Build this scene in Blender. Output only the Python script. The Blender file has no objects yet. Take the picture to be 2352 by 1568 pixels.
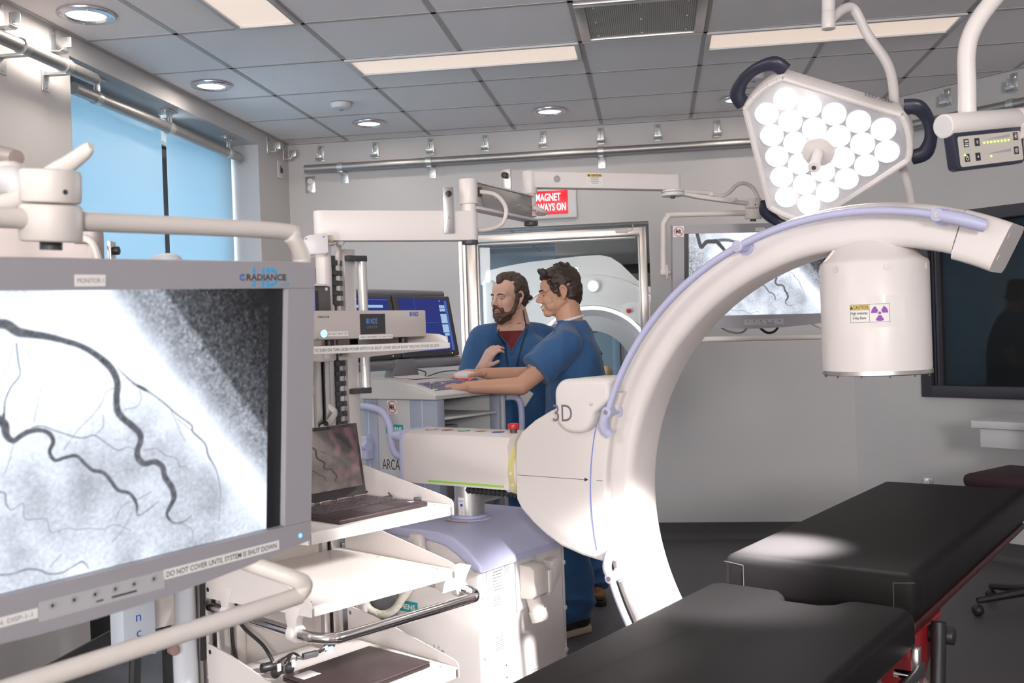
import bpy, bmesh, math, random
import numpy as np
from mathutils import Vector, Matrix, Euler, noise
random.seed(7)
SC = bpy.context.scene
COL = SC.collection
PI = math.pi
R = math.radians

# ------------------------------------------------------------------ camera
CAMZ = 1.45
YAW, PITCH, ROLL = R(8.19), R(-0.317), R(-1.965)
FPX = 35 / 36 * 2352
def _axes():
    f = Vector((-math.sin(YAW) * math.cos(PITCH), math.cos(YAW) * math.cos(PITCH), math.sin(PITCH)))
    r = Vector((math.cos(YAW), math.sin(YAW), 0)); u = r.cross(f)
    return (math.cos(ROLL) * r + math.sin(ROLL) * u, -math.sin(ROLL) * r + math.cos(ROLL) * u, f)
RT, UP, FW = _axes()
cam = bpy.data.cameras.new('camera'); cam_o = bpy.data.objects.new('camera', cam); COL.objects.link(cam_o)
cam.sensor_width = 36; cam.lens = 35; cam.clip_start = 0.05; cam.clip_end = 60
cam_o.matrix_world = Matrix(((RT.x, UP.x, -FW.x, 0), (RT.y, UP.y, -FW.y, 0), (RT.z, UP.z, -FW.z, CAMZ), (0, 0, 0, 1)))
cam.dof.use_dof = True; cam.dof.focus_distance = 3.6; cam.dof.aperture_fstop = 9.0
SC.camera = cam_o
def at(x, y, d):
    """point at depth d on the sight line through a photo position (used to survey the room)"""
    v = FW + RT * ((x - 1176) / FPX) - UP * ((y - 784) / FPX)
    return v * d + Vector((0, 0, CAMZ))

# ------------------------------------------------------------------ world, light, exposure
SC.view_settings.view_transform = 'Standard'; SC.view_settings.look = 'None'
SC.view_settings.gamma = 1; SC.view_settings.use_curve_mapping = False
SC.view_settings.exposure = 0.0
w = bpy.data.worlds.new('world'); SC.world = w; w.use_nodes = True
w.node_tree.nodes['Background'].inputs[0].default_value = (0.75, 0.85, 1, 1)
w.node_tree.nodes['Background'].inputs[1].default_value = 2.2
def area(name, loc, target, sx, sy, power, col=(1, 1, 1), spread=PI):
    l = bpy.data.lights.new(name, 'AREA'); l.shape = 'RECTANGLE'; l.size = sx; l.size_y = sy; l.energy = power; l.color = col; l.spread = spread
    o = bpy.data.objects.new(name, l); COL.objects.link(o); o.location = loc
    o.rotation_euler = (Vector(target) - Vector(loc)).to_track_quat('-Z', 'Y').to_euler(); return o
# the photographer's soft lights, and a bounce light low behind the camera
area('fill_softbox', (1.2, -4.2, 2.2), (0.2, 6.5, 1.6), 0.8, 0.8, 225, (1, 0.955, 0.94))  # fill added at the right, power set by fitting the brightness
area('strobe_softbox_left', (-1.72, -4.2, 2.3), (0.2, 6.5, 1.6), 0.7, 0.75, 40, (1, 0.95, 0.93))
area('strobe_side', (-2.4, 1.0, 2.4), (0.2, 6.5, 2.0), 0.5, 0.5, 18, (1, 0.955, 0.945))
area('strobe_uplight', (-2.1, -2.6, 0.7), (-0.9, 3.6, 2.9), 1.2, 0.8, 85, (1, 0.95, 0.94))
# daylight outside the blinds and the lamps of the scanner room
area('daylight', (-3.55, 6.0, 1.7), (-2.9, 6.0, 1.65), 4.4, 2.4, 480, (0.84, 0.93, 1.0))
area('scanner_room_light', (-2.2, 11.2, 2.5), (-2.2, 11.2, 0), 1.6, 1.6, 30, (0.75, 0.88, 1))
area('scanner_room_lamp', (-0.2, 7.9, 2.5), (-0.5, 9.2, 1.4), 0.6, 0.4, 14, (1, 0.88, 0.82))

# ------------------------------------------------------------------ materials
MATS = {}
def mat(name, col, rough=0.5, metal=0.0, emit=None, estr=0.0, bump=0.0, bscale=200.0, var=0.0, vscale=6.0, spec=0.5, coat=0.0, trans=0.0, stretch=None, alpha=1.0, sheen=0.0):
    if name in MATS: return MATS[name]
    m = bpy.data.materials.new(name); m.use_nodes = True; nt = m.node_tree; b = nt.nodes['Principled BSDF']
    b.inputs['Base Color'].default_value = (*col, 1); b.inputs['Roughness'].default_value = rough; b.inputs['Metallic'].default_value = metal
    b.inputs['Specular IOR Level'].default_value = spec; b.inputs['Coat Weight'].default_value = coat; b.inputs['Transmission Weight'].default_value = trans
    b.inputs['Alpha'].default_value = alpha; b.inputs['Sheen Weight'].default_value = sheen
    if emit: b.inputs['Emission Color'].default_value = (*emit, 1); b.inputs['Emission Strength'].default_value = estr
    tc = nt.nodes.new('ShaderNodeTexCoord')
    src = tc.outputs['Object']
    if stretch:
        mp = nt.nodes.new('ShaderNodeMapping'); mp.inputs['Scale'].default_value = stretch; nt.links.new(src, mp.inputs[0]); src = mp.outputs[0]
    n = nt.nodes.new('ShaderNodeTexNoise'); n.inputs['Scale'].default_value = vscale; n.inputs['Detail'].default_value = 4; nt.links.new(src, n.inputs['Vector'])
    if var > 0:
        mx = nt.nodes.new('ShaderNodeMix'); mx.data_type = 'RGBA'
        mx.inputs[6].default_value = (*[c * (1 - var) for c in col], 1); mx.inputs[7].default_value = (*[min(1, c * (1 + var)) for c in col], 1)
        nt.links.new(n.outputs[0], mx.inputs[0]); nt.links.new(mx.outputs[2], b.inputs['Base Color'])
    if bump > 0:
        n2 = nt.nodes.new('ShaderNodeTexNoise'); n2.inputs['Scale'].default_value = bscale; n2.inputs['Detail'].default_value = 3; nt.links.new(src, n2.inputs['Vector'])
        bp = nt.nodes.new('ShaderNodeBump'); bp.inputs['Strength'].default_value = bump; bp.inputs['Distance'].default_value = 0.002
        nt.links.new(n2.outputs[0], bp.inputs['Height']); nt.links.new(bp.outputs[0], b.inputs['Normal'])
    MATS[name] = m; return m
WALL = mat('wall_paint', (0.53, 0.515, 0.51), 0.55, bump=0.15, bscale=300, var=0.02, vscale=3)
TILE = mat('ceiling_tile', (0.88, 0.84, 0.83), 0.9, bump=0.35, bscale=90, var=0.05, vscale=120)
GRID = mat('ceiling_grid', (0.42, 0.40, 0.395), 0.5, var=0.02)
FLOOR = mat('floor_vinyl', (0.085, 0.08, 0.085), 0.5, bump=0.1, bscale=150, var=0.12, vscale=40)
BASEB = mat('rubber_base', (0.055, 0.053, 0.055), 0.6, bump=0.1, var=0.08, vscale=30)
WHITE = mat('white_enamel', (0.72, 0.675, 0.65), 0.38, bump=0.04, bscale=700, var=0.01)
WHITE2 = mat('cream_plastic', (0.64, 0.595, 0.555), 0.45, var=0.01)
COOLW = mat('cool_white_paint', (0.62, 0.615, 0.62), 0.4, bump=0.05, bscale=400, var=0.01)
GREYP = mat('monitor_grey', (0.31, 0.30, 0.32), 0.45, bump=0.08, bscale=900, var=0.02)
LAV = mat('lavender_plastic', (0.475, 0.485, 0.68), 0.42, var=0.02, bump=0.05, bscale=600)
LAVG = mat('blue_grey_panel', (0.34, 0.37, 0.46), 0.45, var=0.02)
ALU = mat('brushed_aluminium', (0.62, 0.60, 0.585), 0.36, metal=1.0, var=0.04, vscale=60, bump=0.05, bscale=400)
PIPE = mat('dull_pipe_metal', (0.42, 0.41, 0.40), 0.45, metal=0.9, var=0.08, vscale=25, bump=0.05, bscale=300)
GALV = mat('galvanised_steel', (0.60, 0.62, 0.62), 0.38, metal=0.85, var=0.08, vscale=60)
CHROME = mat('chrome', (0.72, 0.70, 0.69), 0.12, metal=1.0, var=0.02)
STEEL = mat('stainless_steel', (0.74, 0.69, 0.65), 0.28, metal=1.0, var=0.05, vscale=20, stretch=(1, 1, 0.1))
BLACK = mat('black_plastic', (0.018, 0.018, 0.02), 0.42, var=0.1)
DGREY = mat('dark_grey_plastic', (0.06, 0.06, 0.066), 0.45, var=0.05)
MGREY = mat('mid_grey_plastic', (0.22, 0.22, 0.24), 0.45, var=0.03)
NAVYP = mat('navy_plastic', (0.022, 0.024, 0.045), 0.35, var=0.05)
RUBBER = mat('black_rubber', (0.02, 0.02, 0.021), 0.6, var=0.1)
VINYL = mat('black_vinyl', (0.016, 0.0145, 0.015), 0.5, bump=0.12, bscale=500, var=0.06, vscale=20, spec=0.10)
INK = mat('black_ink', (0.03, 0.03, 0.035), 0.6)
INKG = mat('grey_ink', (0.16, 0.15, 0.17), 0.6)
INKL = mat('light_grey_ink', (0.36, 0.34, 0.36), 0.6)
BLUEINK = mat('blue_ink', (0.03, 0.10, 0.42), 0.6)
CYANINK = mat('cyan_ink', (0.06, 0.33, 0.62), 0.6)
TEAL = mat('teal_label', (0.02, 0.33, 0.34), 0.5)
PAPER = mat('label_paper', (0.74, 0.72, 0.70), 0.6)
WINK = mat('white_ink', (0.85, 0.85, 0.85), 0.6)
REDM = mat('red_plastic', (0.52, 0.02, 0.025), 0.35)
REDINK = mat('red_ink', (0.50, 0.03, 0.03), 0.6)
YELLOW = mat('yellow_label', (0.65, 0.47, 0.10), 0.55)
PYEL = mat('pale_yellow_scale', (0.66, 0.60, 0.24), 0.5)
PURPLE = mat('purple_ink', (0.25, 0.06, 0.32), 0.6)
GREEN = mat('green_stripe', (0.34, 0.68, 0.10), 0.45)
RAILB = mat('blue_stripe', (0.20, 0.24, 0.68), 0.45)
ORANGE = mat('orange_sticker', (0.60, 0.24, 0.05), 0.5)

# ------------------------------------------------------------------ mesh helpers
class MB:
    def __init__(self): self.bm = bmesh.new()
    def _xf(self, vs, M):
        if M is not None: bmesh.ops.transform(self.bm, matrix=M, verts=vs)
    def box(self, c, s, bevel=0.0, seg=2, M=None):
        r = bmesh.ops.create_cube(self.bm, size=1); vs = r['verts']
        for v in vs: v.co = Vector((v.co.x * s[0] + c[0], v.co.y * s[1] + c[1], v.co.z * s[2] + c[2]))
        if bevel > 0:
            es = list({e for v in vs for e in v.link_edges})
            b = bmesh.ops.bevel(self.bm, geom=es, offset=min(bevel, 0.49 * min(s)), segments=seg, profile=0.5, affect='EDGES')
            vs = list({v for f in b['faces'] for v in f.verts} | {v for v in vs if v.is_valid})
            vs = self._grow(vs)
        self._xf(vs, M); return self
    def _grow(self, vs):
        seen = set(vs); st = list(vs)
        while st:
            v = st.pop()
            for e in v.link_edges:
                o = e.other_vert(v)
                if o not in seen: seen.add(o); st.append(o)
        return list(seen)
    def prism(self, pts, a, b, axis='y', bevel=0.0, seg=2, M=None):
        """extrude polygon pts (2d) from a to b along axis; pts in (x,z) for y, (y,z) for x, (x,y) for z"""
        def P(p, t):
            return Vector((p[0], t, p[1])) if axis == 'y' else Vector((t, p[0], p[1])) if axis == 'x' else Vector((p[0], p[1], t))
        n = len(pts)
        va = [self.bm.verts.new(P(p, a)) for p in pts]; vb = [self.bm.verts.new(P(p, b)) for p in pts]
        fs = [self.bm.faces.new(va), self.bm.faces.new(vb[::-1])]
        for i in range(n): fs.append(self.bm.faces.new((va[i], vb[i], vb[(i + 1) % n], va[(i + 1) % n])))
        vs = va + vb
        bmesh.ops.recalc_face_normals(self.bm, faces=fs)
        if bevel > 0:
            es = [e for e in {e for f in fs[:2] for e in f.edges}]
            b = bmesh.ops.bevel(self.bm, geom=es, offset=bevel, segments=seg, profile=0.5, affect='EDGES')
            vs = self._grow(list({v for f in b['faces'] for v in f.verts}))
        self._xf(vs, M); return self
    def tube(self, pts, r, n=12, caps=True, smooth=0, closed=False, M=None, flat=None):
        pts = [Vector(p) for p in pts]; rr = list(r) if isinstance(r, (list, tuple)) else [r] * len(pts)
        if smooth:
            q = []; q2 = []; m = len(pts)
            rng = range(m if closed else m - 1)
            for i in rng:
                if closed: p0, p1, p2, p3 = pts[(i - 1) % m], pts[i], pts[(i + 1) % m], pts[(i + 2) % m]; r1, r2 = rr[i], rr[(i + 1) % m]
                else: p0, p1, p2, p3 = pts[max(i - 1, 0)], pts[i], pts[i + 1], pts[min(i + 2, m - 1)]; r1, r2 = rr[i], rr[i + 1]
                for k in range(smooth):
                    t = k / smooth
                    q.append(0.5 * ((2 * p1) + (p2 - p0) * t + (2 * p0 - 5 * p1 + 4 * p2 - p3) * t * t + (3 * p1 - p0 - 3 * p2 + p3) * t ** 3)); q2.append(r1 + (r2 - r1) * t)
            if not closed: q.append(pts[-1]); q2.append(rr[-1])
            pts, rr = q, q2
        m = len(pts); rings = []; prev = None
        for i, p in enumerate(pts):
            if closed: t = (pts[(i + 1) % m] - pts[(i - 1) % m])
            else: t = pts[min(i + 1, m - 1)] - pts[max(i - 1, 0)]
            t.normalize()
            if prev is None:
                a = Vector((0, 0, 1)) if abs(t.z) < 0.9 else Vector((1, 0, 0)); u = a.cross(t).normalized()
            else:
                u = prev - t * prev.dot(t)
                u = u.normalized() if u.length > 1e-6 else t.orthogonal().normalized()
            prev = u; v = t.cross(u)
            fu, fv = flat if flat else (1, 1)
            rings.append([self.bm.verts.new(p + (u * math.cos(2 * PI * k / n) * fu + v * math.sin(2 * PI * k / n) * fv) * rr[i]) for k in range(n)])
        fs = []
        for i in range(m if closed else m - 1):
            A, B = rings[i], rings[(i + 1) % m]
            for k in range(n): fs.append(self.bm.faces.new((A[k], A[(k + 1) % n], B[(k + 1) % n], B[k])))
        if caps and not closed:
            fs.append(self.bm.faces.new(rings[0][::-1])); fs.append(self.bm.faces.new(rings[-1]))
        vs = [v for g in rings for v in g]
        self._xf(vs, M); return self
    def lathe(self, prof, n=32, M=None, c=(0, 0, 0)):
        """prof list of (radius, z); axis z through c"""
        rings = []
        for (r, z) in prof:
            if r < 1e-6: rings.append([self.bm.verts.new((c[0], c[1], c[2] + z))])
            else: rings.append([self.bm.verts.new((c[0] + r * math.cos(2 * PI * k / n), c[1] + r * math.sin(2 * PI * k / n), c[2] + z)) for k in range(n)])
        for A, B in zip(rings[:-1], rings[1:]):
            for k in range(n):
                k2 = (k + 1) % n
                if len(A) == 1 and len(B) == 1: continue
                if len(A) == 1: self.bm.faces.new((A[0], B[k2], B[k]))
                elif len(B) == 1: self.bm.faces.new((A[k], A[k2], B[0]))
                else: self.bm.faces.new((A[k], A[k2], B[k2], B[k]))
        if len(rings[0]) > 1: self.bm.faces.new(rings[0][::-1])
        if len(rings[-1]) > 1: self.bm.faces.new(rings[-1])
        self._xf([v for g in rings for v in g], M); return self
    def cyl(self, p0, p1, r, n=20, r2=None, bev=0.0):
        p0, p1 = Vector(p0), Vector(p1); d = p1 - p0; L = d.length
        M = Matrix.Translation(p0) @ d.to_track_quat('Z', 'Y').to_matrix().to_4x4()
        r2 = r if r2 is None else r2
        prof = [(r, 0), (r2, L)] if bev <= 0 else [(r - bev, 0), (r - bev * 0.3, bev * 0.3), (r, bev), (r2, L - bev), (r2 - bev * 0.3, L - bev * 0.3), (r2 - bev, L)]
        return self.lathe(prof, n, M)
    def ball(self, c, r, n=16, M=None, s=(1, 1, 1)):
        q = bmesh.ops.create_uvsphere(self.bm, u_segments=n, v_segments=max(6, n * 2 // 3), radius=1)
        for v in q['verts']: v.co = Vector((v.co.x * s[0] * r + c[0], v.co.y * s[1] * r + c[1], v.co.z * s[2] * r + c[2]))
        self._xf(q['verts'], M); return self
    def quad(self, a, b, c, d):
        self.bm.faces.new([self.bm.verts.new(Vector(p)) for p in (a, b, c, d)]); return self
    def me(self, name, m=None, ang=35, recalc=True):
        if recalc: bmesh.ops.recalc_face_normals(self.bm, faces=self.bm.faces[:])
        me = bpy.data.meshes.new(name); self.bm.to_mesh(me); self.bm.free()
        for p in me.polygons: p.use_smooth = True
        try: me.set_sharp_from_angle(angle=R(ang))
        except Exception: pass
        if m is not None: me.materials.append(m)
        return me
    def build(self, name, m=None, parent=None, ang=35):
        return link(name, self.me(name, m, ang), parent)
def link(name, me, parent=None):
    o = bpy.data.objects.new(name, me); COL.objects.link(o)
    if parent is not None: o.parent = parent
    return o
def tag(o, label, cat, group=None, kind=None):
    o['label'] = label; o['category'] = cat
    if group: o['group'] = group
    if kind: o['kind'] = kind
    return o
def struct(o): o['kind'] = 'structure'; return o
def thing(name, label, cat, loc=(0, 0, 0), rz=0.0, group=None, M=None):
    o = bpy.data.objects.new(name, None); COL.objects.link(o); o.empty_display_size = 0.1
    if M is not None: o.matrix_world = M
    else: o.location = loc; o.rotation_euler = (0, 0, rz)
    return tag(o, label, cat, group)
def dup(o, loc=None, rz=None, label=None, parent=None, M=None):
    c = o.copy(); COL.objects.link(c)
    if parent is not None: c.parent = parent
    if loc is not None: c.location = loc
    if rz is not None: c.rotation_euler = (0, 0, rz)
    if M is not None: c.matrix_world = M
    if label: c['label'] = label
    for ch in list(o.children): dup(ch, parent=c)
    return c
def frame(o, x, y, z):
    x, y, z = Vector(x), Vector(y), Vector(z)
    return Matrix(((x.x, y.x, z.x, o[0]), (x.y, y.y, z.y, o[1]), (x.z, y.z, z.z, o[2]), (0, 0, 0, 1)))
def textme(s, h, m, depth=0.0004, width=None, bold=0.0, spacing=1.0, align='LEFT'):
    """flat lettering in the local xz plane, cap height h, facing -y, baseline at z=0, start at x=0"""
    cu = bpy.data.curves.new('lettering', 'FONT'); cu.body = s; cu.size = 1.0; cu.extrude = 0.0; cu.offset = bold; cu.space_character = spacing; cu.resolution_u = 3
    o = bpy.data.objects.new('lettering', cu); COL.objects.link(o)
    dg = bpy.context.evaluated_depsgraph_get(); me = bpy.data.meshes.new_from_object(o.evaluated_get(dg)); bpy.data.objects.remove(o); bpy.data.curves.remove(cu)
    k = h / 0.694
    xs = [v.co.x for v in me.vertices] or [0]; x0, x1 = min(xs), max(xs)
    kx = k if width is None else width / max(1e-6, x1 - x0)
    off = {'LEFT': x0, 'CENTER': (x0 + x1) / 2, 'RIGHT': x1}[align]
    for v in me.vertices: v.co = Vector(((v.co.x - off) * kx, 0, v.co.y * k))
    me.materials.append(m); me.update(); return me
def text(s, h, m, parent, M, name='lettering', **k):
    o = link(name, textme(s, h, m, **k), parent); o.matrix_local = M; return o
def T(x, y, z): return Matrix.Translation((x, y, z))
def RZ(a): return Matrix.Rotation(a, 4, 'Z')
def RX(a): return Matrix.Rotation(a, 4, 'X')
def RY(a): return Matrix.Rotation(a, 4, 'Y')
def emitm(name, col, s, rough=0.4): return mat(name, tuple(min(1, c) * 0.5 for c in col), rough, emit=col, estr=s)

# ================================================================== ROOM
XL, YB, HC = -2.61, 6.98, 2.898
SQ = math.sqrt(0.5)
WR = frame((1.32, 6.98, 0), (SQ, -SQ, 0), (SQ, SQ, 0), (0, 0, 1))      # diagonal wall: x along it, y behind it
def wr(s, off, z): return WR @ Vector((s, off, z))
SLEN = 5.2
fl = MB().box((0.9, 1.4, -0.05), (7.6, 12.0, 0.1)).build('floor', FLOOR); struct(fl)
# ceiling of lay-in tiles with its metal grid
ce = MB().box((0.9, 1.4, HC + 0.054), (7.6, 12.0, 0.1)).build('ceiling', TILE); struct(ce)
g = MB()
YJ = [6.797 - 0.61 * j for j in range(0, 19)]; XI = [0.29 + 0.61 * i for i in range(-4, 8)]
def clipx(y): return min(4.9, 8.30 - y)
def bar(x0, x1, y0, y1):
    if x1 - x0 > 0.001 and y1 - y0 > 0.001: g.box(((x0 + x1) / 2, (y0 + y1) / 2, HC + 0.0035), (x1 - x0, y1 - y0, 0.004))
for x in XI:
    ye = min(YB, 8.30 - x)
    if abs(x + 0.93) < 0.01 or abs(x - 0.90) < 0.01: bar(x - 0.0125, x + 0.0125, -4.5, 4.967); bar(x - 0.0125, x + 0.0125, 5.272, ye)
    else: bar(x - 0.0125, x + 0.0125, -4.5, ye)
for y in YJ:
    if abs(y - 3.747) < 0.01: bar(XL, -1.845, y - 0.011, y + 0.011); bar(-1.54, clipx(y), y - 0.011, y + 0.011)
    else: bar(XL, clipx(y), y - 0.011, y + 0.011)
g.box((XL + 0.012, 1.2, HC + 0.004), (0.024, 11.5, 0.012)); g.box(((XL + 1.32) / 2, YB - 0.012, HC + 0.004), (1.32 - XL, 0.024, 0.012))
g.box((SLEN / 2, -0.012, HC + 0.004), (SLEN, 0.024, 0.012), M=WR)
gr_o = g.build('ceiling_grid', GRID, ce)
# left wall with the window recess
RY0, RY1, RZ1, RZ0, BX = 4.235, 6.42, 2.80, 0.34, -2.80
wl = MB()
wl.box((XL - 0.25, (RY0 - 4.6) / 2, HC / 2), (0.5, RY0 + 4.6, HC)); wl.box((XL - 0.25, (RY1 + 7.1) / 2, HC / 2), (0.5, 7.1 - RY1, HC))
wl.box((XL - 0.25, (RY0 + RY1) / 2, (RZ1 + HC) / 2), (0.5, RY1 - RY0, HC - RZ1)); wl.box((XL - 0.355, (RY0 + RY1) / 2, RZ0 / 2), (0.29, RY1 - RY0, RZ0))
struct(wl.build('wall_left', WALL))
struct(MB().box((XL - 0.202, (RY0 + RY1) / 2, RZ0 / 2), (0.016, RY1 - RY0 - 0.002, RZ0 - 0.002)).build('trim_1', DGREY))
# window in the recess, with two drawn blinds
win = MB()
for y in (RY0 + 0.03, RY1 - 0.03): win.box((XL - 0.42, y, (RZ0 + RZ1) / 2), (0.06, 0.06, RZ1 - RZ0))
for z in (RZ0 + 0.03, RZ1 - 0.03): win.box((XL - 0.42, (RY0 + RY1) / 2, z), (0.06, RY1 - RY0, 0.06))
win_o = struct(win.build('window_1', ALU))
GLASS = bpy.data.materials.new('window_glass'); GLASS.use_nodes = True
nt = GLASS.node_tree; nt.nodes.remove(nt.nodes['Principled BSDF'])
tr = nt.nodes.new('ShaderNodeBsdfTransparent'); gl = nt.nodes.new('ShaderNodeBsdfGlossy'); gl.inputs['Roughness'].default_value = 0.01
fr = nt.nodes.new('ShaderNodeFresnel'); fr.inputs[0].default_value = 1.3; mx = nt.nodes.new('ShaderNodeMixShader')
tr.inputs[0].default_value = (0.93, 0.95, 0.95, 1)
nt.links.new(fr.outputs[0], mx.inputs[0]); nt.links.new(tr.outputs[0], mx.inputs[1]); nt.links.new(gl.outputs[0], mx.inputs[2]); nt.links.new(mx.outputs[0], nt.nodes['Material Output'].inputs[0])
MB().box((XL - 0.43, (RY0 + RY1) / 2, (RZ0 + RZ1) / 2), (0.008, RY1 - RY0 - 0.05, RZ1 - RZ0 - 0.05)).build('pane', GLASS, win_o)
BLIND = bpy.data.materials.new('roller_blind'); BLIND.use_nodes = True
nt = BLIND.node_tree; b = nt.nodes['Principled BSDF']; b.inputs['Base Color'].default_value = (0.50, 0.52, 0.53, 1); b.inputs['Roughness'].default_value = 0.9
tl = nt.nodes.new('ShaderNodeBsdfTranslucent'); tl.inputs[0].default_value = (0.38, 0.52, 0.60, 1); mx = nt.nodes.new('ShaderNodeMixShader'); mx.inputs[0].default_value = 0.45  # blue of the daylight put into the cloth's translucent tint
tc = nt.nodes.new('ShaderNodeTexCoord'); wv = nt.nodes.new('ShaderNodeTexNoise'); wv.inputs['Scale'].default_value = 500; bp = nt.nodes.new('ShaderNodeBump'); bp.inputs['Strength'].default_value = 0.25; bp.inputs['Distance'].default_value = 0.001
nt.links.new(tc.outputs['Object'], wv.inputs[0]); nt.links.new(wv.outputs[0], bp.inputs['Height']); nt.links.new(bp.outputs[0], b.inputs['Normal'])
nt.links.new(b.outputs[0], mx.inputs[1]); nt.links.new(tl.outputs[0], mx.inputs[2]); nt.links.new(mx.outputs[0], nt.nodes['Material Output'].inputs[0])
for (y0, y1, lab) in ((RY0 + 0.012, 5.445, 'backlit roller blind, tinted blue as by daylight, drawn down over the near half of the window'), (5.505, RY1 - 0.012, 'backlit roller blind, tinted blue as by daylight, drawn down over the far half of the window')):
    ym = (y0 + y1) / 2; L = y1 - y0
    t = thing('roller_blind', lab, 'blind', (BX, ym, RZ0 + 0.05), 0, 'roller blinds at the window')
    z1 = RZ1 - (RZ0 + 0.05) - 0.004
    MB().box((0, 0, z1 / 2), (0.0015, L, z1)).build('fabric', BLIND, t)
    MB().tube([(0.012, -L / 2, 0.0), (0.012, L / 2, 0.0)], 0.011).build('hem_bar', COOLW, t)
    MB().tube([(-0.035, -L / 2, z1 - 0.034), (-0.035, L / 2, z1 - 0.034)], 0.03, 16).build('roller', COOLW, t)
# back wall with the opening to the scanner room
OX0, OX1, OZ0, OZ1 = -1.368, -0.02, 0.75, 2.215
wb = MB()
wb.box(((XL - 0.2 + OX0) / 2, YB + 0.08, HC / 2), (OX0 - XL + 0.2, 0.16, HC)); wb.box(((OX1 + 1.42) / 2, YB + 0.08, HC / 2), (1.42 - OX1, 0.16, HC))
wb.box(((OX0 + OX1) / 2, YB + 0.08, (OZ1 + HC) / 2), (OX1 - OX0, 0.16, HC - OZ1)); wb.box(((OX0 + OX1) / 2, YB + 0.08, OZ0 / 2), (OX1 - OX0, 0.16, OZ0))
struct(wb.build('wall_back', WALL))
wf = MB()
fx0, fx1, fz0, fz1, fy = OX0 + 0.045, OX1 - 0.018, OZ0 + 0.03, OZ1 - 0.03, YB + 0.05
for (x, wd) in ((fx0 + 0.035, 0.07), (fx1 - 0.024, 0.048)): wf.box((x, fy + 0.03, (fz0 + fz1) / 2), (wd, 0.06, fz1 - fz0), 0.004)
for (z, hd) in ((fz1 - 0.03, 0.06), (fz0 + 0.03, 0.06)): wf.box(((fx0 + fx1) / 2, fy + 0.03, z), (fx1 - fx0, 0.058, hd), 0.004)
ws = struct(wf.build('window_2', STEEL))
wi = MB()
for x in (fx0 + 0.08, fx1 - 0.055): wi.box((x, fy + 0.045, (fz0 + fz1) / 2), (0.014, 0.05, fz1 - fz0 - 0.12), 0.003)
wi.box(((fx0 + fx1) / 2, fy + 0.045, fz1 - 0.07), (fx1 - fx0 - 0.15, 0.05, 0.014), 0.003)
wi.build('inner_frame', ALU, ws)
MB().box(((fx0 + fx1) / 2, fy + 0.05, (fz0 + fz1) / 2), (fx1 - fx0 - 0.15, 0.008, fz1 - fz0 - 0.13)).build('pane', GLASS, ws)
wj = MB()
wj.box((OX0 + 0.012, YB + 0.03, (OZ0 + OZ1) / 2), (0.022, 0.06, OZ1 - OZ0)); wj.box((OX0 + 0.034, YB + 0.055, (OZ0 + OZ1) / 2), (0.02, 0.05, OZ1 - OZ0))
wj.build('jamb_strip', ALU, ws)
sw = MB().box((0, 0, 0), (0.085, 0.018, 0.026), 0.003)
sw.tube([(0.04, 0, 0.0), (0.07, -0.002, 0.004), (0.078, 0, 0.03), (0.078, 0.012, 0.05)], 0.004, 8, smooth=4)
o = sw.build('door_contact', WHITE2, ws); o.location = (fx1 - 0.17, fy - 0.01, fz1 - 0.028)
# diagonal wall with the dark control-room window
G0, G1, GZ0, GZ1 = 0.50, 3.2, 0.976, 2.12
wd_ = MB()
wd_.box((G0 / 2 - 0.05, 0.08, HC / 2), (G0 + 0.1, 0.16, HC), M=WR); wd_.box(((G1 + SLEN) / 2, 0.08, HC / 2), (SLEN - G1, 0.16, HC), M=WR)
wd_.box(((G0 + G1) / 2, 0.08, GZ0 / 2), (G1 - G0, 0.16, GZ0), M=WR); wd_.box(((G0 + G1) / 2, 0.08, (GZ1 + HC) / 2), (G1 - G0, 0.16, HC - GZ1), M=WR)
struct(wd_.build('wall_right', WALL))
wf = MB(); fw_ = 0.072
for s in (G0 + fw_ / 2, G1 - fw_ / 2): wf.box((s, 0.0, (GZ0 + GZ1) / 2), (fw_, 0.05, GZ1 - GZ0), 0.004, M=WR)
for z in (GZ0 + fw_ / 2, GZ1 - fw_ / 2): wf.box(((G0 + G1) / 2, 0.0, z), (G1 - G0, 0.049, fw_), 0.004, M=WR)
for s in (G0 + 0.085, G0 + 0.105): wf.box((s, 0.03, (GZ0 + GZ1) / 2), (0.012, 0.05, GZ1 - GZ0 - 0.12), M=WR)
w3 = struct(wf.build('window_3', mat('window_frame_charcoal', (0.045, 0.042, 0.055), 0.45, var=0.06)))
MB().box(((G0 + G1) / 2, 0.045, (GZ0 + GZ1) / 2), (G1 - G0 - 0.1, 0.008, GZ1 - GZ0 - 0.1), M=WR).build('pane', GLASS, w3)
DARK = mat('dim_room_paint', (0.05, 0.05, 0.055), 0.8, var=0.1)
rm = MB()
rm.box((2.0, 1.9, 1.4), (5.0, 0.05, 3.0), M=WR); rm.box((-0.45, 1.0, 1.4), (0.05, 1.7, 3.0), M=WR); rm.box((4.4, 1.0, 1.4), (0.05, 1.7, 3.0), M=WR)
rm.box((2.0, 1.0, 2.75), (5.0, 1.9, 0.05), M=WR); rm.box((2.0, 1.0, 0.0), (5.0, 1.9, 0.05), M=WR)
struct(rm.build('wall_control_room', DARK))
e = wr(SLEN, 0, 0)
struct(MB().box((e.x + 0.08, (e.y - 4.5) / 2, HC / 2), (0.16, e.y + 4.6, HC)).build('wall_far_right', WALL))
struct(MB().box(((XL + e.x) / 2, -4.58, HC / 2), (e.x - XL + 0.4, 0.16, HC)).build('wall_front', WALL))
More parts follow.
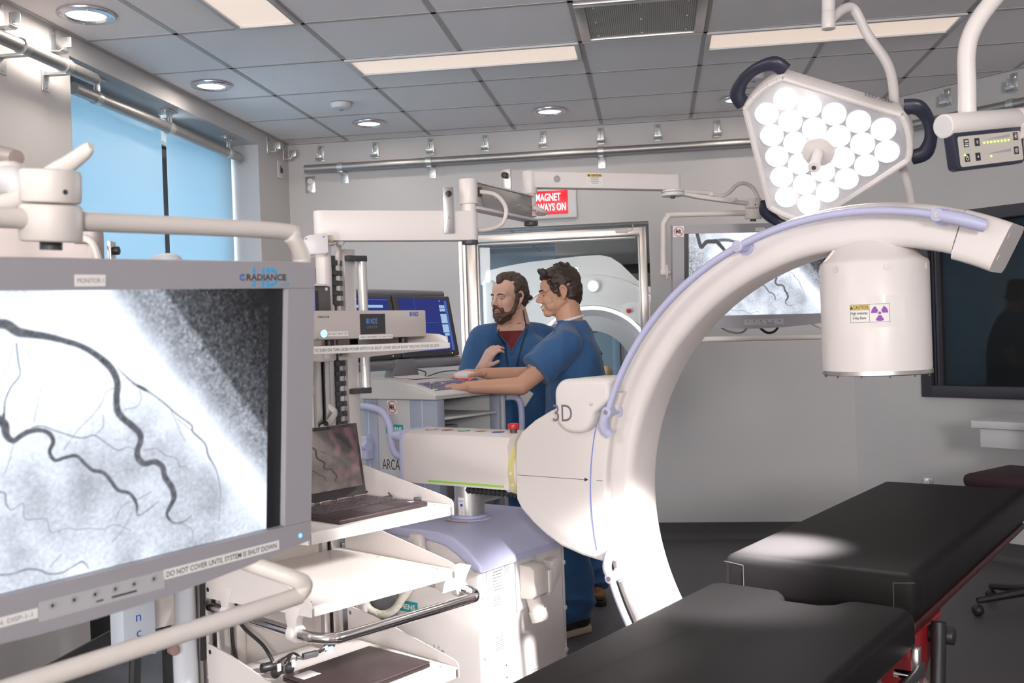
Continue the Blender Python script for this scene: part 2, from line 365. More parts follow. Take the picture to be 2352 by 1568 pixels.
# coved rubber base
def base(name, a, b, M=None):
    L = b - a
    prof = [(0, 0), (-0.055, 0), (-0.035, 0.006), (-0.016, 0.022), (-0.008, 0.045), (-0.006, 0.116), (0, 0.12)]
    m = MB().prism(prof, a, b, axis='x', M=M); struct(m.build(name, BASEB))
base('baseboard_back', XL, 1.30, T(0, YB, 0)); base('baseboard_right', 0.02, SLEN, WR); base('baseboard_left', -4.4, 7.0, T(XL, 0, 0) @ RZ(PI / 2))

# scanner room beyond the window
BLUEW = mat('pale_blue_paint', (0.33, 0.40, 0.46), 0.7, var=0.03)
sr = MB(); sr.box((-0.7, 13.1, 1.3), (7.2, 0.1, 2.7)); sr.box((-4.2, 10.1, 1.3), (0.1, 6, 2.7)); sr.box((2.9, 10.1, 1.3), (0.1, 6, 2.7))
struct(sr.build('wall_scanner_room', BLUEW))
struct(MB().box((-0.7, 10.1, 2.60), (7.2, 6.0, 0.1)).build('ceiling_scanner_room', mat('blue_ceiling', (0.40, 0.44, 0.47), 0.8, var=0.03)))
gg = MB()
for k in range(10): gg.box((-0.7, 7.4 + k * 0.61, 2.548), (7.0, 0.02, 0.006))
for k in range(11): gg.box((-3.9 + k * 0.61, 10.1, 2.548), (0.02, 5.9, 0.006))
gg.build('ceiling_grid', GRID, bpy.data.objects['ceiling_scanner_room'])
struct(MB().box((-0.7, 10.15, -0.05), (7.2, 6.0, 0.1)).build('floor_scanner_room', FLOOR))
struct(MB().box((0.75, 10.6, 2.33), (3.4, 1.6, 0.44), 0.01).build('trim_dark_reflection', mat('dark_reflection_grey', (0.13, 0.125, 0.12), 0.7, var=0.06)))  # dark box standing in for a darker reflection above the scanner

struct(MB().box((-6.0, 9.0, 1.5), (0.1, 14.0, 8.0)).build('trim_sky', mat('overcast_sky', (0.5, 0.6, 0.7), 0.9, emit=(0.80, 0.90, 1.0), estr=1.6)))
# ------------------------------------------------------------------ ceiling fittings
PANEL = mat('light_panel', (0.8, 0.75, 0.7), 0.5, emit=(1.0, 0.80, 0.66), estr=0.62)
def troffer(x0, x1, y0, y1, label):
    t = thing('ceiling_light', label, 'ceiling light', ((x0 + x1) / 2, (y0 + y1) / 2, HC), 0, 'flat panel ceiling lights')
    sx, sy = x1 - x0, y1 - y0
    f = MB()
    for s in (-1, 1): f.box((0, s * (sy / 2 - 0.012), -0.002), (sx, 0.024, 0.014), 0.002); f.box((s * (sx / 2 - 0.012), 0, -0.002), (0.024, sy - 0.048, 0.014), 0.002)
    f.build('frame', COOLW, t)
    MB().box((0, 0, 0.004), (sx - 0.044, sy - 0.044, 0.006)).build('diffuser', PANEL, t)
    l = bpy.data.lights.new('panel_lamp', 'AREA'); l.shape = 'RECTANGLE'; l.size = sx - 0.06; l.size_y = sy - 0.06; l.energy = 4; l.color = (1, 0.90, 0.81)
    lo = bpy.data.objects.new('panel_lamp', l); COL.objects.link(lo); lo.parent = t; lo.location = (0, 0, -0.01)
    return t
troffer(-1.54, -0.33, 4.967, 5.272, 'long cream light panel set across the ceiling left of the air grille')
troffer(0.30, 1.51, 4.967, 5.272, 'long cream light panel in the ceiling above the surgical lamp')
troffer(-1.845, -1.54, 3.137, 4.345, 'cream light panel running away from camera at the top edge of the ceiling')
# no troffers are built behind the camera
# round downlights
LAMPG = mat('downlight_glass', (0.9, 0.85, 0.8), 0.4, emit=(1.0, 0.86, 0.72), estr=2.2)
def downlight(x, y, label, r=0.11):
    t = thing('downlight', label, 'ceiling light', (x, y, HC), 0, 'round ceiling downlights')
    MB().lathe([(r, 0.0), (r, -0.006), (r - 0.004, -0.012), (r * 0.72, -0.014), (r * 0.66, -0.004), (r * 0.66, 0.0)], 40).build('trim_ring', mat('satin_chrome_ring', (0.62, 0.61, 0.66), 0.25, metal=0.9), t)
    MB().lathe([(r * 0.67, -0.001), (r * 0.67, -0.006), (r * 0.4, -0.009), (0, -0.010)], 32).build('lens', LAMPG, t)
    l = bpy.data.lights.new('downlight_lamp', 'AREA'); l.shape = 'DISK'; l.size = r * 1.2; l.energy = 6.0 if r > 0.115 else 2.6; l.color = (1, 0.88, 0.78)
    lo = bpy.data.objects.new('downlight_lamp', l); COL.objects.link(lo); lo.parent = t; lo.location = (0, 0, -0.016)
    for a in (0.6, 2.2, 3.7, 5.3): MB().ball((r * 0.85 * math.cos(a), r * 0.85 * math.sin(a), -0.014), 0.004, 8).build('screw', CHROME, t)
    return t
D0 = downlight(-2.378, 3.997, 'large round downlight nearest the camera at the top left', 0.12)
for (x, y, lab) in ((-2.39, 5.2425, 'round downlight above the window blinds'), (-1.835, 6.43, 'round downlight by the back wall, above the left end of the pipe rail'),
                    (-0.628, 6.425, 'round downlight by the back wall, above the lit red sign'), (0.564, 6.45, 'round downlight by the back wall half hidden behind the surgical lamp')):
    downlight(x, y, lab)
def detector(x, y, label):
    t = thing('smoke_detector', label, 'smoke detector', (x, y, HC), 0, 'ceiling detectors')
    MB().lathe([(0.065, 0), (0.065, -0.012), (0.055, -0.03), (0.03, -0.036), (0, -0.037)], 28).build('body', COOLW, t); MB().lathe([(0.012, -0.035), (0.012, -0.042), (0, -0.043)], 14).build('sensor', MGREY, t)
detector(-1.845, 5.864, 'white disc detector on the ceiling left of the boom column'); detector(0.606, 5.863, 'white disc detector on the ceiling just behind the surgical lamp top corner')
# return-air grille
t = thing('air_grille', 'square perforated metal air grille in a frame between ceiling tiles', 'air vent', (-0.015, 4.66, HC))
f = MB()
for s in (-1, 1): f.box((0, s * 0.272, -0.004), (0.59, 0.045, 0.016), 0.003); f.box((s * 0.272, 0, -0.004), (0.045, 0.50, 0.016), 0.003)
f.build('frame', ALU, t)
PERF = bpy.data.materials.new('perforated_sheet'); PERF.use_nodes = True
nt = PERF.node_tree; b = nt.nodes['Principled BSDF']; b.inputs['Metallic'].default_value = 0.55; b.inputs['Roughness'].default_value = 0.5
tc = nt.nodes.new('ShaderNodeTexCoord'); vo = nt.nodes.new('ShaderNodeTexVoronoi'); vo.inputs['Scale'].default_value = 110; vo.inputs['Randomness'].default_value = 0.0
rp = nt.nodes.new('ShaderNodeValToRGB'); rp.color_ramp.elements[0].position = 0.34; rp.color_ramp.elements[0].color = (0.09, 0.085, 0.085, 1); rp.color_ramp.elements[1].position = 0.42; rp.color_ramp.elements[1].color = (0.50, 0.48, 0.46, 1)
nt.links.new(tc.outputs['Object'], vo.inputs['Vector']); nt.links.new(vo.outputs['Distance'], rp.inputs[0]); nt.links.new(rp.outputs[0], b.inputs['Base Color'])
MB().box((0, 0, 0.0), (0.50, 0.50, 0.003)).build('perforated_plate', PERF, t)
for i in range(3):
    for j in range(3): MB().ball((-0.21 + 0.21 * i, -0.21 + 0.21 * j, -0.003), 0.005, 8).build('screw', GALV, t)

# ------------------------------------------------------------------ wall hooks (bracket plates with J hooks)
def hook_parts(t):
    MB().box((0, -0.003, 0.0), (0.045, 0.006, 0.115), 0.004).build('back_plate', GALV, t)
    pth = [(0, -0.006, -0.048), (0, -0.05, -0.050), (0, -0.062, -0.043), (0, -0.066, -0.028), (0, -0.066, 0.012)]
    m = MB()
    for i in range(4):
        a, b2 = Vector(pth[i]), Vector(pth[i + 1]); d = (b2 - a); c = (a + b2) / 2
        m.box((0, 0, 0), (0.05, 0.006, d.length + 0.006), 0.002, M=Matrix.Translation(c) @ d.to_track_quat('Z', 'X').to_matrix().to_4x4() @ RZ(PI / 2))
    m.build('hook', GALV, t)
    MB().cyl((0, -0.004, 0.038), (0, -0.014, 0.038), 0.011, 6).build('bolt', CHROME, t)
h0 = None
def hook(x, y, z, rz, label, grp='metal hooks high on the back wall'):
    global h0
    if h0 is None:
        h0 = thing('wall_hook', label, 'hook', (x, y, z), rz, grp); hook_parts(h0); return h0
    c = dup(h0, (x, y, z), rz, label); c['group'] = grp; return c
hx = [-2.357, -1.949, -1.541, -1.146, -0.733, -0.329, 0.065, 0.467]
on = ['leftmost hook of the back-wall row, above the end of the pipe rail', 'second hook from the left on the back wall, in front of a round downlight', 'third hook from the left on the back wall, above a pipe clamp',
      'fourth hook from the left on the back wall, right of a pipe clamp', 'fifth hook from the left on the back wall, nearest below the middle downlight', 'sixth hook from the left on the back wall, directly above the third pipe clamp',
      'seventh hook from the left on the back wall', 'eighth hook on the back wall, nearest the surgical lamp']
for x, l in zip(hx, on): hook(x, YB, 2.822, 0, 'galvanised ' + l)
for s, l in ((0.316, 'galvanised hook on the diagonal wall, mostly hidden behind the lamp arm'), (0.727, 'galvanised hook on the diagonal wall left of the lamp control panel pole'), (1.134, 'galvanised hook on the diagonal wall at the far right edge')):
    p = wr(s, 0, 2.822); hook(p.x, p.y, p.z, -PI / 4, l, 'metal hooks on the diagonal wall')
for y, l in ((3.749, 'galvanised hook on the left wall cut by the left edge of the picture'), (4.107, 'galvanised hook on the left wall above the pipe, before the window recess'), (6.598, 'galvanised hook on the left wall just past the window recess'), (6.90, 'galvanised hook on the left wall closest to the corner')):
    hook(XL, y, 2.828, PI / 2, l, 'metal hooks on the left wall')

# ------------------------------------------------------------------ pipe rails on clamps
def wall_pipe(a, b, rad, clamps, label, M, name='pipe_rail'):
    """pipe along local x at y=-0.1 from the wall plane"""
    t = thing(name, label, 'pipe', M=M)
    MB().tube([(a, -0.1, 0), (b, -0.1, 0)], rad, 20).build('pipe', PIPE, t)
    for c in clamps:
        k = MB().tube([(c - 0.02, -0.1, 0), (c + 0.02, -0.1, 0)], rad + 0.006, 20)
        k.build('clamp_ring', GALV, t)
        br = MB().box((c, -0.055, -rad - 0.004), (0.03, 0.11, 0.012), 0.002); br.box((c, -0.003, -0.06), (0.055, 0.006, 0.09), 0.003)
        br.cyl((c, -0.004, -0.085), (c, -0.012, -0.085), 0.008, 8)
        br.build('clamp_bracket', GALV, t)
    return t
wall_pipe(-2.45, 1.22, 0.028, (-2.185, -1.538, -0.328, 0.9), 'long grey pipe rail clamped along the back wall below the hooks', T(0, YB, 2.699))
wall_pipe(0.12, 4.0, 0.028, (1.16, 2.0), 'grey pipe rail along the diagonal wall on the right', WR @ T(0, 0, 2.68))
wall_pipe(3.2, 4.27, 0.028, (3.745, 4.04), 'grey pipe rail on the left wall ending at the window recess', T(XL, 0, 2.695) @ RZ(PI / 2))
t = thing('recess_pipe_rail', 'grey pipe rail hung on three brackets under the window recess soffit', 'pipe', (-2.70, 0, 2.70))
MB().tube([(0, 4.40, 0), (0, 6.31, 0)], 0.030, 20).build('pipe', PIPE, t)
for y in (4.60, 5.35, 6.14):
    MB().tube([(0, y - 0.018, 0), (0, y + 0.018, 0)], 0.036, 20).build('clamp_ring', GALV, t)
    m = MB().box((0, y, 0.062), (0.012, 0.035, 0.07), 0.003); m.box((0.012, y, 0.055), (0.006, 0.03, 0.07), 0.001); m.box((0, y, 0.096), (0.045, 0.13, 0.008), 0.003)
    for s in (-1, 1): m.cyl((0, y + s * 0.045, 0.092), (0, y + s * 0.045, 0.084), 0.009, 8)
    m.build('hanger_bracket', GALV, t)

# ------------------------------------------------------------------ outlets, switch, sign
def outlet(M, label):
    t = thing('power_outlet', label, 'power outlet', M=M)
    MB().box((0, -0.004, 0), (0.074, 0.008, 0.118), 0.003).build('cover_plate', STEEL, t)
    for z in (-0.025, 0.025):
        s = MB().lathe([(0.0185, 0), (0.0185, 0.003), (0, 0.003)], 20, M=T(0, -0.008, z) @ RX(PI / 2)).build('socket', WINK, t)
        m = MB()
        for x in (-0.006, 0.006): m.box((x, -0.0112, z + 0.005), (0.0025, 0.001, 0.009))
        m.ball((0, -0.011, z - 0.008), 0.003, 8); m.build('slot', INK, s)
outlet(T(-2.446, YB, 2.60), 'steel duplex power outlet under the left end of the back pipe rail')
outlet(WR @ T(0.507, 0, 0.40), 'steel power outlet low on the wall behind the far end of the black table')
t = thing('wall_switch', 'white wall plate with a red and black switch on the left wall by the corner', 'switch', M=T(XL, 6.80, 2.69) @ RZ(PI / 2))
MB().box((0, -0.004, 0), (0.09, 0.008, 0.125), 0.003).build('cover_plate', COOLW, t); MB().box((0.01, -0.012, -0.005), (0.022, 0.012, 0.035), 0.002).build('rocker', BLACK, t); MB().box((0.004, -0.011, 0.022), (0.016, 0.01, 0.014), 0.002).build('red_button', REDM, t)
t = thing('warning_sign', 'lit red sign reading MAGNET ALWAYS ON above the scanner window', 'sign', (-0.71, YB, 2.37))
MB().box((0, -0.012, 0), (0.40, 0.024, 0.22), 0.01, 3).build('housing', COOLW, t)
MB().box((0.0, -0.026, 0.005), (0.275, 0.006, 0.165), 0.001).build('lit_face', mat('red_lit_face', (0.45, 0.01, 0.03), 0.3, emit=(0.80, 0.010, 0.022), estr=0.75), t)
SIGNW = emitm('sign_white', (1, 0.96, 0.96), 0.85)
for s, z, wd in (('MAGNET', 0.018, 0.175), ('ALWAYS ON', -0.052, 0.245)): text(s, 0.05, SIGNW, t, T(0, -0.0297, z), width=wd, align='CENTER', bold=0.028)

# ------------------------------------------------------------------ counter and chair at the right
p0 = at(2230, 963, 5.42)
t = thing('counter', 'white laminate counter fixed to the diagonal wall under the dark window', 'desk', M=WR)
q = WR.inverted() @ p0
MB().box((q.x + 1.0, q.y / 2, 0.885), (2.0, -q.y, 0.04), 0.002).build('worktop', COOLW, t)
MB().box((q.x + 1.02, q.y + 0.03, 0.812), (1.96, 0.025, 0.10), 0.002).build('apron', COOLW, t)
MB().prism([(-0.25, 0.76), (-0.06, 0.76), (-0.02, 0.86), (-0.55, 0.86)], q.x + 0.5, q.x + 0.53, axis='x').build('support_bracket', DGREY, t)
MB().prism([(-0.25, 0.76), (-0.06, 0.76), (-0.02, 0.86), (-0.55, 0.86)], q.x + 1.5, q.x + 1.53, axis='x').build('support_bracket', DGREY, t)
MAROON = mat('maroon_fabric', (0.028, 0.010, 0.016), 0.8, bump=0.2, var=0.1)
pc = wr((WR.inverted() @ at(2432, 1075, 5.05)).x, q.y - 0.30, 0)
t = thing('desk_chair', 'dark maroon desk chair at the right edge by the counter', 'chair', (pc.x, pc.y, 0), R(-45))
MB().box((0, 0, 0.66), (0.46, 0.46, 0.07), 0.03, 4).build('seat', MAROON, t)
MB().box((0.24, 0.0, 0.92), (0.06, 0.42, 0.46), 0.025, 4).build('backrest', MAROON, t)
MB().box((0.26, 0, 0.70), (0.02, 0.06, 0.2), 0.005).box((0.14, 0.0, 0.61), (0.26, 0.06, 0.02), 0.005).box((0, 0, 0.61), (0.3, 0.3, 0.03), 0.008).build('mechanism', BLACK, t)
MB().cyl((0, 0, 0.12), (0, 0, 0.61), 0.025).build('gas_column', BLACK, t)
for k in range(5):
    a = k * 2 * PI / 5 + 0.3
    l = MB().tube([(0, 0, 0.12), (0.28 * math.cos(a), 0.28 * math.sin(a), 0.075)], [0.025, 0.016], 8).build('leg', BLACK, t)
    MB().ball((0.28 * math.cos(a), 0.28 * math.sin(a), 0.03), 0.03, 10).build('caster', BLACK, l)

# ================================================================== C-ARM, ITS CART, THE TABLE (they stand square to one another)
AZ = R(-28.5)
AX_, AY_ = Vector((math.cos(AZ), math.sin(AZ), 0)), Vector((-math.sin(AZ), math.cos(AZ), 0))
CC = Vector((0.5683, 2.7563, 0.9505))
AF = frame(CC, AX_, AY_, (0, 0, 1))            # origin at the isocentre
FL = -CC.z                                       # floor in that frame
t = thing('c_arm', 'white C-shaped X-ray arm with lavender guide rail, standing around the black table', 'x-ray machine', M=AF)
RO, RI, TH = 0.812, 0.70, 0.085
def arcsec(r0, r1, y0, y1, a0, a1, n, bev=0.022, mb=None):
    """C profile swept about the y axis; angles measured from +x towards +z"""
    mb = mb or MB(); prof = []
    b = bev
    for (cx, cy, s0) in ((r1 - b, y1 - b, 0), (r0 + b, y1 - b, 90), (r0 + b, y0 + b, 180), (r1 - b, y0 + b, 270)):
        for k in range(5):
            a = R(s0 + 90 * k / 4); prof.append((cx + b * math.cos(a), cy + b * math.sin(a)))
    rings = []
    for i in range(n + 1):
        a = a0 + (a1 - a0) * i / n
        rings.append([mb.bm.verts.new((p[0] * math.cos(a), p[1], p[0] * math.sin(a))) for p in prof])
    m = len(prof)
    for A, B in zip(rings[:-1], rings[1:]):
        for k in range(m): mb.bm.faces.new((A[k], A[(k + 1) % m], B[(k + 1) % m], B[k]))
    mb.bm.faces.new(rings[0]); mb.bm.faces.new(rings[-1][::-1])
    return mb
arcsec(RI, RO, -TH, TH, R(71.5), R(278), 110, 0.026).build('arc', WHITE, t)
# end caps: slightly wider blocks closing the arc
arcsec(RI - 0.012, RO + 0.001, -TH - 0.001, TH + 0.001, R(63.5), R(71.3), 6, 0.022).build('end_cap', WHITE, t)
bt = MB()
for rr in (0.725, 0.78):
    d = Vector((math.cos(R(63.5)), 0, math.sin(R(63.5)))); nrm = Vector((math.sin(R(63.5)), 0, -math.cos(R(63.5))))
    bt.cyl(d * rr + Vector((0, -0.045, 0)) - nrm * 0.002, d * rr + Vector((0, -0.045, 0)) + nrm * 0.001, 0.008, 14)
bt.build('cap_screws', WHITE2, t)
# X-ray tube housing hanging under the top of the arc
hx0 = 0.012
MB().lathe([(0.1365, 0.378), (0.1375, 0.385), (0.1375, 0.655), (0.134, 0.663), (0.12, 0.672), (0.10, 0.70), (0.085, 0.715), (0.0, 0.716)], 64, c=(hx0, 0, 0)).build('tube_housing', WHITE, t)
hs = bpy.data.objects['tube_housing']
MB().lathe([(0.136, 0.366), (0.139, 0.368), (0.139, 0.378), (0.12, 0.379)], 64, c=(hx0, 0, 0)).build('collimator_ring', ALU, hs)
pn = MB()
for a in range(0, 360, 30): pn.cyl((hx0 + 0.132 * math.cos(R(a)), 0.132 * math.sin(R(a)), 0.368), (hx0 + 0.132 * math.cos(R(a)), 0.132 * math.sin(R(a)), 0.361), 0.0022, 8)
pn.build('ring_pins', DGREY, hs)
for a in range(-170, 180, 55):
    p = Vector((hx0 + 0.1372 * math.cos(R(a)), 0.1372 * math.sin(R(a)), 0.642)); d = Vector((math.cos(R(a)), math.sin(R(a)), 0))
    MB().cyl(p, p + d * 0.003, 0.009, 18).cyl(p + d * 0.003, p + d * 0.0032, 0.002, 8).build('cover_screw', WHITE2, hs)
MB().prism([(-0.11, 0.66), (-0.075, 0.70), (0.07, 0.70), (0.115, 0.66)], -0.07, 0.07, bevel=0.012).build('mounting_boss', WHITE, t)
def curved_patch(mb, a0, a1, z0, z1, r, n=12):
    for i in range(n):
        b0, b1 = a0 + (a1 - a0) * i / n, a0 + (a1 - a0) * (i + 1) / n
        P = lambda a, z: (hx0 + r * math.sin(a), -r * math.cos(a), z)
        mb.quad(P(b0, z0), P(b1, z0), P(b1, z1), P(b0, z1))
    return mb
vd = AF.inverted().to_3x3() @ (Vector((0, 0, 1.45)) - AF @ Vector((hx0, 0, 0.5))); va = math.atan2(vd.x, -vd.y)
lw = 0.060
la = va - 0.10; A0 = la - 0.36; A1 = la + 0.36; am = la + 0.0
zz0, zz1 = 0.502, 0.550
curved_patch(MB(), A0, A1, zz0, zz1, 0.1378).build('radiation_label', PAPER, hs)
lab = bpy.data.objects['radiation_label']
curved_patch(MB(), A0 + 0.015, am - 0.005, zz1 - 0.0145, zz1 - 0.002, 0.1380).build('label_header', YELLOW, lab)
fr_ = MB()
for (z0, z1) in ((zz0 + 0.001, zz0 + 0.0018), (zz1 - 0.0018, zz1 - 0.001), (zz1 - 0.0153, zz1 - 0.0145)): curved_patch(fr_, A0 + 0.012, (A1 if z1 < zz1 - 0.01 and z0 < zz0 + 0.01 or z0 > zz1 - 0.01 else am), z0, z1, 0.1381)
for a in (A0 + 0.012, am, A1 - 0.012): curved_patch(fr_, a, a + 0.006, zz0 + 0.001, zz1 - 0.001, 0.1381, 1)
fr_.build('label_border', INK, lab)
def wrap_text(s, h, m, amid, z, width, r=0.1383, parent=lab):
    me = textme(s, h, m, width=width, align='CENTER', bold=0.012)
    for v in me.vertices:
        a = amid + v.co.x / r; v.co = Vector((hx0 + r * math.sin(a), -r * math.cos(a), z + v.co.z))
    return link('lettering', me, parent)
cm = (A0 + am) / 2
wrap_text('CAUTION', 0.0085, INK, cm + 0.03, zz1 - 0.0125, 0.036); wrap_text('High Intensity', 0.0068, INK, cm, zz0 + 0.0215, 0.042); wrap_text('X-Ray Beam', 0.0068, INK, cm, zz0 + 0.0095, 0.034)
tri = MB(); a_ = A0 + 0.04
for (x0, z0, x1, z1, x2, z2) in ((-0.0045, 0, 0.0045, 0, 0, 0.008),):
    tri.bm.faces.new([tri.bm.verts.new((hx0 + 0.1383 * math.sin(a_ + x / 0.1383), -0.1383 * math.cos(a_ + x / 0.1383), zz1 - 0.0125 + z)) for x, z in ((x0, z0), (x1, z1), (x2, z2))])
tri.build('warning_triangle', INK, lab)
tf = MB(); cx_, cz_ = (am + A1) / 2, (zz0 + zz1) / 2
def cp(x, z, r=0.1383): a = cx_ + x / r; return (hx0 + r * math.sin(a), -r * math.cos(a), cz_ + z)
def trefoil(mb, P, s):
    for k in range(3):
        a0 = R(90 + 120 * k - 30 + 60)
        pts = [P(s * 0.3 * math.cos(a0 + R(60) * i / 6), s * 0.3 * math.sin(a0 + R(60) * i / 6)) for i in range(7)] + [P(s * math.cos(a0 + R(60) * (1 - i / 8)), s * math.sin(a0 + R(60) * (1 - i / 8))) for i in range(9)]
        mb.bm.faces.new([mb.bm.verts.new(p) for p in pts])
    mb.bm.faces.new([mb.bm.verts.new(P(s * 0.18 * math.cos(R(i * 30)), s * 0.18 * math.sin(R(i * 30)))) for i in range(12)])
trefoil(tf, cp, 0.0205); tf.build('radiation_symbol', PURPLE, lab)
tape = mat('clear_tape', (0.76, 0.72, 0.69), 0.08, var=0.01, coat=0.6)
curved_patch(MB(), A0 - 0.22, A1 + 0.28, zz0 - 0.012, zz1 + 0.02, 0.13765, 24).build('clear_tape', tape, hs)
# detector at the other end (below the table)
MB().lathe([(0.0, -0.715), (0.10, -0.715), (0.13, -0.69), (0.155, -0.66), (0.155, -0.48), (0.15, -0.47), (0.0, -0.47)], 48, c=(hx0, 0, 0)).build('detector_housing', WHITE, t)
# lavender guide rail with stand-offs and end grips
def rp(r, deg, y): return (r * math.cos(R(deg)), y, r * math.sin(R(deg)))
yr = -TH - 0.052
MB().tube([rp(0.785, d, yr) for d in np.linspace(74.5, 160.5, 48)], 0.0105, 14).build('guide_rail', LAV, t)
MB().tube([rp(0.785, d, yr) for d in np.linspace(197.5, 262, 32)], 0.0105, 14).build('guide_rail', LAV, t)
for d in (74.5, 113.0, 160.5, 197.5, 240):
    m = MB(); m.cyl(rp(0.785, d, yr), rp(0.785, d, -TH + 0.002), 0.014, 18); m.cyl(rp(0.785, d, -TH - 0.006), rp(0.785, d, -TH + 0.002), 0.022, 22); m.cyl(rp(0.785, d, yr - 0.013), rp(0.785, d, yr + 0.01), 0.0165, 20, bev=0.003)
    so = m.build('rail_standoff', LAV, t)
    MB().cyl(rp(0.785, d, yr - 0.0132), rp(0.785, d, yr - 0.0150), 0.0075, 14).build('screw', CHROME, so)
MB().tube([rp(0.785, 74.5, yr), rp(0.786, 72, yr), rp(0.786, 69.5, yr + 0.006), rp(0.786, 66.8, yr + 0.02)], [0.0155, 0.017, 0.017, 0.0155], 16, smooth=4).build('rail_grip', LAV, t)
MB().tube([rp(0.785, 160.5, yr), rp(0.79, 162.5, yr), rp(0.785, 164.5, yr + 0.006), rp(0.768, 165.6, yr + 0.014)], [0.0145, 0.016, 0.016, 0.0145], 16, smooth=4).build('rail_grip', LAV, t)
MB().tube([rp(0.785, 197.5, yr), rp(0.79, 195.5, yr), rp(0.785, 193.6, yr + 0.008), rp(0.778, 192, yr + 0.02)], [0.0125, 0.014, 0.014, 0.0125], 16, smooth=4).build('rail_grip', LAV, t)
# carrier that holds the arc: big rounded plate with the 3D badge box
arc = [(0.772 * math.cos(R(d)), 0.772 * math.sin(R(d))) for d in np.linspace(155.5, 194.5, 26)]
poly = arc + [(-0.80, -0.197), (-0.865, -0.187), (-0.945, -0.165), (-1.00, -0.135), (-1.05, -0.10), (-1.095, -0.06), (-1.113, -0.03), (-1.115, 0.0), (-1.113, 0.105), (-1.108, 0.155),
              (-1.085, 0.19), (-1.03, 0.229), (-0.97, 0.259), (-0.90, 0.288), (-0.82, 0.310), (-0.74, 0.322)]
car = MB().prism(poly, -0.112, 0.112, bevel=0.010, seg=3).build('carriage', WHITE, t)
bp_ = []
for (cx, cz, a0, r) in ((-0.775, 0.315, 0, 0.045), (-0.88, 0.315, 90, 0.045), (-0.872, 0.252, 180, 0.055), (-0.842, 0.252, 270, 0.055)):
    for k in range(7): bp_.append((cx + r * math.cos(R(a0 + 15 * k)), cz + r * math.sin(R(a0 + 15 * k))))
bp_ = [(x, z) for x, z in bp_]
MB().prism([(-0.728, 0.30), (-0.728, 0.345), (-0.735, 0.356), (-0.75, 0.362)] + [(-0.878 + 0.048 * math.cos(R(90 + 15 * k)), 0.314 + 0.048 * math.sin(R(90 + 15 * k))) for k in range(7)] +
           [(-0.862 + 0.064 * math.cos(R(180 + 15 * k)), 0.26 + 0.064 * math.sin(R(180 + 15 * k))) for k in range(7)] + [(-0.845 + 0.062 * math.cos(R(270 + 15 * k)), 0.258 + 0.062 * math.sin(R(270 + 15 * k))) for k in range(7)],
           -0.150, 0.09, bevel=0.016, seg=5).build('motor_cover', WHITE, t)
text('3D', 0.052, INKG, bpy.data.objects['motor_cover'], T(-0.93, -0.1506, 0.232), width=0.070)
MB().ball((-0.79, -0.150, 0.287), 0.006, 12).build('button', WHITE2, bpy.data.objects['motor_cover'])
st = MB()
for i, d in enumerate(np.linspace(160.5, 191.5, 28)):
    d2 = d + (191.5 - 160.5) / 27
    if i == 27: break
    r0, r1 = 0.825, 0.829
    P = lambda r, a: (r * math.cos(R(a)), -0.1128, r * math.sin(R(a)))
    st.quad(P(r0, d), P(r1, d), P(r1, d2), P(r0, d2))
st.build('blue_scale_line', RAILB, car)
MB().box((-0.968, -0.1126, 0.050), (0.27, 0.001, 0.0012), M=None).box((-0.793, -0.1126, 0.050), (0.022, 0.001, 0.0012)).build('centre_line', INK, car)
mk = MB(); mk.bm.faces.new([mk.bm.verts.new(p) for p in ((-0.847, -0.1129, 0.044), (-0.833, -0.1129, 0.0505), (-0.847, -0.1129, 0.057))]); mk.build('pointer_mark', INK, car)
# rotation disc with the yellow degree ring
MB().cyl((-1.18, 0, 0.055), (-1.10, 0, 0.055), 0.100, 48).build('rotation_flange', WHITE, t)
MB().cyl((-1.150, 0, 0.055), (-1.128, 0, 0.055), 0.102, 48).build('degree_ring', PYEL, t)
dr = bpy.data.objects['degree_ring']
for k in range(-4, 5):
    a = R(180 + k * 22 + 90); nn = Vector((0, math.cos(a), math.sin(a))); p = Vector((-1.139, 0, 0.055)) + nn * 0.1021
    MB().cyl(p, p + nn * 0.0006, 0.006, 14).build('degree_mark', PAPER, dr)
# horizontal arm box on the column
hb = MB().prism([(-0.10, -0.005), (-0.10, 0.140), (-0.085, 0.166), (-0.06, 0.176), (0.06, 0.176), (0.085, 0.166), (0.10, 0.140), (0.10, -0.005)], -1.62, -1.150, axis='x', bevel=0.006).build('extension_arm', WHITE, t)
MB().box((-1.335, -0.1006, 0.006), (0.33, 0.0015, 0.0075)).build('green_stripe', GREEN, hb)
MB().prism([(-0.102, -0.006), (-0.102, 0.142), (-0.086, 0.170), (-0.06, 0.179), (0.06, 0.179), (0.086, 0.170), (0.102, 0.142), (0.102, -0.006)], -1.632, -1.618, axis='x', bevel=0.003).build('rear_frame', LAV, t)
MB().tube([(-1.63, -0.09, 0.155), (-1.665, -0.085, 0.155), (-1.68, -0.05, 0.155), (-1.68, 0.05, 0.155), (-1.665, 0.085, 0.155), (-1.63, 0.09, 0.155)], 0.016, 12, smooth=4, flat=(1, 1)).build('rear_handle', LAV, t)
for i, x in enumerate((-1.54, -1.465, -1.39, -1.315, -1.24)):
    s = MB().cyl((x, -0.03, 0.1762), (x, -0.03, 0.1772), 0.022, 24).build('top_symbol', (REDINK, ORANGE, BLUEINK, YELLOW, BLUEINK)[i], hb)
    MB().cyl((x, -0.03, 0.1773), (x, -0.03, 0.1776), 0.016, 20).build('symbol_centre', (PAPER, BLUEINK, GREEN, DGREY, DGREY)[i], s)
m = MB().cyl((-1.175, -0.03, 0.176), (-1.175, -0.03, 0.190), 0.012, 18); m.build('stop_button_base', DGREY, hb)
MB().cyl((-1.175, -0.03, 0.188), (-1.175, -0.03, 0.208), 0.019, 24, bev=0.004).build('emergency_stop_button', REDM, hb)
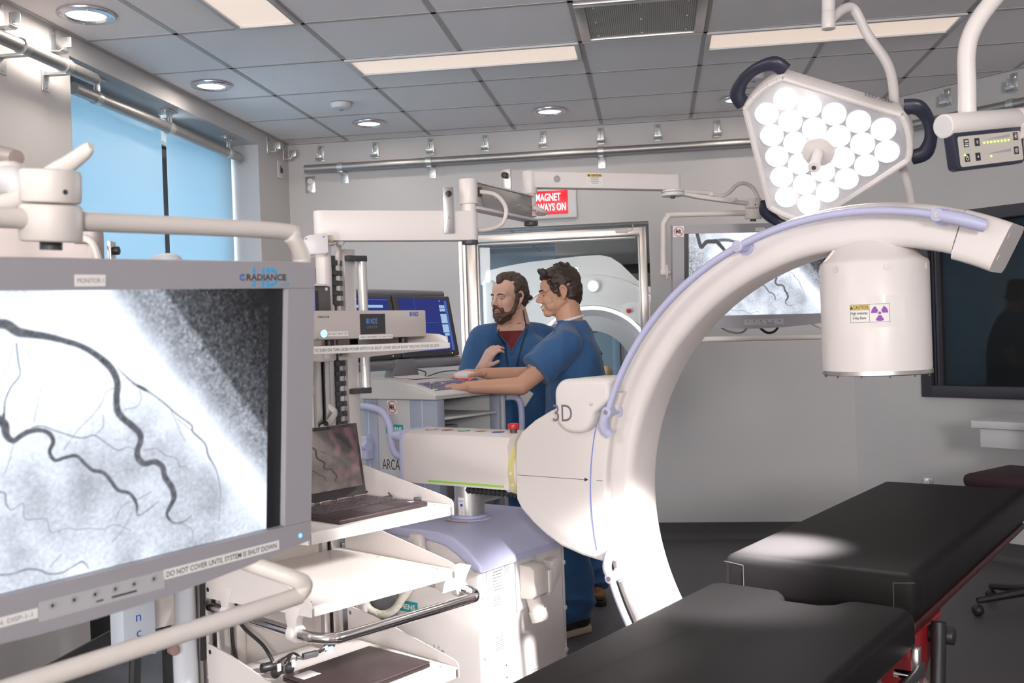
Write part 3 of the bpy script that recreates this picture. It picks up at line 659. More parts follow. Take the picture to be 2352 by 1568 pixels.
# bellows under the arm
bl = MB()
for k in range(12): bl.prism([(-1.36 + k * 0.0185, -0.022), (-1.351 + k * 0.0185, -0.007), (-1.342 + k * 0.0185, -0.022), (-1.351 + k * 0.0185, -0.034)], -0.07, 0.07)
bl.build('bellows', RUBBER, t)
MB().cyl((-1.40, 0, -0.128), (-1.40, 0, -0.004), 0.0525, 40).build('lift_column', mat('satin_grey_column', (0.50, 0.49, 0.49), 0.35, metal=0.7, var=0.02), t)
lc = bpy.data.objects['lift_column']
def cpatch(a0, a1, z0, z1, r, cx, m, name, par):
    mb = MB()
    for i in range(6):
        b0, b1 = a0 + (a1 - a0) * i / 6, a0 + (a1 - a0) * (i + 1) / 6
        P = lambda a, z: (cx + r * math.cos(a), r * math.sin(a), z)
        mb.quad(P(b0, z0), P(b1, z0), P(b1, z1), P(b0, z1))
    return mb.build(name, m, par)
vd = AF.inverted().to_3x3() @ (Vector((0, 0, 1.45)) - AF @ Vector((-1.40, 0, -0.05))); vca = math.atan2(vd.y, vd.x)
sl = cpatch(vca - 0.85, vca - 0.35, -0.123, -0.053, 0.0528, -1.40, PAPER, 'scale_label', lc)
def wrapc(s, h, m, amid, z, width, r, cx, parent):
    me = textme(s, h, m, width=width, align='CENTER', bold=0.01)
    for v in me.vertices:
        a = amid + v.co.x / r; v.co = Vector((cx + r * math.cos(a), r * math.sin(a), z + v.co.z))
    return link('lettering', me, parent)
wrapc('cm', 0.008, BLUEINK, vca - 0.6, -0.068, 0.016, 0.0530, -1.40, sl)
cpatch(vca - 0.68, vca - 0.48, -0.084, -0.074, 0.0530, -1.40, BLUEINK, 'scale_mark', sl)
for k, z in enumerate((-0.092, -0.103, -0.114)): cpatch(vca - 0.65, vca - 0.5, z, z + 0.0012, 0.0530, -1.40, INKG, 'scale_mark', sl)
# cart body
ZT = 0.82 + FL
CX0, CX1, CYH = -1.93, -1.17, 0.245
body = MB().prism([(CX0, FL + 0.10), (CX1, FL + 0.10), (CX1, -0.215), (CX1 - 0.06, -0.20), (-1.30, -0.165), (-1.36, -0.160), (CX0, -0.160)], -CYH, CYH, bevel=0.012, seg=3).build('cart_body', WHITE, t)
cov_prof = [(CX0 - 0.02, -0.160), (CX0 - 0.02, -0.135), (-1.55, -0.130), (-1.33, -0.130), (-1.27, -0.140), (-1.215, -0.170), (-1.155, -0.222), (-1.155, -0.245), (-1.185, -0.245), (-1.25, -0.20), (-1.30, -0.175), (-1.38, -0.160)]
MB().prism(cov_prof, -CYH - 0.012, CYH + 0.012, bevel=0.010, seg=3).build('top_cover', LAV, t)
cv = bpy.data.objects['top_cover']
MB().lathe([(0.080, -0.132), (0.078, -0.127), (0.066, -0.124), (0.063, -0.116), (0.053, -0.115)], 40, c=(-1.40, 0, 0)).build('column_collar', LAV, cv)
MB().lathe([(0.075, -0.132), (0.07, -0.118), (0.05, -0.112), (0, -0.112)], 32, c=(-1.56, 0.04, 0)).build('pivot_cap', WHITE2, cv)
og = MB()
for i in range(10):
    a0 = vca - 1.1 + 1.0 * i / 10; a1 = vca - 1.1 + 1.0 * (i + 1) / 10
    P = lambda r, a: (-1.40 + r * math.cos(a), r * math.sin(a), -0.1295)
    og.quad(P(0.083, a0), P(0.102, a0), P(0.102, a1), P(0.083, a1))
og.build('orange_arc_label', ORANGE, cv)
vt = MB()
for k in range(14): vt.box((-1.80 + k * 0.012, -0.10, -0.128), (0.006, 0.05, 0.006))
vt.build('vent_slots', DGREY, cv)
# latch clip on the front of the cover
lp = MB().prism([(-1.435, -0.25), (-1.435, -0.155), (-1.425, -0.140), (-1.395, -0.140), (-1.385, -0.15), (-1.385, -0.21), (-1.365, -0.22), (-1.365, -0.265), (-1.435, -0.265)], -CYH - 0.040, -CYH - 0.008, bevel=0.004).build('latch_clip', WHITE2, t)
MB().cyl((-1.387, -CYH - 0.025, -0.19), (-1.380, -CYH - 0.025, -0.19), 0.012, 16).build('latch_button', COOLW, lp)
# labels and writing on the cart front
MB().box((-1.495, -CYH - 0.001, -0.395), (0.115, 0.002, 0.036)).build('maker_plate', TEAL, body)
text('SIEMENS', 0.0165, WINK, bpy.data.objects['maker_plate'], T(-1.545, -CYH - 0.0024, -0.404), width=0.098, bold=0.03)
text('Orbic', 0.040, INKL, body, T(-1.425, -CYH - 0.0012, -0.545), width=0.098, bold=0.02)
text('ARCADIS', 0.034, INKG, body, T(-1.455, -CYH - 0.0012, -0.525), width=0.16, align='RIGHT')
MB().box((-1.60, -CYH - 0.004, -0.36), (0.16, 0.008, 0.22), 0.004).build('front_panel_recess', MGREY, body)
# right end face of the cart: seams, labels, plug with cable socket, hook
ex = CX1 + 0.0005
for y in (-CYH + 0.035, CYH - 0.025): MB().box((ex, y, -0.55), (0.002, 0.002, 0.62)).build('panel_seam', INKL, body)
for (y, z) in ((-CYH + 0.018, -0.33), (-CYH + 0.018, -0.52), (CYH - 0.012, -0.31), (CYH - 0.012, -0.47), (CYH - 0.012, -0.62)):
    MB().cyl((ex - 0.001, y, z), (ex + 0.003, y, z), 0.008, 16).build('panel_screw', WHITE2, body)
EF = frame((ex, 0, 0), (0, 1, 0), (-1, 0, 0), (0, 0, 1))
def plate(y0, z0, w_, h_, lines, seedv):
    p = MB().box((ex + 0.0006, y0 + w_ / 2, z0 - h_ / 2), (0.001, w_, h_)).build('data_label', PAPER, body)
    m = MB(); rnd = random.Random(seedv)
    for k in range(lines):
        z = z0 - h_ * (k + 0.8) / (lines + 0.6); y = y0 + 0.003
        while y < y0 + w_ - 0.006:
            L = rnd.uniform(0.002, 0.009); L = min(L, y0 + w_ - 0.003 - y)
            m.box((ex + 0.0013, y + L / 2, z), (0.0004, L, h_ / lines * 0.42)); y += L + 0.0018
    m.build('fine_print', INKG, p)
plate(-0.180, -0.252, 0.055, 0.075, 7, 1); plate(-0.12, -0.248, 0.035, 0.038, 7, 2); plate(-0.180, -0.335, 0.045, 0.04, 4, 3); plate(-0.175, -0.46, 0.045, 0.06, 8, 4); plate(0.02, -0.63, 0.04, 0.05, 7, 5)
pb = MB().box((ex + 0.004, 0.0, -0.315), (0.008, 0.115, 0.20), 0.003).build('socket_plate', COOLW, body)
pl = MB().prism([(0.0, -0.375), (0.050, -0.372), (0.062, -0.36), (0.062, -0.275), (0.045, -0.262), (0.0, -0.260)], -0.045, 0.035, axis='y', bevel=0.006, M=T(ex + 0.008, 0, 0)).build('cable_plug', WHITE2, body)
MB().box((ex + 0.072, 0.045, -0.325), (0.008, 0.025, 0.075), 0.003).build('plug_latch', WHITE2, pl)
MB().cyl((ex + 0.035, -0.005, -0.372), (ex + 0.045, 0.0, -0.415), 0.026, 20).cyl((ex + 0.045, 0.0, -0.415), (ex + 0.055, 0.004, -0.45), 0.031, 20).build('plug_collar', WHITE2, pl)
MB().prism([(0.085, -0.30), (0.10, -0.275), (0.13, -0.27), (0.15, -0.29), (0.15, -0.325), (0.105, -0.36), (0.085, -0.385), (0.07, -0.385), (0.06, -0.37), (0.06, -0.35), (0.085, -0.34)], ex, ex + 0.05, axis='x', bevel=0.006).build('cable_hook', WHITE2, body)
MB().box((ex + 0.02, -0.06, -0.66), (0.04, 0.05, 0.03), 0.004).build('foot_bracket', WHITE2, body)
for (y, z) in ((-0.12, -0.575), (-0.12, -0.615)): MB().cyl((ex, y, z), (ex + 0.001, y, z), 0.003, 10).build('panel_hole', DGREY, body)
for x in (CX0 + 0.12, CX1 - 0.12):
    for y in (-0.17, 0.17): MB().cyl((x, y - 0.025, FL + 0.055), (x, y + 0.025, FL + 0.055), 0.055, 28, bev=0.008).build('wheel', DGREY, t)
AFI = AF
def aw(x, y, z): return AF @ Vector((x, y, z))
# coiled handset cable on the cart's near side
cp_ = [Vector(p) for p in ((-1.66, -CYH - 0.03, -0.375), (-1.63, -CYH - 0.035, -0.415), (-1.57, -CYH - 0.035, -0.425), (-1.52, -CYH - 0.03, -0.405), (-1.485, -CYH - 0.025, -0.365), (-1.455, -CYH - 0.02, -0.33))]
def bez(P, n):
    o = []
    m = len(P)
    for i in range(m - 1):
        p0, p1, p2, p3 = P[max(i - 1, 0)], P[i], P[i + 1], P[min(i + 2, m - 1)]
        for k in range(n):
            s = k / n; o.append(0.5 * ((2 * p1) + (p2 - p0) * s + (2 * p0 - 5 * p1 + 4 * p2 - p3) * s * s + (3 * p1 - p0 - 3 * p2 + p3) * s ** 3))
    o.append(P[-1]); return o
def coil(path, r, turns, wire, n=10):
    pts = bez(path, 60); L = len(pts); out = []
    N = turns * n
    for i in range(N + 1):
        f = i / N * (L - 1); a = int(min(f, L - 2)); p = pts[a].lerp(pts[a + 1], f - a); t_ = (pts[a + 1] - pts[a]).normalized()
        u = t_.cross(Vector((0, 1, 0))).normalized(); v = t_.cross(u); g_ = 2 * PI * i / n
        out.append(p + (u * math.cos(g_) + v * math.sin(g_)) * r)
    return MB().tube(out, wire, 6)
coil(cp_, 0.0105, 46, 0.0033).build('coiled_cord', mat('cream_cord', (0.62, 0.58, 0.50), 0.5, var=0.03), t)

# ------------------------------------------------------------------ operating table
t = thing('operating_table', 'black padded operating table running away from the camera under the C-arm', 'operating table', M=AF @ T(0, 0, FL))
def pad(x0, x1, y0, y1, z0, z1, name, notch=None, par=t, bev=0.028):
    bm = MB()
    if notch is None: bm.box(((x0 + x1) / 2, (y0 + y1) / 2, (z0 + z1) / 2), (x1 - x0, y1 - y0, z1 - z0), bev, 5)
    else: bm.prism(notch, z0, z1, axis='z', bevel=bev, seg=5)
    return bm.build(name, VINYL, par, ang=60)
up = pad(-0.462, 0.092, 0.022, 1.62, 0.655, 0.785, 'upper_cushion', bev=0.032)
# corner seams of the upper cushion
for x in (-0.395, 0.03):
    sm = MB()
    sm.tube([(x, 0.0215, 0.758), (x, 0.0205, 0.735), (x, 0.0205, 0.69), (x, 0.0215, 0.665)], 0.0015, 6)
    sm.tube([(x, 0.0215, 0.758), (x + (-0.06 if x < -0.2 else 0.055), 0.024, 0.764)], 0.0015, 6)
    sm.build('stitched_seam', mat('seam_thread', (0.06, 0.055, 0.055), 0.6), up)
notch = [(-0.45, -1.75), (0.115, -1.75), (0.125, -0.14), (0.10, -0.105), (-0.03, -0.100), (-0.055, -0.12), (-0.075, -0.165), (-0.10, -0.182), (-0.185, -0.182), (-0.205, -0.165), (-0.215, -0.12), (-0.235, -0.095), (-0.40, -0.085), (-0.44, -0.11)]
pad(0, 0, 0, 0, 0.635, 0.735, 'lower_cushion', notch, bev=0.024)
REDB = mat('red_shell', (0.30, 0.012, 0.018), 0.4, var=0.05)
MB().box((-0.185, 0.82, 0.641), (0.53, 1.56, 0.026), 0.006).build('upper_base_board', mat('dark_red_board', (0.06, 0.012, 0.012), 0.5), t)
MB().box((-0.185, -0.92, 0.618), (0.54, 1.62, 0.03), 0.006).build('lower_base_board', DGREY, t)
MB().prism([(0.30, 0.628), (-0.02, 0.628), (-0.05, 0.58), (-0.02, 0.50), (0.05, 0.47), (0.16, 0.53)], 0.0, 0.085, axis='x', bevel=0.008).build('hinge_cover', REDB, t)
MB().prism([(0.30, 0.628), (-0.02, 0.628), (-0.05, 0.58), (-0.02, 0.50), (0.05, 0.47), (0.16, 0.53)], -0.46, -0.375, axis='x', bevel=0.008).build('hinge_cover', REDB, t)
for x in (0.14, -0.51):
    r_ = MB().box((x, -0.93, 0.595), (0.010, 1.60, 0.030), 0.002).build('accessory_rail', mat('worn_steel_rail', (0.25, 0.245, 0.25), 0.35, metal=0.9, var=0.06), t)
    for y in np.arange(-1.6, -0.1, 0.20): MB().cyl((x + (0.005 if x < 0 else -0.005), y, 0.595), (x + (0.05 if x < 0 else -0.05), y, 0.595), 0.010, 14).build('rail_spacer', CHROME, r_)
MB().box((0.125, -0.135, 0.60), (0.02, 0.03, 0.09), 0.004).build('corner_clamp', STEEL, t)
MB().box((0.105, -0.93, 0.545), (0.02, 1.6, 0.055), 0.004).build('side_frame', BLACK, t)
MB().box((-0.475, -0.93, 0.545), (0.02, 1.6, 0.055), 0.004).build('side_frame', BLACK, t)
MB().prism([(-0.36, 0.0), (-0.02, 0.0), (-0.02, 0.47), (-0.10, 0.56), (-0.28, 0.56), (-0.36, 0.47)], -0.98, -0.50, bevel=0.02, seg=3).build('pedestal', STEEL, t)
MB().prism([(0.02, 0.30), (0.02, 0.44), (0.045, 0.495), (0.075, 0.50), (0.105, 0.46), (0.105, 0.30)], -0.46, -0.35, bevel=0.008).build('control_box', mat('satin_box', (0.55, 0.54, 0.56), 0.3, metal=0.5), t)
MB().box((-0.19, -0.75, 0.06), (0.5, 1.0, 0.10), 0.02, 3).build('floor_base', COOLW, t)
for x in (0.115, -0.485):
    lg = MB().tube([(x, 0.13, 0.64), (x + 0.0, 0.02, 0.0)], 0.020, 12).build('support_leg', BLACK, t)
    MB().cyl((x - 0.03, 0.15, 0.60), (x + 0.035, 0.15, 0.60), 0.024, 18, bev=0.004).build('leg_knob', BLACK, lg)

# ================================================================== ANGIOGRAM (the picture shown on the screens)
VES = [[(0.09,-0.01,40),(0.10,0.06,42),(0.118,0.16,46),(0.14,0.13,46),(0.16,0.10,50),(0.20,0.10,52),(0.225,0.10,50),(0.245,0.14,46),(0.27,0.19,40),(0.30,0.26,34),(0.32,0.34,28),(0.347,0.415,24)],
 [(0.20,0.10,40),(0.25,0.085,40),(0.30,0.088,36),(0.349,0.106,32),(0.367,0.113,33),(0.385,0.136,33),(0.41,0.146,28),(0.442,0.157,25),(0.474,0.174,23),(0.501,0.19,22),(0.528,0.216,23),(0.556,0.255,27),(0.574,0.292,27),(0.583,0.336,27),(0.581,0.383,27),(0.583,0.432,27),(0.595,0.464,25),(0.614,0.493,26),(0.632,0.527,26),(0.634,0.559,25),(0.627,0.588,25),(0.629,0.619,25),(0.644,0.642,24),(0.667,0.641,23),(0.685,0.665,24),(0.691,0.705,25),(0.707,0.748,26),(0.713,0.782,25),(0.712,0.798,22),(0.702,0.827,19),(0.696,0.852,14),(0.711,0.887,11),(0.735,0.893,9),(0.756,0.875,6)],
 [(0.347,0.415,22),(0.359,0.439,30),(0.362,0.473,25),(0.374,0.495,19),(0.386,0.484,20),(0.402,0.471,20),(0.424,0.47,17),(0.443,0.486,17),(0.45,0.516,17),(0.443,0.548,15),(0.453,0.58,14),(0.473,0.576,14),(0.496,0.576,14),(0.513,0.607,14),(0.53,0.636,15),(0.552,0.65,16),(0.57,0.689,16),(0.584,0.723,15),(0.61,0.744,15),(0.625,0.786,14),(0.626,0.823,10),(0.634,0.831,8),(0.657,0.812,7),(0.677,0.792,5)],
 [(0.584,0.282,5),(0.617,0.338,10),(0.64,0.363,14),(0.659,0.384,7),(0.69,0.427,9),(0.722,0.477,8),(0.755,0.522,9),(0.759,0.549,10),(0.789,0.601,9),(0.798,0.649,11),(0.815,0.7,7),(0.824,0.743,6),(0.831,0.812,5),(0.829,0.84,4),(0.827,0.919,3)],
 [(0.382,0.174,8),(0.385,0.229,8),(0.388,0.279,7),(0.372,0.315,8),(0.361,0.357,8),(0.359,0.39,9),(0.356,0.422,16)],
 [(0.386,0.484,7),(0.42,0.455,7),(0.46,0.483,6),(0.49,0.507,7),(0.513,0.516,7),(0.534,0.512,7),(0.559,0.547,6),(0.584,0.577,6),(0.606,0.57,5),(0.625,0.587,5)],
 [(0.346,0.657,8),(0.358,0.666,7),(0.36,0.7,7),(0.37,0.725,5),(0.391,0.71,5),(0.394,0.762,5),(0.416,0.772,4),(0.436,0.779,4),(0.442,0.82,4),(0.451,0.831,4),(0.474,0.824,4),(0.497,0.837,4),(0.52,0.841,4),(0.55,0.854,4),(0.578,0.848,3),(0.612,0.882,3)],
 [(0.25,0.88,9),(0.30,0.92,9),(0.344,0.934,9),(0.37,0.942,8),(0.396,0.937,9),(0.42,0.949,9),(0.439,0.97,8),(0.465,0.978,7),(0.488,0.965,7),(0.508,0.956,7),(0.52,0.986,6)],
 [(0.632,0.367,4),(0.636,0.399,4),(0.625,0.427,4),(0.599,0.432,4)], [(0.574,0.352,4),(0.559,0.362,4),(0.549,0.402,4),(0.527,0.445,4),(0.5,0.486,4),(0.47,0.55,3)],
 [(0.644,0.592,5),(0.671,0.592,5),(0.691,0.622,5),(0.719,0.642,5),(0.727,0.676,5),(0.743,0.674,5)], [(0.4,0.192,3),(0.413,0.243,3),(0.43,0.29,3),(0.426,0.346,3),(0.418,0.401,3),(0.413,0.439,3)],
 [(0.552,0.444,4),(0.552,0.486,4),(0.534,0.512,4)], [(0.376,0.173,3),(0.37,0.227,3),(0.357,0.28,3),(0.34,0.33,3),(0.30,0.40,3)], [(0.377,0.493,4),(0.367,0.558,4),(0.358,0.599,4)], [(0.578,0.833,3),(0.59,0.79,3),(0.609,0.77,3)],
 [(0.442,0.949,4),(0.454,0.928,4),(0.465,0.913,4)], [(0.735,0.899,4),(0.756,0.928,4),(0.76,0.963,4),(0.749,0.987,4)], [(0.03,0.72,6),(0.06,0.66,7),(0.10,0.60,7),(0.14,0.58,8),(0.18,0.63,6),(0.24,0.68,6),(0.30,0.66,6),(0.346,0.657,6)],
 [(0.08,0.28,5),(0.07,0.33,5),(0.09,0.37,5),(0.12,0.36,4)], [(0.76,0.55,3),(0.74,0.52,3),(0.72,0.49,3)], [(0.70,0.44,3),(0.715,0.49,3),(0.73,0.55,3),(0.74,0.58,3)], [(0.62,0.80,3),(0.60,0.86,3),(0.57,0.91,3)], [(0.66,0.75,3),(0.63,0.77,3),(0.60,0.78,3)]]
def smooth2(p, n):
    p = np.array(p, float); out = []
    for i in range(len(p) - 1):
        a, b, c, d = p[max(i - 1, 0)], p[i], p[i + 1], p[min(i + 2, len(p) - 1)]
        for k in range(n):
            s = k / n; out.append(0.5 * (2 * b + (c - a) * s + (2 * a - 5 * b + 4 * c - d) * s * s + (3 * b - a - 3 * c + d) * s ** 3))
    out.append(p[-1]); return np.array(out)
def angiogram(nx, ny):
    """grey picture values over the screen, u to the right, v down, shape (ny, nx, 3) linear colour"""
    rng = np.random.default_rng(5)
    u, v = np.meshgrid((np.arange(nx) + 0.5) / nx, (np.arange(ny) + 0.5) / ny)
    def blur(a, k):
        for _ in range(2):
            for ax in (0, 1):
                c = np.cumsum(np.concatenate([np.repeat(np.take(a, [0], ax), k + 1, ax), a, np.repeat(np.take(a, [-1], ax), k, ax)], ax), ax)
                n = a.shape[ax]; a = (np.take(c, range(2 * k + 1, 2 * k + 1 + n), ax) - np.take(c, range(0, n), ax)) / (2 * k + 1)
        return a
    s = nx / 560
    n1 = blur(rng.normal(size=(ny, nx)), 1); n1 /= n1.std()
    n2 = blur(rng.normal(size=(ny, nx)), max(2, int(11 * s))); n2 /= n2.std()
    n3 = blur(rng.normal(size=(ny, nx)), 1); n3 /= n3.std()
    d1 = ((u - 0.69) * (0.614 - 0.01) - (v - 0.01) * (0.963 - 0.69)) / 0.663      # >0 on the dark upper right
    d2 = ((u - 0.565) * (0.85 - 0.0) - (v - 0.0) * (0.985 - 0.565)) / 0.95      # >0 in the grey band
    g = 0.83 + 0.035 * n2 + 0.025 * n1
    g = g + 0.30 * np.exp(-(((u - 0.47) / 0.17) ** 2 + ((v - 0.22) / 0.26) ** 2)) + 0.16 * np.exp(-(((u - 0.30) / 0.10) ** 2 + ((v - 0.35) / 0.2) ** 2))
    g = g - 0.10 * np.exp(-(((u - 0.58) / 0.14) ** 2 + ((v - 0.66) / 0.12) ** 2)) - 0.10 * np.exp(-(((u - 0.80) / 0.06) ** 2 + ((v - 0.72) / 0.22) ** 2))
    wb_ = np.exp(-((d2 + 0.05) / 0.05) ** 2); g = g + (1.0 - g) * np.clip(wb_ * 1.2, 0, 1)
    band = np.clip((d2 + 0.012) / 0.05, 0, 1); bg = 0.66 - 1.3 * np.clip(d2, 0, 0.3) + (0.03 + 0.05 * np.clip(d2 * 8, 0, 1)) * n1 + 0.02 * n2
    g = g * (1 - band) + bg * band
    dk = np.clip((d1 + 0.004) / 0.012, 0, 1); dg_ = 0.34 - 1.3 * np.clip(d1, 0, 0.25) + 0.05 * n1 + 0.5 * np.clip(0.02 - np.abs(d1 - 0.075), 0, 0.02)
    g = g * (1 - dk) + dg_ * dk
    lf = np.clip(1 - (u - 0.045) / 0.16, 0, 1) * np.clip(1.2 - np.abs(v - 0.45) * 1.6, 0, 1); g = g - 0.24 * lf + 0.10 * lf * n3
    asp = 0.576 / 0.324
    for path in VES:
        P = smooth2(path, 5)
        for (a, b) in zip(P[:-1], P[1:]):
            w_ = max((a[2] + b[2]) / 2000 * 0.5, 0.0022)
            m = 3 * w_ + 0.01
            x0, x1 = min(a[0], b[0]) - m / asp, max(a[0], b[0]) + m / asp; y0, y1 = min(a[1], b[1]) - m, max(a[1], b[1]) + m
            i0, i1, j0, j1 = max(0, int(x0 * nx)), min(nx, int(x1 * nx) + 2), max(0, int(y0 * ny)), min(ny, int(y1 * ny) + 2)
            if i0 >= i1 or j0 >= j1: continue
            uu, vv = u[j0:j1, i0:i1] * asp, v[j0:j1, i0:i1]
            ax, ay, bx, by = a[0] * asp, a[1], b[0] * asp, b[1]
            L2 = (bx - ax) ** 2 + (by - ay) ** 2 + 1e-12
            tt = np.clip(((uu - ax) * (bx - ax) + (vv - ay) * (by - ay)) / L2, 0, 1)
            dd = np.hypot(uu - ax - tt * (bx - ax), vv - ay - tt * (by - ay))
            k = np.clip((w_ * 1.15 - dd) / (w_ * 0.5 + 0.0015), 0, 1)
            dark = (0.18 if path is VES[0] else 0.38) if w_ > 0.006 else 0.56
            sub = g[j0:j1, i0:i1]; tgt = np.minimum(sub, dark + 0.03 * n3[j0:j1, i0:i1] + (0.10 if w_ > 0.006 else 0.0) * (1 - k))
            g[j0:j1, i0:i1] = sub * (1 - k) + tgt * k
    g = np.clip(g, 0, 1.05); g[(u > 0.958) | (u < 0.036)] = 0.02
    lin = np.clip(g, 0, 2) ** 2.2
    return np.stack([lin * 0.88, lin * 0.95, lin * 1.08], -1)
SCR = bpy.data.materials.new('screen_picture'); SCR.use_nodes = True
nt = SCR.node_tree; b = nt.nodes['Principled BSDF']; at_ = nt.nodes.new('ShaderNodeVertexColor'); at_.layer_name = 'picture'
b.inputs['Base Color'].default_value = (0.01, 0.01, 0.012, 1); b.inputs['Roughness'].default_value = 0.35
nt.links.new(at_.outputs[0], b.inputs['Emission Color']); b.inputs['Emission Strength'].default_value = 1.25
def screen_mesh(name, W_, H_, img, parent, M, m=SCR):
    """flat grid facing -y, top-left corner at the local origin, one colour per point"""
    ny, nx, _ = img.shape
    me = bpy.data.meshes.new(name)
    xs, zs = np.meshgrid(np.linspace(0, W_, nx), -np.linspace(0, H_, ny))
    co = np.stack([xs, np.zeros_like(xs), zs], -1).reshape(-1, 3)
    i = np.arange(ny * nx).reshape(ny, nx); fa = np.stack([i[1:, :-1], i[1:, 1:], i[:-1, 1:], i[:-1, :-1]], -1).reshape(-1, 4)
    me.vertices.add(len(co)); me.vertices.foreach_set('co', co.ravel().astype(np.float32))
    me.loops.add(fa.size); me.loops.foreach_set('vertex_index', fa.ravel().astype(np.int32))
    me.polygons.add(len(fa)); me.polygons.foreach_set('loop_start', (np.arange(len(fa)) * 4).astype(np.int32)); me.polygons.foreach_set('loop_total', np.full(len(fa), 4, np.int32))
    me.update(calc_edges=True)
    at2 = me.color_attributes.new('picture', 'FLOAT_COLOR', 'POINT')
    col = np.ones((ny * nx, 4), np.float32); col[:, :3] = img.reshape(-1, 3); at2.data.foreach_set('color', col.ravel())
    me.materials.append(m); o = link(name, me, parent); o.matrix_local = M; return o

# ------------------------------------------------------------------ surgical monitors on their yokes
SW, SH = 0.576, 0.324
LED = emitm('blue_led', (0.12, 0.45, 1.0), 2.5)
def mr_sticker(parent, s, M):
    """'no magnetic resonance' sticker: MR in a crossed red ring; local xz plane facing -y"""
    p = MB().box((0, 0, 0), (s, 0.0006, s), M=M).build('warning_sticker', PAPER, parent)
    m = MB(); n = 32
    for i in range(n):
        a0, a1 = 2 * PI * i / n, 2 * PI * (i + 1) / n; P = lambda r, a: (r * s * math.cos(a), -0.0007, r * s * math.sin(a))
        m.quad(P(0.40, a0), P(0.455, a0), P(0.455, a1), P(0.40, a1))
    d = Vector((1, 0, -1)).normalized(); q = Vector((1, 0, 1)).normalized() * 0.026 * s
    a, b2 = -d * 0.42 * s, d * 0.42 * s; off = Vector((0, -0.0009, 0))
    m.quad(a - q + off, b2 - q + off, b2 + q + off, a + q + off)
    bmesh.ops.transform(m.bm, matrix=M, verts=m.bm.verts[:]); m.build('red_ring', REDINK, p)
    text('MR', 0.36 * s, INK, p, M @ T(0, -0.0006, -0.18 * s), width=0.56 * s, align='CENTER', bold=0.03)
    return p
def monitor(label, M, img, nick, one):
    t = thing('surgical_monitor', label, 'monitor', M=M)
    x0, x1 = -SW - 0.046, 0.046
    h = MB()
    prof = [(x0, 0.035), (x1, 0.035), (x1, -0.352)] + [(x1 + (x0 - x1) * k / 12, -0.352 - 0.026 * math.sin(PI * k / 12)) for k in range(1, 12)] + [(x0, -0.352)]
    # bezel ring: front plate with an opening for the screen
    inn = [(-SW, 0), (0, 0), (0, -SH), (-SW, -SH)]
    def ringpart(pts): h.prism(pts, -0.006, 0.030, axis='y')
    ringpart([(x0, 0.0005), (x1, 0.0005), (x1, 0.035), (x0, 0.035)][::1]); ringpart([(x0, -SH), (-SW, -SH), (-SW, 0.0), (x0, 0.0)]); ringpart([(0, -SH), (x1, -SH), (x1, 0), (0, 0)])
    ringpart([(x0, -SH - 0.0005), (x1, -SH - 0.0005)] + prof[2:])
    bz = h.build('bezel', GREYP, t)
    bb = MB().prism([(x0 + 0.004, 0.031), (x1 - 0.004, 0.031), (x1 - 0.004, -0.350), (x0 + 0.004, -0.350)], 0.012, 0.05, bevel=0.006); bb.box(((x0 + x1) / 2, 0.062, -0.16), (0.42, 0.04, 0.26), 0.012)
    bb.build('rear_housing', GREYP, t)
    screen_mesh('screen', SW, SH, img, t, T(-SW, 0.004, 0))
    # control row
    cb = MB(); xs = [-0.325, -0.300, -0.275, -0.250, -0.226, -0.200]
    ct = MB().box((-0.262, -0.0063, -0.352), (0.155, 0.0006, 0.022)).build('control_strip', mat('control_strip_grey', (0.42, 0.415, 0.43), 0.4), bz)
    for x in xs:
        c = MB().cyl((x, -0.0066, -0.348), (x, -0.0072, -0.348), 0.0046, 16).build('button', mat('button_grey', (0.36, 0.355, 0.37), 0.4), ct)
        MB().box((x, -0.0074, -0.348), (0.0028, 0.0003, 0.0035)).build('button_icon', INK, c)
    MB().box((-0.238, -0.0067, -0.3572), (0.032, 0.0003, 0.0022)).build('printed_bar', INK, ct); MB().box((-0.269, -0.0067, -0.3572), (0.009, 0.0003, 0.0018)).build('printed_bar', INK, ct)
    MB().cyl((0.027, -0.006, -0.342), (0.027, -0.0068, -0.342), 0.0028, 14).build('power_light', LED, bz)
    tp = MB().box((-0.2785, -0.0063, 0.011), (0.036, 0.0006, 0.013)).build('name_label', PAPER, bz)
    text(nick, 0.0052, mat('brown_ink', (0.26, 0.16, 0.15), 0.6), tp, T(-0.2785, -0.0068, 0.0085), width=0.031, align='CENTER')
    if one:
        dl = MB().box((-0.0985, -0.0063, -0.3470), (0.177, 0.0006, 0.0125)).build('notice_label', PAPER, bz)
        text('DO NOT COVER UNTIL SYSTEM IS SHUT DOWN', 0.0068, INK, dl, T(-0.0985, -0.0068, -0.3504), width=0.168, align='CENTER', bold=0.01)
        cl = MB().box((-0.372, -0.0063, -0.352), (0.062, 0.0006, 0.011)).build('code_label', PAPER, bz)
        text('CON. DISP-1-1', 0.005, INKG, cl, T(-0.372, -0.0068, -0.3545), width=0.05, align='CENTER')
        lg = text('HD', 0.023, CYANINK, bz, T(-0.058, -0.0063, 0.0035), name='logo_letters', width=0.042, bold=0.03)
        bx = MB().box((-0.037, -0.0066, 0.015), (0.050, 0.0004, 0.0085)).build('logo_gap', GREYP, lg); bx.parent = bz
        text('RADIANCE', 0.0078, INK, bz, T(-0.068, -0.0070, 0.0112), width=0.064, bold=0.02)
        MB().tube([(-0.074 + 0.0036 * math.cos(a), -0.0066, 0.015 + 0.0036 * math.sin(a)) for a in np.linspace(0.9, 5.6, 14)], 0.0008, 6).build('logo_ring', BLUEINK, bz)
        text('G2HB', 0.004, CYANINK, bz, T(-0.012, -0.0064, 0.0035), width=0.014)
    else:
        mr_sticker(bz, 0.042, T(-SW - 0.022, -0.0066, 0.010))
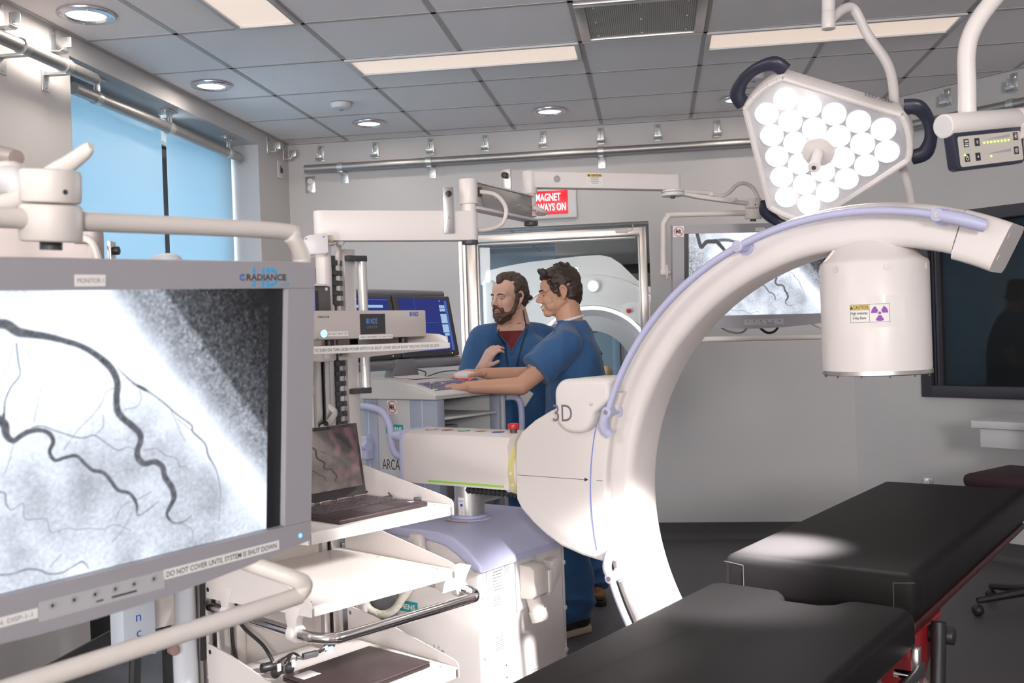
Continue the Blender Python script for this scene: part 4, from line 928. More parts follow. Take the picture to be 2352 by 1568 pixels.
    # yoke: tube over the top with a pivot on each side, and the handle below
    tr_ = 0.0115
    top = [(0.058, 0.05, -0.145), (0.072, 0.05, -0.135), (0.072, 0.05, 0.02), (0.069, 0.05, 0.045), (0.053, 0.052, 0.068), (0.028, 0.055, 0.077), (-0.29, 0.057, 0.077)]
    side = [(p[0], p[1], p[2]) for p in top[2:]]
    path = [Vector(p) for p in [(0.073, 0.05, -0.150)] + side]
    full = path + [Vector((-SW - p.x, p.y, p.z)) for p in path[::-1]][1:]
    yk = MB().tube(full, tr_, 14, smooth=5).build('yoke_tube', WHITE2, t)
    for sx in (1, -1):
        c = 0.0 if sx > 0 else -SW
        X = lambda x: c + sx * x
        m = MB().cyl((X(0.086), 0.05, -0.150), (X(0.058), 0.05, -0.150), 0.0145, 18, bev=0.003); m.cyl((X(0.066), 0.05, -0.150), (X(0.058), 0.05, -0.150), 0.032, 28, bev=0.003); m.cyl((X(0.058), 0.05, -0.150), (X(0.040), 0.05, -0.150), 0.012, 14)
        m.build('pivot_disc', WHITE2, t)
    hp = [(-0.070, 0.045, -0.352), (-0.050, 0.012, -0.366), (-0.012, -0.034, -0.386), (0.006, -0.04, -0.398), (-0.004, -0.04, -0.410), (-0.03, -0.04, -0.412), (-0.29, -0.04, -0.412)]
    full = [Vector(p) for p in hp]; full = full + [Vector((-SW - p.x, p.y, p.z)) for p in full[::-1]][1:]
    MB().tube(full, 0.0115, 14, smooth=5).build('handle_bar', WHITE2, t)
    kb = MB().cyl((-0.29, 0.057, 0.052), (-0.29, 0.057, 0.094), 0.0335, 32, bev=0.004); kb.cyl((-0.29, 0.057, 0.0955), (-0.29, 0.057, 0.133), 0.0325, 32, bev=0.004)
    k_ = kb.build('yoke_hub', WHITE2, t); MB().cyl((-0.29, 0.057, 0.052), (-0.29, 0.057, 0.043), 0.012, 16).build('hub_bolt', DGREY, k_)
    MB().cyl((-0.29, 0.0265, 0.108), (-0.29, 0.0245, 0.108), 0.003, 10).build('set_screw', INK, k_)
    return t
IMG = angiogram(620, 350)
M1 = frame((-0.4874, 1.2753, 1.524), (0.496, 0.868, 0.0239), (-0.8648, 0.4914, 0.1034), (0.078, -0.072, 0.9943))
monitor('large grey monitor close by at the left, showing a black and white heart vessel scan', M1, IMG, 'MONITOR 1', True)
def rotm(az, el, ro): return RZ(R(az)) @ RX(R(el)) @ RY(R(ro))
R2 = rotm(8.8, 6.0, 0.6)
M2 = T(0.1245, 3.955, 1.8256) @ R2 @ T(SW, 0, 0)
monitor('grey monitor seen through the C-arm by the back wall, with a crossed MR sticker', M2, IMG[::2, ::2], 'MONITOR 2', False)
# cables looping under the far monitor
m = bpy.data.objects['surgical_monitor.001']
MB().tube([(-0.44, 0.03, -0.33), (-0.42, 0.03, -0.375), (-0.375, 0.03, -0.395), (-0.33, 0.03, -0.39), (-0.29, 0.03, -0.33)], 0.004, 8, smooth=6).build('video_cable', MGREY, m)
MB().tube([(-0.29, 0.03, -0.33), (-0.27, 0.03, -0.375), (-0.235, 0.03, -0.40), (-0.20, 0.03, -0.385), (-0.185, 0.03, -0.33)], 0.005, 8, smooth=6).build('power_cable', BLACK, m)

# ================================================================== EQUIPMENT TOWER WITH SHELVES AND BOOM ARM
TZ_ = R(54.93)
TF = frame((-0.606, 2.824, 0), (math.cos(TZ_), math.sin(TZ_), 0), (-math.sin(TZ_), math.cos(TZ_), 0), (0, 0, 1))
def tl(p): return TF.inverted() @ Vector(p)
t = thing('equipment_tower', 'white wheeled equipment tower with shelves and a jointed boom arm, left of the C-arm', 'equipment tower', M=TF)
tower = t
# base and mast
b = MB().box((-0.26, 0.34, 0.14), (0.66, 0.72, 0.12), 0.02, 3).build('base', COOLW, t)
for x in (-0.52, 0.0):
    for y in (0.05, 0.63): MB().cyl((x - 0.02, y, 0.045), (x + 0.02, y, 0.045), 0.045, 24, bev=0.006).build('caster', DGREY, b)
MB().box((-0.555, 0.56, 0.94), (0.075, 0.11, 1.56), 0.030, 4).build('mast_column', mat('mast_blue_white', (0.60, 0.63, 0.68), 0.4, var=0.01), t)
MB().box((-0.045, 0.58, 0.96), (0.075, 0.09, 1.54), 0.012, 3).build('mast_column', WHITE2, t)
MB().box((-0.30, 0.575, 0.94), (0.44, 0.02, 1.50)).build('back_panel', WHITE2, t)
for x in (-0.49, -0.455, -0.075, -0.040):
    e_ = MB().box((x, 0.520, 0.94), (0.022, 0.022, 1.50), 0.003); e_.box((x + 0.017, 0.527, 0.94), (0.008, 0.006, 1.50)).build('extrusion_rail', ALU, t)
for x in (-0.42, -0.37): MB().box((x, 0.55, 0.94), (0.03, 0.03, 1.50), 0.003).build('cover_strip', WHITE2, t)
for x in (-0.473, -0.058): MB().box((x, 0.528, 0.94), (0.008, 0.01, 1.5)).build('rail_slot', DGREY, t)
MB().box((-0.015, 0.535, 0.97), (0.028, 0.02, 1.53), 0.003).build('cover_strip', ALU, t)
sb = MB().box((0.072, 0.545, 0.975), (0.046, 0.05, 1.56), 0.002).build('silver_side_bar', mat('anodised_silver', (0.70, 0.67, 0.65), 0.42, metal=0.6, var=0.03), t)
MB().box((0.032, 0.56, 0.96), (0.045, 0.02, 1.50)).build('chain_tray', DGREY, t)
# energy chain with a white hose inside
for k in range(34):
    z = 0.62 + k * 0.033
    lk = MB().box((0.017, 0.538, z), (0.024, 0.022, 0.017), 0.002); lk.box((0.042, 0.541, z), (0.018, 0.020, 0.016), 0.002)
    lk.box((0.017, 0.546, z + 0.0165), (0.022, 0.012, 0.016))
    lk.build('chain_link', DGREY, t)
MB().tube([(0.040, 0.545, 0.62), (0.040, 0.545, 1.60), (0.036, 0.540, 1.70), (0.030, 0.52, 1.76), (0.0, 0.50, 1.775)], 0.0085, 10, smooth=4).build('white_hose', WHITE2, t)
# grab handle on the mast side
MB().tube([(0.118, 0.515, 1.295), (0.118, 0.515, 1.715)], 0.016, 20).build('grab_handle', mat('satin_handle', (0.72, 0.69, 0.67), 0.3, metal=0.45), t)
for z in (1.286, 1.724):
    MB().box((0.085, 0.508, z), (0.07, 0.026, 0.018), 0.004).cyl((0.118, 0.515, z - 0.010), (0.118, 0.515, z + 0.010), 0.0185, 20, bev=0.003).build('handle_bracket', DGREY, t)
# post and first arm
P0 = tl(at(743, 600, 3.1)); C1 = tl(at(1076, 440, 3.24)); C2 = tl(at(1217, 440, 3.66)); C3 = tl(at(1548, 413, 3.85))
px, py = P0.x, P0.y
MB().cyl((px, py, 1.40), (px, py, 1.755), 0.024, 32).build('boom_post', WHITE, t)
MB().cyl((px, py, 1.752), (px, py, 1.762), 0.036, 32).cyl((px, py, 1.762), (px, py, 1.775), 0.026, 28).build('post_flange', WHITE, t)
MB().box((px, py + 0.03, 1.48), (0.06, 0.09, 0.18), 0.01).build('post_bracket', WHITE, t)
def arm(a, b2, z0, z1, wd, name, m, ends=True, parent=t, bev=0.004):
    a = Vector((a[0], a[1], 0)); b2 = Vector((b2[0], b2[1], 0)); d = b2 - a; L = d.length; u = d.normalized(); v = Vector((-u.y, u.x, 0))
    mb = MB(); r = wd / 2; pts = []
    if ends:
        for k in range(13): an = PI / 2 + PI * k / 12; pts.append((r * math.cos(an), r * math.sin(an)))
        for k in range(13): an = -PI / 2 + PI * k / 12; pts.append((L + r * math.cos(an), r * math.sin(an)))
    else: pts = [(0, -r), (L, -r), (L, r), (0, r)]
    mb.prism(pts, z0, z1, axis='z', bevel=bev, M=frame(a, u, v, (0, 0, 1)))
    return mb.build(name, m, parent)
a1 = arm(P0, C1, 1.764, 1.859, 0.052, 'first_arm', WHITE)
# dark bumper caps, columns and second, third arms
def column(c, z0, zs, z1, r, name):
    MB().cyl((c.x, c.y, z0), (c.x, c.y, zs), r * 0.80, 30).cyl((c.x, c.y, zs), (c.x, c.y, z1), r, 32, bev=0.003).build(name, WHITE, t)
column(C1, 1.855, 1.882, 1.964, 0.030, 'elbow_sleeve')
MB().cyl((C1.x, C1.y, 1.752), (C1.x, C1.y, 1.766), 0.026, 28, bev=0.002).build('bumper_cap', DGREY, t)
d12 = (Vector((C2.x, C2.y, 0)) - Vector((C1.x, C1.y, 0))); u12 = d12.normalized(); v12 = Vector((-u12.y, u12.x, 0)); L12 = d12.length
F12 = frame((C1.x, C1.y, 0), u12, v12, (0, 0, 1))
a2 = MB().box((L12 / 2, 0, 1.957), (L12 - 0.03, 0.050, 0.006), 0.002, M=F12).box((L12 / 2, 0, 1.872), (L12 - 0.03, 0.050, 0.010), 0.002, M=F12).box((L12 / 2, 0.004, 1.915), (L12 - 0.04, 0.036, 0.082), M=F12).build('second_arm', WHITE, t)
pl2 = MB().box((L12 / 2 - 0.005, -0.0185, 1.915), (L12 - 0.05, 0.005, 0.074), 0.001, M=F12).build('side_plate', ALU, a2)
for f in (0.30, 0.72): MB().cyl(F12 @ Vector((L12 * f, -0.021, 1.918 - 0.006 * (f > 0.5))), F12 @ Vector((L12 * f, -0.024, 1.918 - 0.006 * (f > 0.5))), 0.005, 12).build('rivet', CHROME, pl2)
column(C2, 1.885, 1.968, 2.052, 0.027, 'elbow_sleeve')
MB().cyl((C2.x, C2.y, 1.852), (C2.x, C2.y, 1.870), 0.026, 28, bev=0.002).build('bumper_cap', DGREY, t)
a3 = arm(C2, C3, 1.990, 2.050, 0.050, 'third_arm', WHITE)
d23 = (Vector((C3.x, C3.y, 0)) - Vector((C2.x, C2.y, 0))); u23 = d23.normalized(); v23 = Vector((-u23.y, u23.x, 0)); L23 = d23.length
F23 = frame((C2.x, C2.y, 0), u23, v23, (0, 0, 1))
MB().cyl(F23 @ Vector((L23 * 0.165, -0.025, 2.022)), F23 @ Vector((L23 * 0.165, -0.0275, 2.022)), 0.013, 24).cyl(F23 @ Vector((L23 * 0.165, -0.0275, 2.022)), F23 @ Vector((L23 * 0.165, -0.0285, 2.022)), 0.004, 10).build('friction_screw', ALU, a3)
cl = MB().box((L23 * 0.42, -0.0253, 2.021), (0.066, 0.0008, 0.044), M=F23).build('caution_label', PAPER, a3)
MB().box((L23 * 0.42, -0.0259, 2.038), (0.062, 0.0005, 0.0105), M=F23).build('label_header', YELLOW, cl)
text('CAUTION', 0.0066, INK, cl, F23 @ T(L23 * 0.42 + 0.006, -0.0264, 2.0349), width=0.038, align='CENTER', bold=0.03)
w_ = MB(); w_.bm.faces.new([w_.bm.verts.new(F23 @ Vector((L23 * 0.42 + x, -0.0264, 2.0342 + z))) for x, z in ((-0.028, 0), (-0.018, 0), (-0.023, 0.008))]); w_.build('warning_triangle', INK, cl)
for k, (s, wd) in enumerate((('CASTERS MUST', 0.036), ('BE LOCKED', 0.026), ('WHEN SYSTEM', 0.034), ('IS IN USE', 0.022))): text(s, 0.0042, INK, cl, F23 @ T(L23 * 0.42, -0.0261, 2.0265 - 0.0068 * k), width=wd, align='CENTER')
# cable-clip posts with a black knob on the first and second arm
d01 = (Vector((C1.x, C1.y, 0)) - Vector((P0.x, P0.y, 0))); u01 = d01.normalized(); v01 = Vector((-u01.y, u01.x, 0)); L01 = d01.length
F01 = frame((P0.x, P0.y, 0), u01, v01, (0, 0, 1))
def clip_post(F, x, y, z0, z1, wd, nm_par, front=True):
    o = MB().box((x, y, (z0 + z1) / 2), (wd, 0.008, z1 - z0), 0.0015, M=F).build('clip_post', ALU, nm_par)
    MB().cyl(F @ Vector((x, y - 0.004, z1 - 0.022)), F @ Vector((x, y - 0.016, z1 - 0.022)), 0.0095, 20, bev=0.002).build('clip_knob', BLACK, o)
    for z in (z0 + 0.010, z0 + 0.05): MB().cyl(F @ Vector((x, y - 0.0042, z)), F @ Vector((x, y - 0.0062, z)), 0.0045, 12).build('screw', CHROME, o)
    return o
clip_post(F01, L01 * 0.838, -0.031, 1.785, 1.933, 0.036, a1)
o = MB().box((L12 * 0.60, 0.0, 1.995), (0.008, 0.034, 0.08), 0.0015, M=F12).build('clip_post', ALU, a2)
MB().cyl(F12 @ Vector((L12 * 0.60 - 0.004, 0, 2.012)), F12 @ Vector((L12 * 0.60 - 0.022, 0, 2.012)), 0.011, 20, bev=0.002).build('clip_knob', BLACK, o)
MB().cyl(F12 @ Vector((L12 * 0.60 + 0.004, -0.002, 2.012)), F12 @ Vector((L12 * 0.60 + 0.006, -0.002, 2.012)), 0.012, 20).build('clip_boss', WHITE, o)
# white hoses bridging the joints
ha = F12 @ Vector((0.03, -0.024, 1.925)); hb_ = F01 @ Vector((L01 + 0.026, 0.0, 1.80))
MB().tube([ha, F12 @ Vector((0.07, -0.065, 1.915)), F12 @ Vector((0.10, -0.085, 1.87)), F12 @ Vector((0.09, -0.07, 1.82)), hb_.lerp(F12 @ Vector((0.09, -0.07, 1.82)), 0.35) + Vector((0, 0, -0.006)), hb_], 0.0072, 10, smooth=6).build('white_hose', WHITE2, t)
MB().box((0.034, -0.022, 1.925), (0.02, 0.012, 0.03), 0.002, M=F12).build('hose_gland', DGREY, a2)
MB().tube([F12 @ Vector((L12 - 0.03, -0.022, 1.915)), F12 @ Vector((L12 - 0.01, -0.045, 1.905)), F12 @ Vector((L12 + 0.03, -0.045, 1.898)), F12 @ Vector((L12 + 0.045, -0.01, 1.90))], 0.0085, 10, smooth=4).build('white_hose', WHITE2, t)
# white cover plate and bung at the post joint
cpv = at(727, 548, 3.02); q = tl(cpv)
cF = frame((q.x, q.y, 0), u01, v01, (0, 0, 1))
MB().prism([(-0.036, 1.715), (0.030, 1.720), (0.034, 1.725), (0.034, 1.772), (0.028, 1.781), (-0.022, 1.776), (-0.034, 1.770), (-0.040, 1.758), (-0.040, 1.722)], -0.006, 0.006, bevel=0.003, M=cF).build('joint_cover', COOLW, t)
jc = bpy.data.objects['joint_cover']
for (x, z) in ((-0.032, 1.764), (0.021, 1.770)): MB().cyl(cF @ Vector((x, -0.006, z)), cF @ Vector((x, -0.007, z)), 0.0022, 8).build('cover_screw', INK, jc)
MB().cyl(cF @ Vector((0.034, 0.02, 1.768)), cF @ Vector((0.052, 0.02, 1.768)), 0.010, 14).build('stop_peg', mat('tan_rubber', (0.55, 0.45, 0.32), 0.6), jc)
MB().cyl(F01 @ Vector((0.055, 0, 1.763)), F01 @ Vector((0.055, 0, 1.752)), 0.016, 18, r2=0.008).build('cable_bung', COOLW, t)
# end joint of the third arm and the thin link to the monitor hub
J = tl(at(1545, 442, 3.85)); J2 = tl(M2 @ Vector((-0.29, 0.057, 0.135)))
MB().cyl((J.x, J.y, 1.983), (J.x, J.y, 1.992), 0.045, 36, bev=0.003).cyl((J.x, J.y, 1.968), (J.x, J.y, 1.982), 0.044, 36, bev=0.003).build('swivel_disc', WHITE, t)
MB().cyl((J.x, J.y, 1.969), (J.x, J.y, 1.960), 0.008, 14).build('swivel_bolt', DGREY, t)
dj = Vector((J2.x - J.x, J2.y - J.y, 0)); uj = dj.normalized(); vj = Vector((-uj.y, uj.x, 0)); Lj = dj.length
FJ = frame((J.x, J.y, 0), uj, vj, (0, 0, 1))
zA, zB = 1.976, J2.z - 0.025
MB().prism([(0, zA + 0.007), (0.05, zA + 0.007), (0.11, zA - 0.002), (Lj, zB + 0.008), (Lj, zB - 0.008), (0.11, zA - 0.018), (0.05, zA - 0.007), (0, zA - 0.007)], -0.014, 0.014, bevel=0.003, M=FJ).build('link_arm', WHITE, t)
MB().tube([FJ @ Vector((0.04, -0.004, zA + 0.012)), FJ @ Vector((0.14, -0.006, zA + 0.006)), FJ @ Vector((0.20, -0.006, zA - 0.006)), FJ @ Vector((0.235, -0.008, zA + 0.006)), FJ @ Vector((0.27, -0.01, zA + 0.036)), FJ @ Vector((0.305, -0.012, zA + 0.042)),
           FJ @ Vector((0.34, -0.014, zA + 0.02)), FJ @ Vector((0.365, -0.014, zA - 0.03)), FJ @ Vector((0.385, -0.012, zB - 0.028)), FJ @ Vector((0.47, -0.01, zB - 0.03))], 0.008, 10, smooth=5).build('white_hose', WHITE2, t)
for f in (0.155, 0.255): MB().box((f, -0.008, zA + 0.010 - (f - 0.1) * 0.2), (0.016, 0.03, 0.016), 0.003, M=FJ).build('hose_clip', WHITE, t)
# ---- shelves
def shelf(z, name, x0=-0.5, x1=0.0, y0=-0.012, gus=0.085, lip=0.022, parent=t, gl=True):
    s = MB()
    s.box(((x0 + x1) / 2, 0.25, z - 0.003), (x1 - x0, 0.525, 0.005)); s.box(((x0 + x1) / 2, y0, z - lip / 2 - 0.001), (x1 - x0 - 0.02, 0.005, lip), 0.002)
    s.cyl((x0 + 0.005, y0 + 0.004, z - 0.0045), (x1 - 0.005, y0 + 0.004, z - 0.0045), 0.0045, 10)
    o = s.build(name, WHITE, parent)
    for (x, on_) in ((x1, True), (x0, gl)):
        if not on_: continue
        pts = [(-0.016, z - lip), (-0.016, z + 0.004), (-0.008, z + 0.014), (0.02, z + 0.022), (0.37, z + gus), (0.50, z + gus + 0.012), (0.50, z - lip - 0.03), (0.10, z - lip - 0.006)]
        MB().prism(pts, x - 0.002, x + 0.002, axis='x').build('side_gusset', WHITE, o)
        for (y, zz) in ((0.485, z - 0.03), (0.485, z + gus - 0.01)): MB().cyl((x - 0.003, y, zz), (x + 0.003, y, zz), 0.007, 12).build('screw', CHROME, o)
    for (x, y) in ((x1 - 0.03, 0.03), (x1 - 0.03, 0.30), (x0 + 0.03, 0.03)): MB().cyl((x, y, z - 0.001), (x, y, z), 0.004, 10).build('rivet', MGREY, o)
    return o
s1 = shelf(1.441, 'top_shelf', gus=0.045, lip=0.020)
s2 = shelf(0.970, 'upper_shelf', lip=0.030)
s3 = shelf(0.784, 'middle_shelf', lip=0.026)
s4 = shelf(0.500, 'lower_shelf', lip=0.03)
lb = MB().box((-0.225, -0.0150, 1.430), (0.47, 0.0006, 0.015)).build('instruction_label', PAPER, s1)
text('TO TURN ON: TURN GREEN POWER SWITCH ON RIGHT LOWER SIDE OF BOOM THEN THE STRYKER SDC BOX', 0.0078, INK, lb, T(-0.462, -0.0155, 1.4262), width=0.43)
# chrome push rail under the middle shelf, held by four white clips
rail = [(-0.488, 0.50, 0.700), (-0.488, 0.06, 0.700), (-0.482, 0.0, 0.700), (-0.455, -0.045, 0.700), (-0.40, -0.056, 0.700), (-0.02, -0.056, 0.700), (0.045, -0.046, 0.700), (0.075, 0.0, 0.700), (0.08, 0.06, 0.700), (0.08, 0.48, 0.700)]
MB().tube(rail, 0.0145, 18, smooth=6).build('push_rail', CHROME, t)
for (x, y) in ((-0.488, 0.075), (-0.488, 0.40), (0.08, 0.055), (0.08, 0.38)):
    sx = -0.5 if x < -0.2 else 0.0
    c = MB().cyl((x, y - 0.014, 0.700), (x, y + 0.014, 0.700), 0.024, 24, bev=0.003)
    dy = -0.055
    c.prism([(y - 0.016, 0.705), (y + 0.014, 0.715), (y + 0.022, 0.742), (y + 0.01 + dy * -0.2, 0.752), (y + dy * 0.6 + 0.03, 0.776), (y + dy + 0.005, 0.776), (y + dy * 0.3 - 0.012, 0.742)], min(x, sx) - 0.004, max(x, sx) + 0.006, axis='x', bevel=0.002)
    c.build('rail_clip', WHITE, t)
# cables on the mast
def cable(pts, r, name='black_cable', m=BLACK, par=None): return MB().tube([Vector(p) for p in pts], r, 8, smooth=6).build(name, m, par or t)
cable([(-0.36, 0.50, 0.96), (-0.345, 0.44, 0.86), (-0.38, 0.46, 0.75), (-0.41, 0.50, 0.68), (-0.39, 0.49, 0.62), (-0.345, 0.46, 0.56), (-0.325, 0.44, 0.51)], 0.0055)
cable([(-0.40, 0.53, 0.90), (-0.405, 0.53, 0.60), (-0.39, 0.53, 0.51)], 0.0045)
cable([(-0.51, 0.50, 0.95), (-0.512, 0.50, 0.74), (-0.511, 0.51, 0.55)], 0.008)
cable([(-0.16, 0.40, 1.10), (-0.10, 0.47, 1.175), (-0.05, 0.49, 1.20), (-0.025, 0.50, 1.225), (-0.04, 0.52, 1.25)], 0.010, 'white_hose', WHITE2)
MB().cyl((-0.09, 0.478, 1.185), (-0.075, 0.484, 1.192), 0.013, 12).build('hose_tie', BLACK, t)
# ---- control box on the left of the mast foot, with blue writing
ib = MB().prism([(-0.775, 0.640), (-0.685, 0.625), (-0.685, 0.95), (-0.775, 0.95)], 0.44, 0.52, bevel=0.004).build('power_box', mat('pale_blue_enamel', (0.50, 0.55, 0.62), 0.4), t)
for ch, z in (('I', 0.770), ('n', 0.725), ('c', 0.683), ('.', 0.655)): text(ch, 0.030 if ch == 'I' else 0.026, BLUEINK, ib, T(-0.733, 0.4392, z), align='CENTER')
for (x, z) in ((-0.765, 0.662), (-0.722, 0.660), (-0.705, 0.645)): MB().ball((x, 0.440, z), 0.004, 10).build('dome_screw', CHROME, ib)
MB().box((-0.645, 0.54, 0.78), (0.11, 0.05, 0.22), 0.003).build('box_bracket', WHITE2, t)
MB().box((-0.645, 0.51, 0.93), (0.10, 0.09, 0.10), 0.03, 3).build('cable_bundle', BLACK, t)
MB().tube([(-0.725, 0.48, 0.63), (-0.73, 0.48, 0.50), (-0.70, 0.48, 0.40), (-0.65, 0.5, 0.34), (-0.6, 0.52, 0.30)], 0.016, 10, smooth=4).build('black_cable', BLACK, t)
MB().box((-0.605, 0.54, 0.50), (0.02, 0.02, 0.42)).build('black_strap', BLACK, t)
kn = MB().cyl((-0.60, 0.50, 0.600), (-0.60, 0.525, 0.600), 0.014, 16, bev=0.002).build('strap_knob', mat('pink_rubber', (0.35, 0.22, 0.20), 0.5), t)

# ------------------------------------------------------------------ things on the shelves
# video switch box on the top shelf
t = thing('video_switch_box', 'grey-beige video switch box with blue lit button on the top shelf', 'electronics box', M=TF @ T(-0.225, 0.050, 1.441))
BEIGE = mat('beige_metal', (0.50, 0.45, 0.425), 0.42, metal=0.25, bump=0.05, bscale=900, var=0.01)
MB().box((0, 0.15, 0.0545), (0.40, 0.30, 0.077), 0.002).build('case', BEIGE, t)
MB().box((-0.206, 0.002, 0.0545), (0.016, 0.02, 0.077), 0.002).build('side_trim', COOLW, t)
for x in (-0.12, 0.14):
    for y in (0.03, 0.26): MB().cyl((x, y, 0), (x, y, 0.017), 0.013, 14).build('foot', BLACK, t)
MB().box((0, -0.0035, 0.0545), (0.396, 0.004, 0.074), 0.001).build('front_plate', BEIGE, t); fp = bpy.data.objects['front_plate']
text('CONDUCTOR', 0.0056, INK, fp, T(-0.182, -0.006, 0.0735), width=0.038, bold=0.02)
bt_ = MB().cyl((-0.165, -0.005, 0.032), (-0.165, -0.008, 0.032), 0.0125, 28, bev=0.001).build('power_button', ALU, fp)
MB().lathe([(0.0105, 0), (0.0105, 0.0006), (0.0075, 0.0006), (0.0075, 0)], 28, M=T(-0.165, -0.0081, 0.032) @ RX(PI / 2)).build('light_ring', emitm('blue_ring_light', (0.20, 0.36, 1.0), 3.0), bt_)
MB().tube([(-0.183 + 0.0022 * math.cos(a), -0.006, 0.019 + 0.0022 * math.sin(a)) for a in np.linspace(2.0, 7.4, 12)], 0.0004, 5).build('power_mark', INK, fp)
l1 = MB().box((-0.118, -0.0058, 0.031), (0.068, 0.0004, 0.012)).build('notice_label', PAPER, fp); text('DO NOT SHUT OFF', 0.0062, INK, l1, T(-0.150, -0.0062, 0.028), width=0.064)
l2 = MB().box((0.012, -0.0058, 0.0195), (0.118, 0.0004, 0.0115)).build('notice_label', PAPER, fp); text('*ONLY USE PRESET 1(C ARM CAM)', 0.0060, INK, l2, T(-0.044, -0.0062, 0.0165), width=0.112)
ds = MB().box((0.002, -0.0060, 0.0555), (0.088, 0.001, 0.056)).build('display', mat('display_glass', (0.025, 0.025, 0.03), 0.25), fp)
def nds(par, x, y, z, h, m, m2, sub=None, w0=1.0):
    g_ = MB()
    for i in range(6):
        for j in range(7):
            if i < 3 or (i + j) % 2 == 0: g_.box((x + i * h * 0.17, y, z + j * h / 7 + h * 0.07), (h * 0.15, 0.0003, h * 0.10))
    g_.build('logo_bars', m2, par); text('NDS', h, m, par, T(x + h * 1.05, y - 0.0001, z), width=h * 1.5, bold=0.02, name='logo_letters')
    if sub: text('CONDUCTOR', h * 0.5, sub, par, T(x, y - 0.0001, z - h * 0.85), width=h * 2.5, name='logo_letters')
nds(ds, -0.020, -0.0067, 0.056, 0.0145, emitm('logo_blue_glow', (0.06, 0.16, 0.36), 0.7), emitm('logo_blue_glow', (0.06, 0.16, 0.36), 0.7), emitm('logo_grey_glow', (0.10, 0.12, 0.16), 0.6))
nds(fp, 0.138, -0.0060, 0.0755, 0.0125, BLUEINK, BLUEINK)
# small display box on it
t = thing('display_box', 'dark grey box with a small violet screen on top of the video switch box', 'electronics box', M=TF @ T(-0.37, 0.215, 1.534))
MB().box((0, 0.09, 0.038), (0.27, 0.18, 0.076), 0.003).build('case', mat('warm_dark_grey', (0.10, 0.088, 0.09), 0.45, var=0.04), t)
MB().box((0.0, 0.0, 0.079), (0.25, 0.025, 0.006), 0.001).build('top_lip', COOLW, t)
MB().box((0.0, -0.0012, 0.034), (0.18, 0.002, 0.058)).build('screen_bezel', BLACK, t)
MB().box((-0.005, -0.003, 0.034), (0.165, 0.001, 0.052)).build('screen', mat('violet_screen', (0.03, 0.03, 0.10), 0.3, emit=(0.16, 0.14, 0.55), estr=0.9), t)
MB().cyl((0.118, -0.001, 0.068), (0.118, -0.003, 0.068), 0.005, 12).build('screw', CHROME, t)
# laptop, open
t = thing('laptop', 'open dark laptop on the upper shelf showing the vessel scan dimly', 'laptop', M=TF @ T(-0.228, 0.150, 0.9702) @ RZ(R(3)))
LAPB = mat('dark_brown_metal', (0.055, 0.037, 0.038), 0.38, metal=0.5, var=0.03)
MB().box((0, 0, 0.0065), (0.325, 0.265, 0.013), 0.004, 3).build('body', LAPB, t)
kk = MB().box((0, 0.035, 0.0132), (0.29, 0.125, 0.0006)).build('keyboard_tray', BLACK, t)
KEYM = mat('key_cap', (0.05, 0.036, 0.04), 0.35, var=0.02)
kb_ = MB()
for r_ in range(6):
    n_ = 14; y = 0.088 - r_ * 0.0205
    for c in range(n_):
        if r_ == 5 and 4 <= c <= 8: continue
        kb_.box((-0.135 + c * 0.0207, y, 0.0142), (0.0175, 0.0165, 0.0018), 0.0006, 1)
    if r_ == 5: kb_.box((-0.135 + 6 * 0.0207, y, 0.0142), (0.098, 0.0165, 0.0018), 0.0006, 1)
k1 = kb_.build('keys', KEYM, kk); k1['kind'] = 'stuff'
MB().box((0.005, -0.078, 0.0131), (0.105, 0.075, 0.0006)).build('touchpad', mat('touchpad_brown', (0.05, 0.032, 0.033), 0.3), t)
MB().box((0.135, -0.088, 0.0132), (0.014, 0.016, 0.0005)).build('sticker', mat('violet_sticker', (0.5, 0.5, 0.8), 0.3), t)
LW, LH = 0.325, 0.220
lidM = T(0, 0.131, 0.014) @ RX(R(-9))
lid = MB().box((0, 0.003, LH / 2), (LW, 0.006, LH), 0.003, 2, M=lidM).build('lid', mat('rose_metal_edge', (0.42, 0.27, 0.25), 0.3, metal=0.8), t)
MB().box((0, -0.0005, LH / 2), (LW - 0.004, 0.001, LH - 0.004), M=lidM).build('screen_bezel', mat('glossy_black', (0.012, 0.009, 0.010), 0.06, coat=0.5), lid)
img = np.zeros((120, 200, 3)); src = IMG[np.linspace(0, 349, 120).astype(int)][:, np.linspace(180, 560, 200).astype(int)]
lum = src.mean(-1)
rng = np.random.default_rng(3); nz = rng.normal(size=(15, 25)); nz = nz[np.minimum((np.arange(120) / 8.3).astype(int), 14)][:, np.minimum((np.arange(200) / 8.3).astype(int), 24)]
for _ in range(6): nz = (nz + np.roll(nz, 3, 0) + np.roll(nz, -3, 0) + np.roll(nz, 3, 1) + np.roll(nz, -3, 1)) / 5
rim = np.clip((np.linspace(0, 1, 200)[None, :] - 0.55 + 0.25 * (0.6 - np.linspace(0, 1, 120)[:, None])) / 0.25, 0, 1)
for c, k in enumerate((0.155, 0.125, 0.110)): img[..., c] = lum ** 0.8 * k * (1 - 0.45 * rim) + 0.03 * rim * (1.4, 0.55, 0.7)[c] * np.clip(0.6 + 2.0 * nz, 0, 2.0) + 0.004
sc_ = screen_mesh('screen', 0.300, 0.178, img, lid, lidM @ T(-0.150, -0.0013, LH - 0.012))
hg = MB()
for x in (-0.13, -0.065, 0.0, 0.065, 0.13): hg.box((x, 0.128, 0.015), (0.045, 0.008, 0.006), 0.001)
hg.build('hinge_band', mat('rose_chrome', (0.7, 0.55, 0.52), 0.15, metal=1.0), t)
